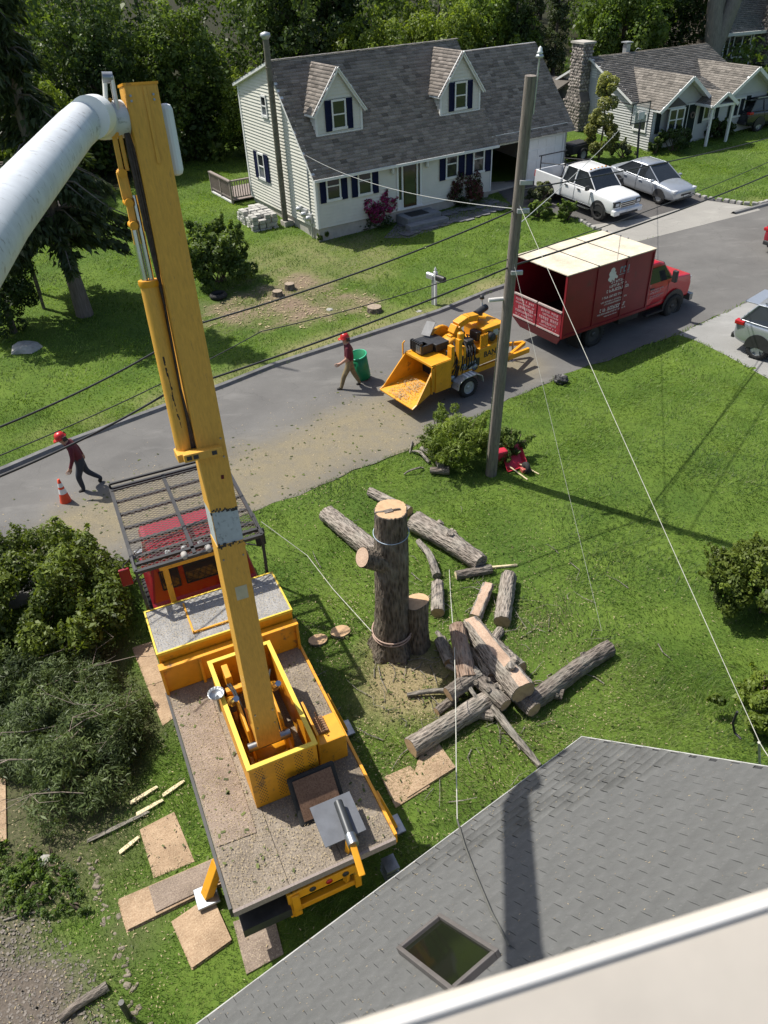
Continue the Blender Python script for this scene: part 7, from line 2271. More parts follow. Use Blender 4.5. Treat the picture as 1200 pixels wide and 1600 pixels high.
# tree platform at left
p = T(92, 470)
tp_ = thing('tree_platform', 'dark wooden tree platform on posts beside the big conifer trunk', 'platform', p, .4)
pz = 2.5
for x, y in ((-.6, -.5), (.75, -.3), (-.6, 1.0), (.75, 1.0)): MB().bb(x - .06, x + .06, y - .06, y + .06, -.2, pz).build('post', bark_dark, tp_)
for i in range(7): MB().bb(-.8, 1.0, -.6 + i * .26, -.36 + i * .26, pz, pz + .04).build('plank', mat('dark_plank', (.06, .05, .045), .9, var=.3), tp_)
for y in (-.6, 1.2): MB().bb(-.8, 1.0, y - .02, y + .02, pz + .04, pz + .85).build('side_wall', mat('dark_plank'  , (.06, .05, .045), .9), tp_)
MB().bb(.98, 1.02, -.58, 1.18, pz + .04, pz + .85).build('side_wall', MATS['dark_plank'], tp_)
# ------------------------------------------------------------------ foliage
def unit(n, r):
    v = r.normal(size=(n, 3)); return v / np.linalg.norm(v, axis=1, keepdims=True)


def leaf_cloud(clumps, n, size, seed=0, up=.35, shell=.55, aspect=.55, droop=0.0, spread=1.0):
    """clumps (k,5): x y z r tint. returns co, quad faces, tint"""
    r = np.random.default_rng(seed); clumps = np.asarray(clumps, float)
    w_ = clumps[:, 3] ** 2; idx = r.choice(len(clumps), n, p=w_ / w_.sum())
    d = unit(n, r); rad = (shell + (1 - shell) * r.random(n) ** .6) * spread
    c = clumps[idx, :3] + d * (clumps[idx, 3] * rad)[:, None]
    nrm = d * .7 + unit(n, r) * .75 + np.array([0, 0, up]); nrm /= np.linalg.norm(nrm, axis=1, keepdims=True)
    t = np.cross(nrm, unit(n, r)); t /= np.linalg.norm(t, axis=1, keepdims=True)
    t[:, 2] -= droop; t /= np.linalg.norm(t, axis=1, keepdims=True)
    b = np.cross(nrm, t)
    s = size * np.clip(r.lognormal(-.05, .38, n), .35, 2.2)
    L = t * s[:, None]; W = b * (s * aspect)[:, None]; F = nrm * (s * .16)[:, None]
    co = np.stack([c - L * .5, c + W * .5 + F, c + L * .5, c - W * .5 + F], 1).reshape(-1, 3)
    f = np.arange(4 * n).reshape(-1, 4)
    ti = np.clip(clumps[idx, 4] + r.normal(0, .18, n), 0, 1)
    return co, f, np.repeat(ti, 4)


def blob_clumps(c, rad, k, seed, cr=(.22, .4), low=-.35):
    r = np.random.default_rng(seed); out = []
    while len(out) < k:
        d = unit(1, r)[0]
        if d[2] < low: continue
        q = r.uniform(.4, .9); sz_ = 1.0
        if r.random() < .3: q = r.uniform(.82, 1.02); sz_ = .62
        p = np.array(c) + d * np.array(rad) * q
        m = min(rad) * sz_
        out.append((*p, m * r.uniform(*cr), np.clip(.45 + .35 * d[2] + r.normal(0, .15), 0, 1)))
    return out


def sprigs(cl, k, ln, c, seed):
    """stray shoots: strings of small clumps leaving the outline"""
    r = np.random.default_rng(seed + 500); out = []
    for i in range(k):
        b = cl[r.integers(len(cl))]; p = np.array(b[:3])
        d = (p - np.array(c) if c is not None else np.array([0, 0, .6])) ; d = d / (np.linalg.norm(d) + 1e-6) + r.normal(0, .45, 3) + np.array([0, 0, .35]); d /= np.linalg.norm(d)
        p = p + d * b[3] * .7; L = ln * r.uniform(.18, .42)
        for j in range(4): out.append((*(p + d * L * (j + 1) / 4 + r.normal(0, .015, 3)), max(.03, ln * (.085 - .014 * j)), min(1, b[4] + .15)))
    return out


lf_green = leafmat('leaf_green', (.045, .09, .017), (.19, .28, .055), .45)
lf_dark = leafmat('leaf_dark', (.024, .048, .015), (.11, .17, .045), .4)
lf_mid = leafmat('leaf_mid', (.042, .082, .018), (.17, .245, .055), .45)
lf_bright = leafmat('leaf_bright', (.075, .125, .018), (.25, .33, .055), .45)
lf_hedge = leafmat('leaf_hedge', (.040, .070, .012), (.20, .26, .045), .4)
lf_conifer = leafmat('leaf_conifer', (.026, .044, .016), (.105, .14, .050), .3)
lf_brush = leafmat('leaf_brush', (.030, .050, .016), (.135, .185, .060), .3)
lf_pink = leafmat('azalea_flower', (.12, .010, .05), (.46, .045, .20), .3)
lf_maroon = leafmat('leaf_maroon', (.045, .010, .014), (.16, .05, .05), .3)
lf_gold = leafmat('leaf_gold', (.08, .10, .02), (.34, .36, .12), .4)
lf_pale = leafmat('leaf_pale', (.05, .07, .03), (.22, .25, .13), .35)
twig_m = mat('twig', (.10, .075, .055), .9, var=.3, vs=10)


def stems(mb, c, rad, k, seed, r0=.03):
    r = np.random.default_rng(seed)
    for i in range(k):
        d = unit(1, r)[0]; d[2] = abs(d[2]) + .2
        e = np.array(c) + d * np.array(rad) * .75; s_ = np.array([c[0] + r.uniform(-.15, .15) * rad[0], c[1] + r.uniform(-.15, .15) * rad[1], 0])
        m_ = (s_ + e) / 2 + r.uniform(-.1, .1, 3) * np.array(rad)
        mb.tube([s_, m_, e], [r0, r0 * .7, r0 * .25], 6)


def shrub(name, label, loc, rad, n, size, m, seed, k=26, cat='shrub', zc=None, group=None, extra=None, aspect=.55, cr=(.22, .4), low=-.45, nstem=9):
    t = thing(name, label, cat, loc, 0, group)
    zc = rad[2] * .8 if zc is None else zc
    cl = blob_clumps((0, 0, zc), rad, k, seed, cr, low)
    cl = cl + sprigs(cl, k // 2, min(rad), (0, 0, zc), seed)
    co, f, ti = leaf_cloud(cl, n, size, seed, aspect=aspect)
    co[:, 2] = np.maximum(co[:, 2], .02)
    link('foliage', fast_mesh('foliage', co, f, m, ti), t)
    if extra:
        m2, n2, zmin = extra
        cl2 = [(a, b, c_ + .03, r_ * 1.05, q) for a, b, c_, r_, q in cl if c_ > zmin]
        co, f, ti = leaf_cloud(cl2, n2, size * 1.1, seed + 1, shell=.9)
        link('blossom', fast_mesh('blossom', co, f, m2, ti), t)
    mb = MB(); stems(mb, (0, 0, zc), rad, nstem, seed); mb.build('stem', twig_m, t)
    return t


shrub('round_shrub', 'round dark green shrub on the far lawn left of the cape house', T(345, 440), (1.45, 1.3, 1.3), 15000, .13, lf_mid, 21, 40)
shrub('azalea', 'magenta flowering azalea in front of the cape house windows', T(580, 350), (1.15, 1.0, 1.0), 9000, .08, lf_dark, 22, 60, zc=.6, low=-.95, extra=(lf_pink, 14000, .45))
shrub('barberry', 'dull maroon shrub at the cape house front near the garage', T(722, 318), (1.0, .85, .95), 8000, .08, lf_dark, 23, 50, zc=.55, low=-.95, extra=(lf_maroon, 5000, .5))
shrub('pole_shrub', 'feathery green shrub at the foot of the utility pole', T(708, 722), (1.05, .95, .85), 17000, .10, lf_bright, 24, 44, aspect=.22, cr=(.2, .34))
shrub('pole_shrub', 'small leafy clump behind the utility pole base', T(795, 712), (.6, .6, .5), 4500, .09, lf_mid, 25, 16, aspect=.3)
shrub('yew_shrub', 'dense rounded evergreen shrub cut by the right edge of the lawn', T(1195, 960), (1.15, 1.15, 1.0), 26000, .07, lf_hedge, 26, 60, cr=(.18, .3))
shrub('corner_shrub', 'bright leafy growth by the roof corner at the right edge', T(1190, 1120), (.9, .8, .45), 9000, .08, lf_bright, 27, 30)
shrub('planter_shrub', 'pale flowering clump in the bed between pickup and lawn', T(845, 318), (.7, .6, .5), 4000, .09, lf_pale, 28, 18)
shrub('planter_shrub', 'green clump below the pale flowers in the driveway bed', T(840, 338), (.75, .5, .4), 4000, .09, lf_green, 29, 18)
shrub('planter_shrub', 'small bush at the lawn corner beside the pickup front wheel', T(886, 343), (.5, .45, .45), 3500, .08, lf_green, 30, 16)
shrub('foundation_shrub', 'rounded dark bush left of the ranch house porch', T(1052, 236), (1.0, .7, .75), 5500, .1, lf_dark, 31, 20)
shrub('foundation_shrub', 'rounded dark bush right of the ranch house porch', T(1122, 216), (.9, .6, .6), 4500, .1, lf_dark, 32, 20)
shrub('foundation_shrub', 'pale bush under the ranch house gable wall', T(972, 246), (.8, .5, .45), 3500, .1, lf_pale, 33, 16)
shrub('foundation_shrub', 'low bush at the left foot of the ranch house porch', T(1022, 240), (.5, .4, .5), 2200, .1, lf_dark, 34, 12)
p = T(935, 250)
t = thing('gold_shrub', 'tall yellow green shrub beside the stone chimney', 'shrub', p)
cl = []
r_ = np.random.default_rng(35)
for i in range(30):
    z = r_.uniform(.3, 3.9); w_ = .55 * (1 - (z / 4.4) ** 2) + .12; a = r_.uniform(0, 6.28)
    cl.append((math.cos(a) * w_, math.sin(a) * w_, z, r_.uniform(.22, .36), np.clip(.3 + z * .17 + r_.normal(0, .1), 0, 1)))
co, f, ti = leaf_cloud(cl, 9000, .12, 35); link('foliage', fast_mesh('foliage', co, f, lf_gold, ti), t)
mb = MB(); mb.tube([(0, 0, 0), (.05, 0, 1.5), (0, .05, 3.6)], [.06, .045, .02], 7); mb.build('stem', twig_m, t)
# clipped bed behind the azalea and the flowers at the path
for i, (px, py, lb) in enumerate(((520, 358, 'low groundcover plant at the cape house left corner'), (545, 352, 'low groundcover plant left of the azalea'), (505, 376, 'weedy tuft at the foundation corner of the cape house'))):
    shrub('bed_plant', lb, T(px, py), (.3, .25, .25), 700, .08, lf_green, 60 + i, 8, cat='plant', nstem=3)

# big hedge at left
def lumpy(name, label, pts, n, size, m, seed, cat, cr, h0, hv, parts=None, aspect=.5, tint=(.45, .18)):
    r = np.random.default_rng(seed); base = T(*pts[0]); t = thing(name, label, cat, base)
    poly = np.array([T(*p)[:2] for p in pts]); x0, y0 = poly.min(0); x1, y1 = poly.max(0); cl = []
    while len(cl) < parts:
        x, y = r.uniform(x0, x1), r.uniform(y0, y1)
        d = sdist(np.array([x]), np.array([y]), poly)[0]
        if d < .1: continue
        top = (h0 + hv * sn(np.array([x]), np.array([y]), 1.6, seed)[0]) * min(1, .35 + d / 1.0)
        z = top * r.uniform(.25, 1.0) ** .6 * (1.25 if r.random() < .15 else 1)
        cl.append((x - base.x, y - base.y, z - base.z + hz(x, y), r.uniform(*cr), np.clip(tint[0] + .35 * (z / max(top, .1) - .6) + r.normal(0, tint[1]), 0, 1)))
    cl0 = cl; cl = cl + sprigs(cl, parts // 2, cr[1] * 2.2, None, seed)
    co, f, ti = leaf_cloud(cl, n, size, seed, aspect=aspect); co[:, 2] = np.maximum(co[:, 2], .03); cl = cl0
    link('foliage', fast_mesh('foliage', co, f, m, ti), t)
    mb = MB()
    for c in cl[::6]: mb.tube([(c[0] * .9 + r.uniform(-.2, .2), c[1] * .9 + r.uniform(-.2, .2), 0), (c[0], c[1], c[2] * .6), (c[0] + r.uniform(-.2, .2), c[1] + r.uniform(-.2, .2), c[2] + .1)], [.03, .02, .008], 5)
    mb.build('stem', twig_m, t)
    return t, cl


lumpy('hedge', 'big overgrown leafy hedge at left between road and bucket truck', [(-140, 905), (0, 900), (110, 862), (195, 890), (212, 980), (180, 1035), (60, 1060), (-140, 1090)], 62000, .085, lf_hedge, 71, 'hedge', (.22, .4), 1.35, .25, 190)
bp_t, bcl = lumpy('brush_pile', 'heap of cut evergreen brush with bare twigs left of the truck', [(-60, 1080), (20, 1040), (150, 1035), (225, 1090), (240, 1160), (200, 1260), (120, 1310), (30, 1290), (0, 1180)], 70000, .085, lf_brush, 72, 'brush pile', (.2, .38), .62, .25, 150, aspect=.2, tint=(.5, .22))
mb = MB(); r_ = np.random.default_rng(73)
for i in range(20):
    c = bcl[r_.integers(len(bcl))]; d = V3((r_.normal(), r_.normal(), r_.uniform(-.1, .35))).normalized(); L = r_.uniform(.6, 1.7); p0 = V3((c[0], c[1], c[2] + .2))
    pts = [p0, p0 + d * L * .4 + V3((r_.normal() * .08, r_.normal() * .08, .05)), p0 + d * L * .75 + V3((r_.normal() * .12, r_.normal() * .12, .08)), p0 + d * L + V3((r_.normal() * .15, r_.normal() * .15, .0))]
    rr = r_.uniform(.005, .013); mb.tube(pts, [rr, rr * .8, rr * .55, rr * .25], 5)
    for q in (1, 2):
        dd = (d + V3((r_.normal(), r_.normal(), r_.normal() * .4)) * .7).normalized(); mb.tube([pts[q], pts[q] + dd * L * .2, pts[q] + dd * L * .35 + V3((0, 0, .05))], [rr * .5, rr * .35, rr * .15], 4)
o = mb.build('bare_twigs', mat('bare_twig', (.24, .20, .16), .9, var=.25), bp_t); o['kind'] = 'stuff'
lumpy('weed_patch', 'patch of green weeds below the brush pile at lower left', [(-40, 1300), (90, 1330), (130, 1360), (150, 1430), (110, 1450), (0, 1440)], 7000, .055, lf_green, 74, 'weeds', (.05, .1), .07, .05, 110, aspect=.35)

# ------------------------------------------------------------------ trees
tree_bark = mat('tree_bark', (.085, .072, .058), .95, var=.35, vs=3, stretch=(7, 7, .8), bmp=.7, bs=6)
pale_bark = mat('pale_bark', (.22, .20, .18), .95, var=.3, vs=3, stretch=(7, 7, .8), bmp=.6, bs=6)


def crown_mesh(name, rad, zc, k, n, size, m, seed, cr=(.2, .34), low=-.75, aspect=.6):
    cl = blob_clumps((0, 0, zc), rad, k, seed, cr, low)
    co, f, ti = leaf_cloud(cl, n, size, seed, aspect=aspect, up=.25)
    return fast_mesh(name, co, f, m, ti), cl


def trunk_mesh(h, r, cl, seed, m=None, limbs=9):
    rs_ = np.random.default_rng(seed); mb = MB()
    mb.tube([(0, 0, -.3), (.05, .03, h * .25), (-.06, .05, h * .55), (0, 0, h)], [r * 1.25, r, r * .75, r * .3], 10)
    for i in range(limbs):
        c = cl[rs_.integers(len(cl))]; z = h * rs_.uniform(.25, .75); e = V3(c[:3]); s_ = V3((0, 0, min(z, e.z)))
        mb.tube([s_, s_.lerp(e, .5) + V3((0, 0, .3)), e], [r * .4, r * .25, r * .08], 6)
    o = mb.build('trunk', m or tree_bark); me = o.data; bpy.data.objects.remove(o); return me


proto = []
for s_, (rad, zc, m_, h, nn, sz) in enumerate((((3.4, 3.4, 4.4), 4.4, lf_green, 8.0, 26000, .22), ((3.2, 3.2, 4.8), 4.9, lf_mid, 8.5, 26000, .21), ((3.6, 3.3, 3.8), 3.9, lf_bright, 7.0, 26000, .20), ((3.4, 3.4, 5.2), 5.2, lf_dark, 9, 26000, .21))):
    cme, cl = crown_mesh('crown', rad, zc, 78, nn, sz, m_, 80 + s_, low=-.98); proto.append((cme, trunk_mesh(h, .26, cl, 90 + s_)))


def tree(label, p, kind, k, rz, group='trees behind the houses', name='tree'):
    t = thing(name, label, 'tree', p, rz, group); t.scale = (k, k, k * random.uniform(.95, 1.1))
    link('crown', proto[kind][0], t); link('trunk', proto[kind][1], t)
    return t


def W(x, y): return V3((x, y, float(hz(x, y))))


for (x, y, kd, k, lb) in ((-24, 41, 1, .8, 'leafy tree at the far left edge behind the white boom'), (-20, 46, 0, .85, 'green tree at upper left beyond the white boom'), (-17.0, 43.5, 2, .68, 'light green sunlit tree above the white boom elbow'), (-15, 49, 3, .85, 'dark tree just right of the yellow boom top'),
                          (-10.5, 51, 1, .85, 'dark tree between the yellow boom and the cape house'), (-6.8, 50, 2, .62, 'small light tree behind the left end of the cape house roof'), (-3.6, 55, 3, 1.1, 'dark tree behind the cape house flue pipe'),
                          (.5, 53.5, 2, .84, 'bright green tree behind the cape house ridge, left of the dormers gap'), (4.6, 55.0, 2, .86, 'bright green tree behind the middle of the cape house ridge'), (8.4, 57, 0, .8, 'green tree behind the cape house between ridge and arborvitae'),
                          (17.2, 59, 0, .84, 'rounded leafy tree above the stone chimney'), (21.6, 66, 3, 1.1, 'dark tree left of the pale forked trunks')):
    tree(lb, W(x, y), kd, k, random.uniform(0, 6))
# three columnar arborvitae
for i, (px, x, y) in enumerate(((705, 9.5, 56), (722, 10.7, 56.6), (745, 12.3, 57.2))):
    t = thing('arborvitae', ('left', 'middle', 'right')[i] + ' one of three columnar evergreens behind the cape house', 'tree', W(x, y), 0, 'columnar evergreens')
    cl = []; r_ = np.random.default_rng(100 + i)
    for j in range(70):
        z = r_.uniform(.3, 8.4); w_ = .75 * (1 - (z / 9.2) ** 2.2) + .08; a = r_.uniform(0, 6.28); cl.append((math.cos(a) * w_ * .7, math.sin(a) * w_ * .7, z, .34, np.clip(.4 + r_.normal(0, .2), 0, 1)))
    co, f, ti = leaf_cloud(cl, 9000, .2, 100 + i, aspect=.3); link('crown', fast_mesh('crown', co, f, lf_conifer if i else lf_dark, ti), t)
    MB().tube([(0, 0, -.2), (0, 0, 7)], [.16, .04], 8).build('trunk', tree_bark, t)
# pale forked trunks at the top right
fk = W(24.6, 62.5)
t = thing('tree', 'pale forked bare trunks rising behind the ranch house', 'tree', fk, 0, 'trees behind the houses')
mb = MB(); mb.tube([(0, 0, -.3), (0, 0, 2.2), (-.5, 0, 5.2), (-1.0, .2, 9), (-1.2, .2, 12)], [.8, .62, .48, .36, .2], 12); mb.tube([(.1, 0, 1.8), (.9, .1, 4.5), (1.6, .2, 8), (2.2, 0, 12)], [.6, .5, .36, .2], 12); mb.tube([(0, .1, 3), (.2, .3, 6), (.1, .4, 11)], [.32, .26, .15], 10); mb.build('trunk', pale_bark, t)
cl = blob_clumps((.5, 0, 12.5), (4.5, 4, 3), 40, 120); co, f, ti = leaf_cloud(cl, 9000, .3, 120); link('crown', fast_mesh('crown', co, f, lf_mid, ti), t)
# big conifer at left with drooping boughs
sp_b = T(133, 492)
t = thing('conifer', 'big dark conifer with bare lower trunk at the left edge', 'tree', sp_b)
mb = MB(); mb.tube([(0, 0, -.2), (-.05, 0, 1.5), (-.2, .1, 4.0), (-.35, .2, 9), (-.4, .2, 15)], [.33, .27, .24, .18, .04], 12)
mb.tube([(-.1, 0, 2.3), (-.9, -.2, 3.1), (-1.8, -.4, 3.6)], [.1, .07, .03], 7); bl = []
r_ = np.random.default_rng(130); cos_ = []; fs_ = []; ts_ = []; off = 0
for i in range(120):
    z = r_.uniform(2.6, 12.5); a = r_.uniform(0, 6.28); L = (3.6 * (1 - (z / 14.5)) + .5) * r_.uniform(.6, 1.05) * (.62 if z > 6 else 1)
    if z < 4.6 and -1.6 < (a + math.pi) % 6.283 - math.pi < .5: L *= .55
    s_ = V3((-.03 * z, .015 * z, z)); e = s_ + V3((math.cos(a) * L, math.sin(a) * L, -.38 * L + .1)); m_ = s_.lerp(e, .5) + V3((0, 0, .16 * L))
    mb.tube([s_, m_, e], [.045, .03, .01], 5)
    k = int(110 * L); f_ = r_.uniform(.2, 1, k); P_ = np.array([(s_ * ((1 - q) ** 2) + m_ * (2 * q * (1 - q)) + e * (q * q)) for q in f_])
    wd = r_.normal(0, 1, k) * (.32 * (1.1 - f_)) ; sd_ = np.array([-math.sin(a), math.cos(a), 0])
    P_ = P_ + sd_[None, :] * wd[:, None] * L * .5; P_[:, 2] -= np.abs(wd) * .25 + r_.uniform(0, .35, k)
    sz = r_.uniform(.16, .34, k); tdir = np.stack([math.cos(a) * .5 + sd_[0] * np.sign(wd) * .7, math.sin(a) * .5 + sd_[1] * np.sign(wd) * .7, -.75 + 0 * wd], 1); tdir += r_.normal(0, .3, (k, 3)); tdir /= np.linalg.norm(tdir, axis=1, keepdims=True)
    bb_ = np.cross(tdir, unit(k, r_)); bb_ /= np.linalg.norm(bb_, axis=1, keepdims=True)
    Lh = tdir * sz[:, None]; Wh = bb_ * (sz * .26)[:, None]
    cos_.append(np.stack([P_ - Lh * .2, P_ + Wh, P_ + Lh, P_ - Wh], 1).reshape(-1, 3)); ts_.append(np.repeat(np.clip(r_.normal(.4, .2, k), 0, 1), 4))
co = np.concatenate(cos_); link('boughs', fast_mesh('boughs', co, np.arange(len(co)).reshape(-1, 4), lf_conifer, np.concatenate(ts_)), t)
mb.build('trunk', mat('spruce_bark', (.16, .135, .115), .95, var=.35, vs=3, stretch=(7, 7, .9), bmp=.8, bs=6), t)
# a second leafy tree low at the far left
tree('dark bushy tree filling the left edge below the white boom', T(22, 520), 3, .42, 1.0)
# woods: the deep background as one mass
r_ = np.random.default_rng(140); cl = []; mbt = MB()
for i in range(150):
    x = r_.uniform(-60, 75); y = 58 + r_.uniform(0, 55) + max(0, x - 10) * .25
    if x < -14: y = 44 + (-14 - x) * -.2 + r_.uniform(4, 50)
    base = float(hz(x, y)); H_ = r_.uniform(9, 17)
    if y > 75: mbt.tube([(x, y, base - .3), (x + r_.normal() * .3, y, base + H_ * .8)], [.3, .1], 6, caps=False)
    for j in range(16):
        z = H_ * r_.uniform(.12, 1.0); rr = 3.0 * math.sqrt(max(.08, 1 - ((z / H_ - .5) / .62) ** 2)); a = r_.uniform(0, 6.28); q = r_.uniform(.2, 1)
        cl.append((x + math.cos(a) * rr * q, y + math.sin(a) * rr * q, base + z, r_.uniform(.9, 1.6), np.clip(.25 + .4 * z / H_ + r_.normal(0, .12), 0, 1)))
for i in range(640):
    x = r_.uniform(-45, 55) if i < 330 else r_.uniform(-34, -4); y = 51.5 + r_.uniform(0, 16) + max(0, x - 8) * .3
    if x < -5: y = 45.5 + (x + 12) * .25 + r_.uniform(3, 14)
    cl.append((x, y, float(hz(x, y)) + r_.uniform(.3, 1.6), r_.uniform(.7, 1.3), np.clip(r_.normal(.3, .15), 0, 1)))
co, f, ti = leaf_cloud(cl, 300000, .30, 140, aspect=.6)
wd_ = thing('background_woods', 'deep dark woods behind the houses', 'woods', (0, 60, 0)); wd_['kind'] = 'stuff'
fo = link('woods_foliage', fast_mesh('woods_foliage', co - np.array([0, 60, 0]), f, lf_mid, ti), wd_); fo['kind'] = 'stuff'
mbt.build('woods_trunks', tree_bark, wd_, world=True)['kind'] = 'stuff'

# ------------------------------------------------------------------ grass blades
def in_view(x, y, z, mx=60):
    P_ = np.stack([x, y, z - CAMH], 1) @ RM
    u = P_[:, 0] / P_[:, 2] * 1200 + 600; v = P_[:, 1] / P_[:, 2] * 1200 + 800
    return (P_[:, 2] > .5) & (u > -mx) & (u < 1200 + mx) & (v > -mx) & (v < 1600 + mx), P_[:, 2]


PLY = [np.array([(c_.matrix_local.translation.x, c_.matrix_local.translation.y)]) for c_ in []]
SHEETS = [wpoly(q) for q in ([(218, 1296), (272, 1268), (304, 1346), (240, 1372)], [(186, 1404), (335, 1340), (350, 1378), (200, 1452)], [(269, 1440), (331, 1398), (362, 1468), (300, 1512)], [(364, 1440), (425, 1418), (443, 1490), (385, 1522)], [(206, 1012), (236, 1002), (276, 1118), (254, 1134)])]


def grass(n, box, h, w_, seed, dmin, dmax, keep=1.0):
    r = np.random.default_rng(seed)
    x = r.uniform(box[0], box[1], n); y = r.uniform(box[2], box[3], n); z = hz(x, y) + .01
    ok, dep = in_view(x, y, z); ok &= (dep > dmin) & (dep <= dmax)
    x, y, z = x[ok], y[ok], z[ok]
    pv = is_paved(x, y, -.06)
    mu, ba, sa_, gr, br_, fo_, ve = masks(x, y)
    pk_ = 1 - np.clip(mu * .93 + ba * .55 + sa_ * .9 + gr * .97 + br_ * .45 + fo_ * .97 + ve * .6, 0, 1)
    patch = np.clip(.85 + .45 * sn(x, y, 1.9, 6), .25, 1)
    ok = (~pv) & (r.random(len(x)) < pk_ * patch * keep) & (sdist(x, y, HOUSE1) < 0)
    for s_ in SHEETS: ok &= sdist(x, y, s_) < .0
    x, y, z = x[ok], y[ok], z[ok]; n = len(x); dep2 = in_view(x, y, z)[1]
    hgt = h * r.uniform(.4, 1.5, n) * np.clip(.95 + .6 * sn(x, y, 1.3, 8), .3, 1.8)
    ang = 3.0 * sn(x, y, .8, 3) + 1.4 * sn(x, y, 3.1, 4) + r.normal(0, .7, n); lean = hgt * r.uniform(.3, 1.5, n)
    a2 = r.uniform(0, 6.28, n); wx, wy = np.cos(a2) * w_ * .5, np.sin(a2) * w_ * .5
    b0 = np.stack([x - wx, y - wy, z], 1); b1 = np.stack([x + wx, y + wy, z], 1); tp = np.stack([x + np.cos(ang) * lean, y + np.sin(ang) * lean, z + hgt], 1)
    co = np.stack([b0, b1, tp], 1).reshape(-1, 3)
    far_sunlit = smooth(dep2, 19, 26)  # blades across the road tinted brighter, their sunlit look put into the colour
    ti = np.clip(.27 + .42 * far_sunlit + .36 * sn(x, y, .7, 11) + .26 * sn(x, y, 3.4, 12) + r.normal(0, .24, n), 0, 1)
    cx_, cy2 = sb.x + 1.0, sb.y - 1.6
    dr = np.clip(smooth(4.6 - np.hypot((x - cx_) * .8, y - cy2) + 1.2 * sn(x, y, 1.1, 21), 0, 3.2) * .75 + .12 * (sn(x, y, 2.2, 22) > .35) + r.normal(0, .22, n), 0, .9)
    dr = np.where(r.random(n) < .5, dr, dr * .3)
    return co, np.repeat(ti, 3), np.repeat(dr, 3)


gmat = leafmat('grass_blade', (.032, .088, .012), (.195, .315, .042), .4, .55, (.38, .34, .20))
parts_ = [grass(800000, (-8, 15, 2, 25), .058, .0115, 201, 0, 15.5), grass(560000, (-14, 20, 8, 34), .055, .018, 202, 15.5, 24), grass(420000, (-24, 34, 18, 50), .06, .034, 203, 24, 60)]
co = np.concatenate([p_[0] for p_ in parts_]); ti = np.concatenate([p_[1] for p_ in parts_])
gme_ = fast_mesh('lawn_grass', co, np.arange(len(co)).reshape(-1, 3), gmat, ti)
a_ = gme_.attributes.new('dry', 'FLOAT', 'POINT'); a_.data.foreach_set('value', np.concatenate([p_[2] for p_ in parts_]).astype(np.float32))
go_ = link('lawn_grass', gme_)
tag(go_, 'short green grass growing over the lawns', 'grass', kind='stuff')

# ------------------------------------------------------------------ wood chips, leaf litter and twigs
def flakes(n, fn, size, seed, zoff=.006, asp=.35):
    r = np.random.default_rng(seed); P_, Nn = fn(r, n); k = len(P_)
    a = r.uniform(0, 6.28, k); s_ = size * r.uniform(.4, 1.5, k)
    t = np.stack([np.cos(a), np.sin(a), r.uniform(-.25, .25, k)], 1); t -= Nn * (t * Nn).sum(1, keepdims=True); b = np.cross(Nn, t)
    c = P_ + Nn * zoff; L = t * s_[:, None] * .5; W_ = b * (s_ * asp)[:, None] * .5
    return np.stack([c - L - W_, c + L - W_, c + L + W_, c - L + W_], 1).reshape(-1, 3), np.repeat(r.random(k), 4)


def road_pts(r, n):
    x0, y0 = SAWR.min(0) - 1.5; x1, y1 = SAWR.max(0) + 1.5; x = r.uniform(x0, x1, n); y = r.uniform(y0, y1, n)
    d = sdist(x, y, SAWR); ok = r.random(n) < np.clip(smooth(d + .5 * sn(x, y, 1.5, 4), -2.2, 1.2) * (.35 + .65 * (sn(x, y, 2.3, 14) > .1)), .02, 1)
    x, y = x[ok], y[ok]; u = .8 * x + .6 * y; v = -.6 * x + .8 * y; f = np.clip((v - lin(NE, u)) / (lin(FE, u) - lin(NE, u)), 0, 1)
    z = hz(x, y) + .012 + .05 * (1 - (2 * f - 1) ** 2)
    return np.stack([x, y, z], 1), np.tile([0, 0, 1.0], (len(x), 1))


FT = frame_of(bt)
FW_ = frame_of(wc)


def tray_pts(r, n):
    x = r.uniform(-2.1, -1.15, n); y = -.15 + r.normal(0, .28, n); ok = np.abs(y + .18) < .55; x, y = x[ok], y[ok]
    z = .42 + (x + 2.15) / 1.05 * .2 + .05
    return np.array([FW_ @ V3(q) for q in zip(x, y, z)]), np.tile([0, 0, 1.0], (len(x), 1))


def deck_pts(r, n):
    s_ = r.uniform(.03, 4.0, n); w_ = r.uniform(-1.18, 1.18, n); ok = ~((s_ > 1.25) & (s_ < 3.6) & (w_ > -.5) & (w_ < .62)) & ~((s_ > 1.5) & (s_ < 2.1) & (w_ > .62) & (w_ < 1.15))
    onsheet = np.zeros(n)
    P_ = np.array([FT @ V3((a, -b, 1.272)) for a, b in zip(s_[ok], w_[ok])]); return P_, np.tile([0, 0, 1.0], (len(P_), 1))


def box_pts(r, n):
    s_ = r.uniform(4.25, 5.28, n); w_ = r.uniform(-1.15, 1.15, n); P_ = np.array([FT @ V3((a, -b, 2.135)) for a, b in zip(s_, w_)]); return P_, np.tile([0, 0, 1.0], (n, 1))


nrm_roof = np.array(Fn.to_3x3() @ Rsh @ V3((0, 0, 1)))


def roof_pts(r, n):
    s_ = XL - r.random(n) ** .8 * XL; l_ = r.random(n) ** 1.6 * 4.5
    P_ = np.array([Fn @ (V3((a, 0, 2.8)) + un * b) for a, b in zip(s_, l_)]) + nrm_roof * .012; return P_, np.tile(nrm_roof, (n, 1))


def lawn_pts(r, n):
    x = r.normal(sb.x + .6, 2.6, n); y = r.normal(sb.y - .9, 2.3, n); ok = ~is_paved(x, y, 0) & (r.random(n) < .5 + .5 * sn(x, y, 1.7, 5)); x, y = x[ok], y[ok]
    return np.stack([x, y, hz(x, y) + .035], 1), np.tile([0, 0, 1.0], (len(x), 1))


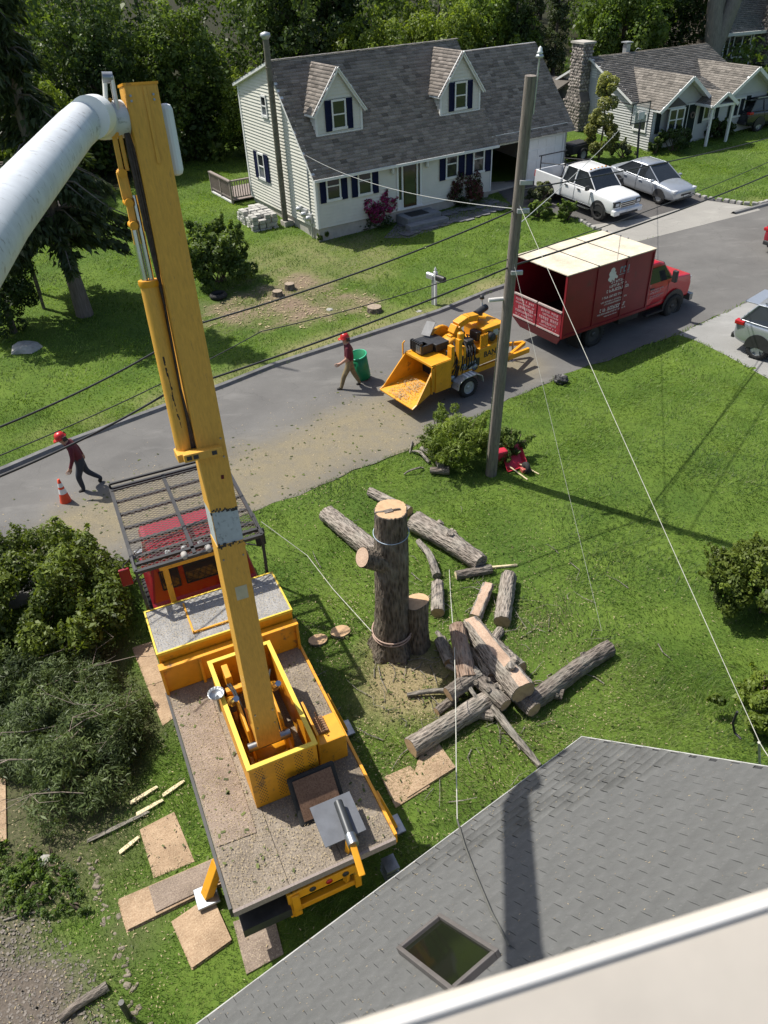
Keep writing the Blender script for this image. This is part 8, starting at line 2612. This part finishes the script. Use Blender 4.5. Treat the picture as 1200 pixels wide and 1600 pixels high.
def litter_pts(r, n):
    x0, y0 = LITTER.min(0) - .6; x1, y1 = LITTER.max(0) + .6; x = r.uniform(x0, x1, n); y = r.uniform(y0, y1, n)
    return np.stack([x, y, hz(x, y) + .03], 1), np.tile([0, 0, 1.0], (n, 1))


def mulch_pts(r, n):
    x0, y0 = MULCH.min(0); x1, y1 = MULCH.max(0); x = r.uniform(x0, x1, n); y = r.uniform(y0, y1, n); ok = r.random(n) < masks(x, y)[0]; x, y = x[ok], y[ok]
    return np.stack([x, y, hz(x, y) + .02], 1), np.tile([0, 0, 1.0], (len(x), 1))


def gravel_pts(r, n):
    p0 = T(60, 1530); x = r.uniform(p0.x - 2.5, p0.x + 1.6, n); y = r.uniform(p0.y - 1.6, p0.y + 1.4, n); ok = r.random(n) < masks(x, y)[3]; x, y = x[ok], y[ok]
    return np.stack([x, y, hz(x, y) + .015], 1), np.tile([0, 0, 1.0], (len(x), 1))


chip_m = mat('wood_chip', (.36, .29, .175), .9, var=.2, vs=30, tint=.45)
chips = [flakes(9000, road_pts, .032, 301), flakes(9000, deck_pts, .017, 302, .002), flakes(1800, box_pts, .015, 303, .002), flakes(1500, roof_pts, .016, 304, .003), flakes(10000, lawn_pts, .026, 305, .012), flakes(1500, litter_pts, .022, 307), flakes(900, tray_pts, .035, 308, .004), flakes(1600, mulch_pts, .1, 306)]
co = np.concatenate([c_[0] for c_ in chips]); ti = np.concatenate([c_[1] for c_ in chips])
o = link('wood_chips', fast_mesh('wood_chips', co, np.arange(len(co)).reshape(-1, 4), chip_m, ti)); tag(o, 'pale wood chips scattered over road, deck and lawn', 'wood chips', kind='stuff')
gv = [flakes(5000, gravel_pts, .035, 310, .004, .7)]
o = link('gravel', fast_mesh('gravel', gv[0][0], np.arange(len(gv[0][0])).reshape(-1, 4), mat('gravel_stone', (.17, .15, .13), .9, var=.2, vs=20, tint=.35), gv[0][1])); tag(o, 'grey brown gravel at the bottom left', 'gravel', kind='stuff')
# green leaf scraps on the road and deck
lv = [flakes(1800, road_pts, .06, 320, .012, .5), flakes(160, deck_pts, .05, 321, .006, .5), flakes(2600, lawn_pts, .05, 322, .02, .5)]
co = np.concatenate([c_[0] for c_ in lv]); ti = np.concatenate([c_[1] for c_ in lv])
o = link('leaf_scraps', fast_mesh('leaf_scraps', co, np.arange(len(co)).reshape(-1, 4), leafmat('scrap_leaf', (.05, .07, .015), (.17, .21, .05)), ti)); tag(o, 'torn green leaves strewn on road and lawn', 'leaves', kind='stuff')

# ------------------------------------------------------------------ keep pieces apart: one object for each loose piece of these parts
SPLIT = {'link_pin', 'outrigger_leg', 'hood_side', 'wheel_arch', 'corner_board', 'post', 'rest_roller', 'hinge_plate', 'mud_flap', 'marker_lamp', 'roof_rib', 'grille_slot', 'bracket', 'bracket_hole', 'handle', 'ear_muff', 'trim', 'tread_strip', 'turret_bracket', 'rear_ladder', 'under_tank', 'box_stake', 'roof_strap', 'rake_board', 'pillar', 'gate_rail', 'torn_tape'}
for o in list(bpy.data.objects):
    if o.type != 'MESH': continue
    nm = o.name.split('.')[0]
    if nm in ('lettering', 'emblem', 'stem'): o['kind'] = 'stuff'
    if nm not in SPLIT or o.children: continue
    me = o.data; par = list(range(len(me.vertices)))

    def find(i):
        while par[i] != i:
            par[i] = par[par[i]]; i = par[i]
        return i
    for e in me.edges: par[find(e.vertices[0])] = find(e.vertices[1])
    comp = {}
    for p_ in me.polygons: comp.setdefault(find(p_.vertices[0]), []).append(p_.index)
    # caps share no vertices with their tube: join pieces whose boxes touch
    boxes = []
    for k, fl_ in comp.items():
        vv = np.array([me.vertices[i].co[:] for f_ in fl_ for i in me.polygons[f_].vertices]); boxes.append([vv.min(0) - .002, vv.max(0) + .002, fl_])
    merged = True
    while merged:
        merged = False
        for i in range(len(boxes)):
            for j in range(i + 1, len(boxes)):
                a, b = boxes[i], boxes[j]
                if (a[0] <= b[1]).all() and (b[0] <= a[1]).all():
                    boxes[i] = [np.minimum(a[0], b[0]), np.maximum(a[1], b[1]), a[2] + b[2]]; del boxes[j]; merged = True; break
            if merged: break
    if len(boxes) < 2: continue
    for bx_ in boxes[1:]:
        idx = {}; vs = []; fs = []; mi = []; sm = []
        for f_ in bx_[2]:
            p_ = me.polygons[f_]; row = []
            for i in p_.vertices:
                if i not in idx: idx[i] = len(vs); vs.append(me.vertices[i].co[:])
                row.append(idx[i])
            fs.append(row); mi.append(p_.material_index); sm.append(p_.use_smooth)
        m2 = bpy.data.meshes.new(nm); m2.from_pydata(vs, [], fs)
        for m_ in me.materials: m2.materials.append(m_)
        m2.polygons.foreach_set('material_index', mi); m2.polygons.foreach_set('use_smooth', sm); m2.update()
        c_ = o.copy(); c_.data = m2; COL.objects.link(c_)
    keep = set(boxes[0][2]); bm = bmesh.new(); bm.from_mesh(me); bm.faces.ensure_lookup_table()
    bmesh.ops.delete(bm, geom=[f for f in bm.faces if f.index not in keep], context='FACES'); bm.to_mesh(me); bm.free()
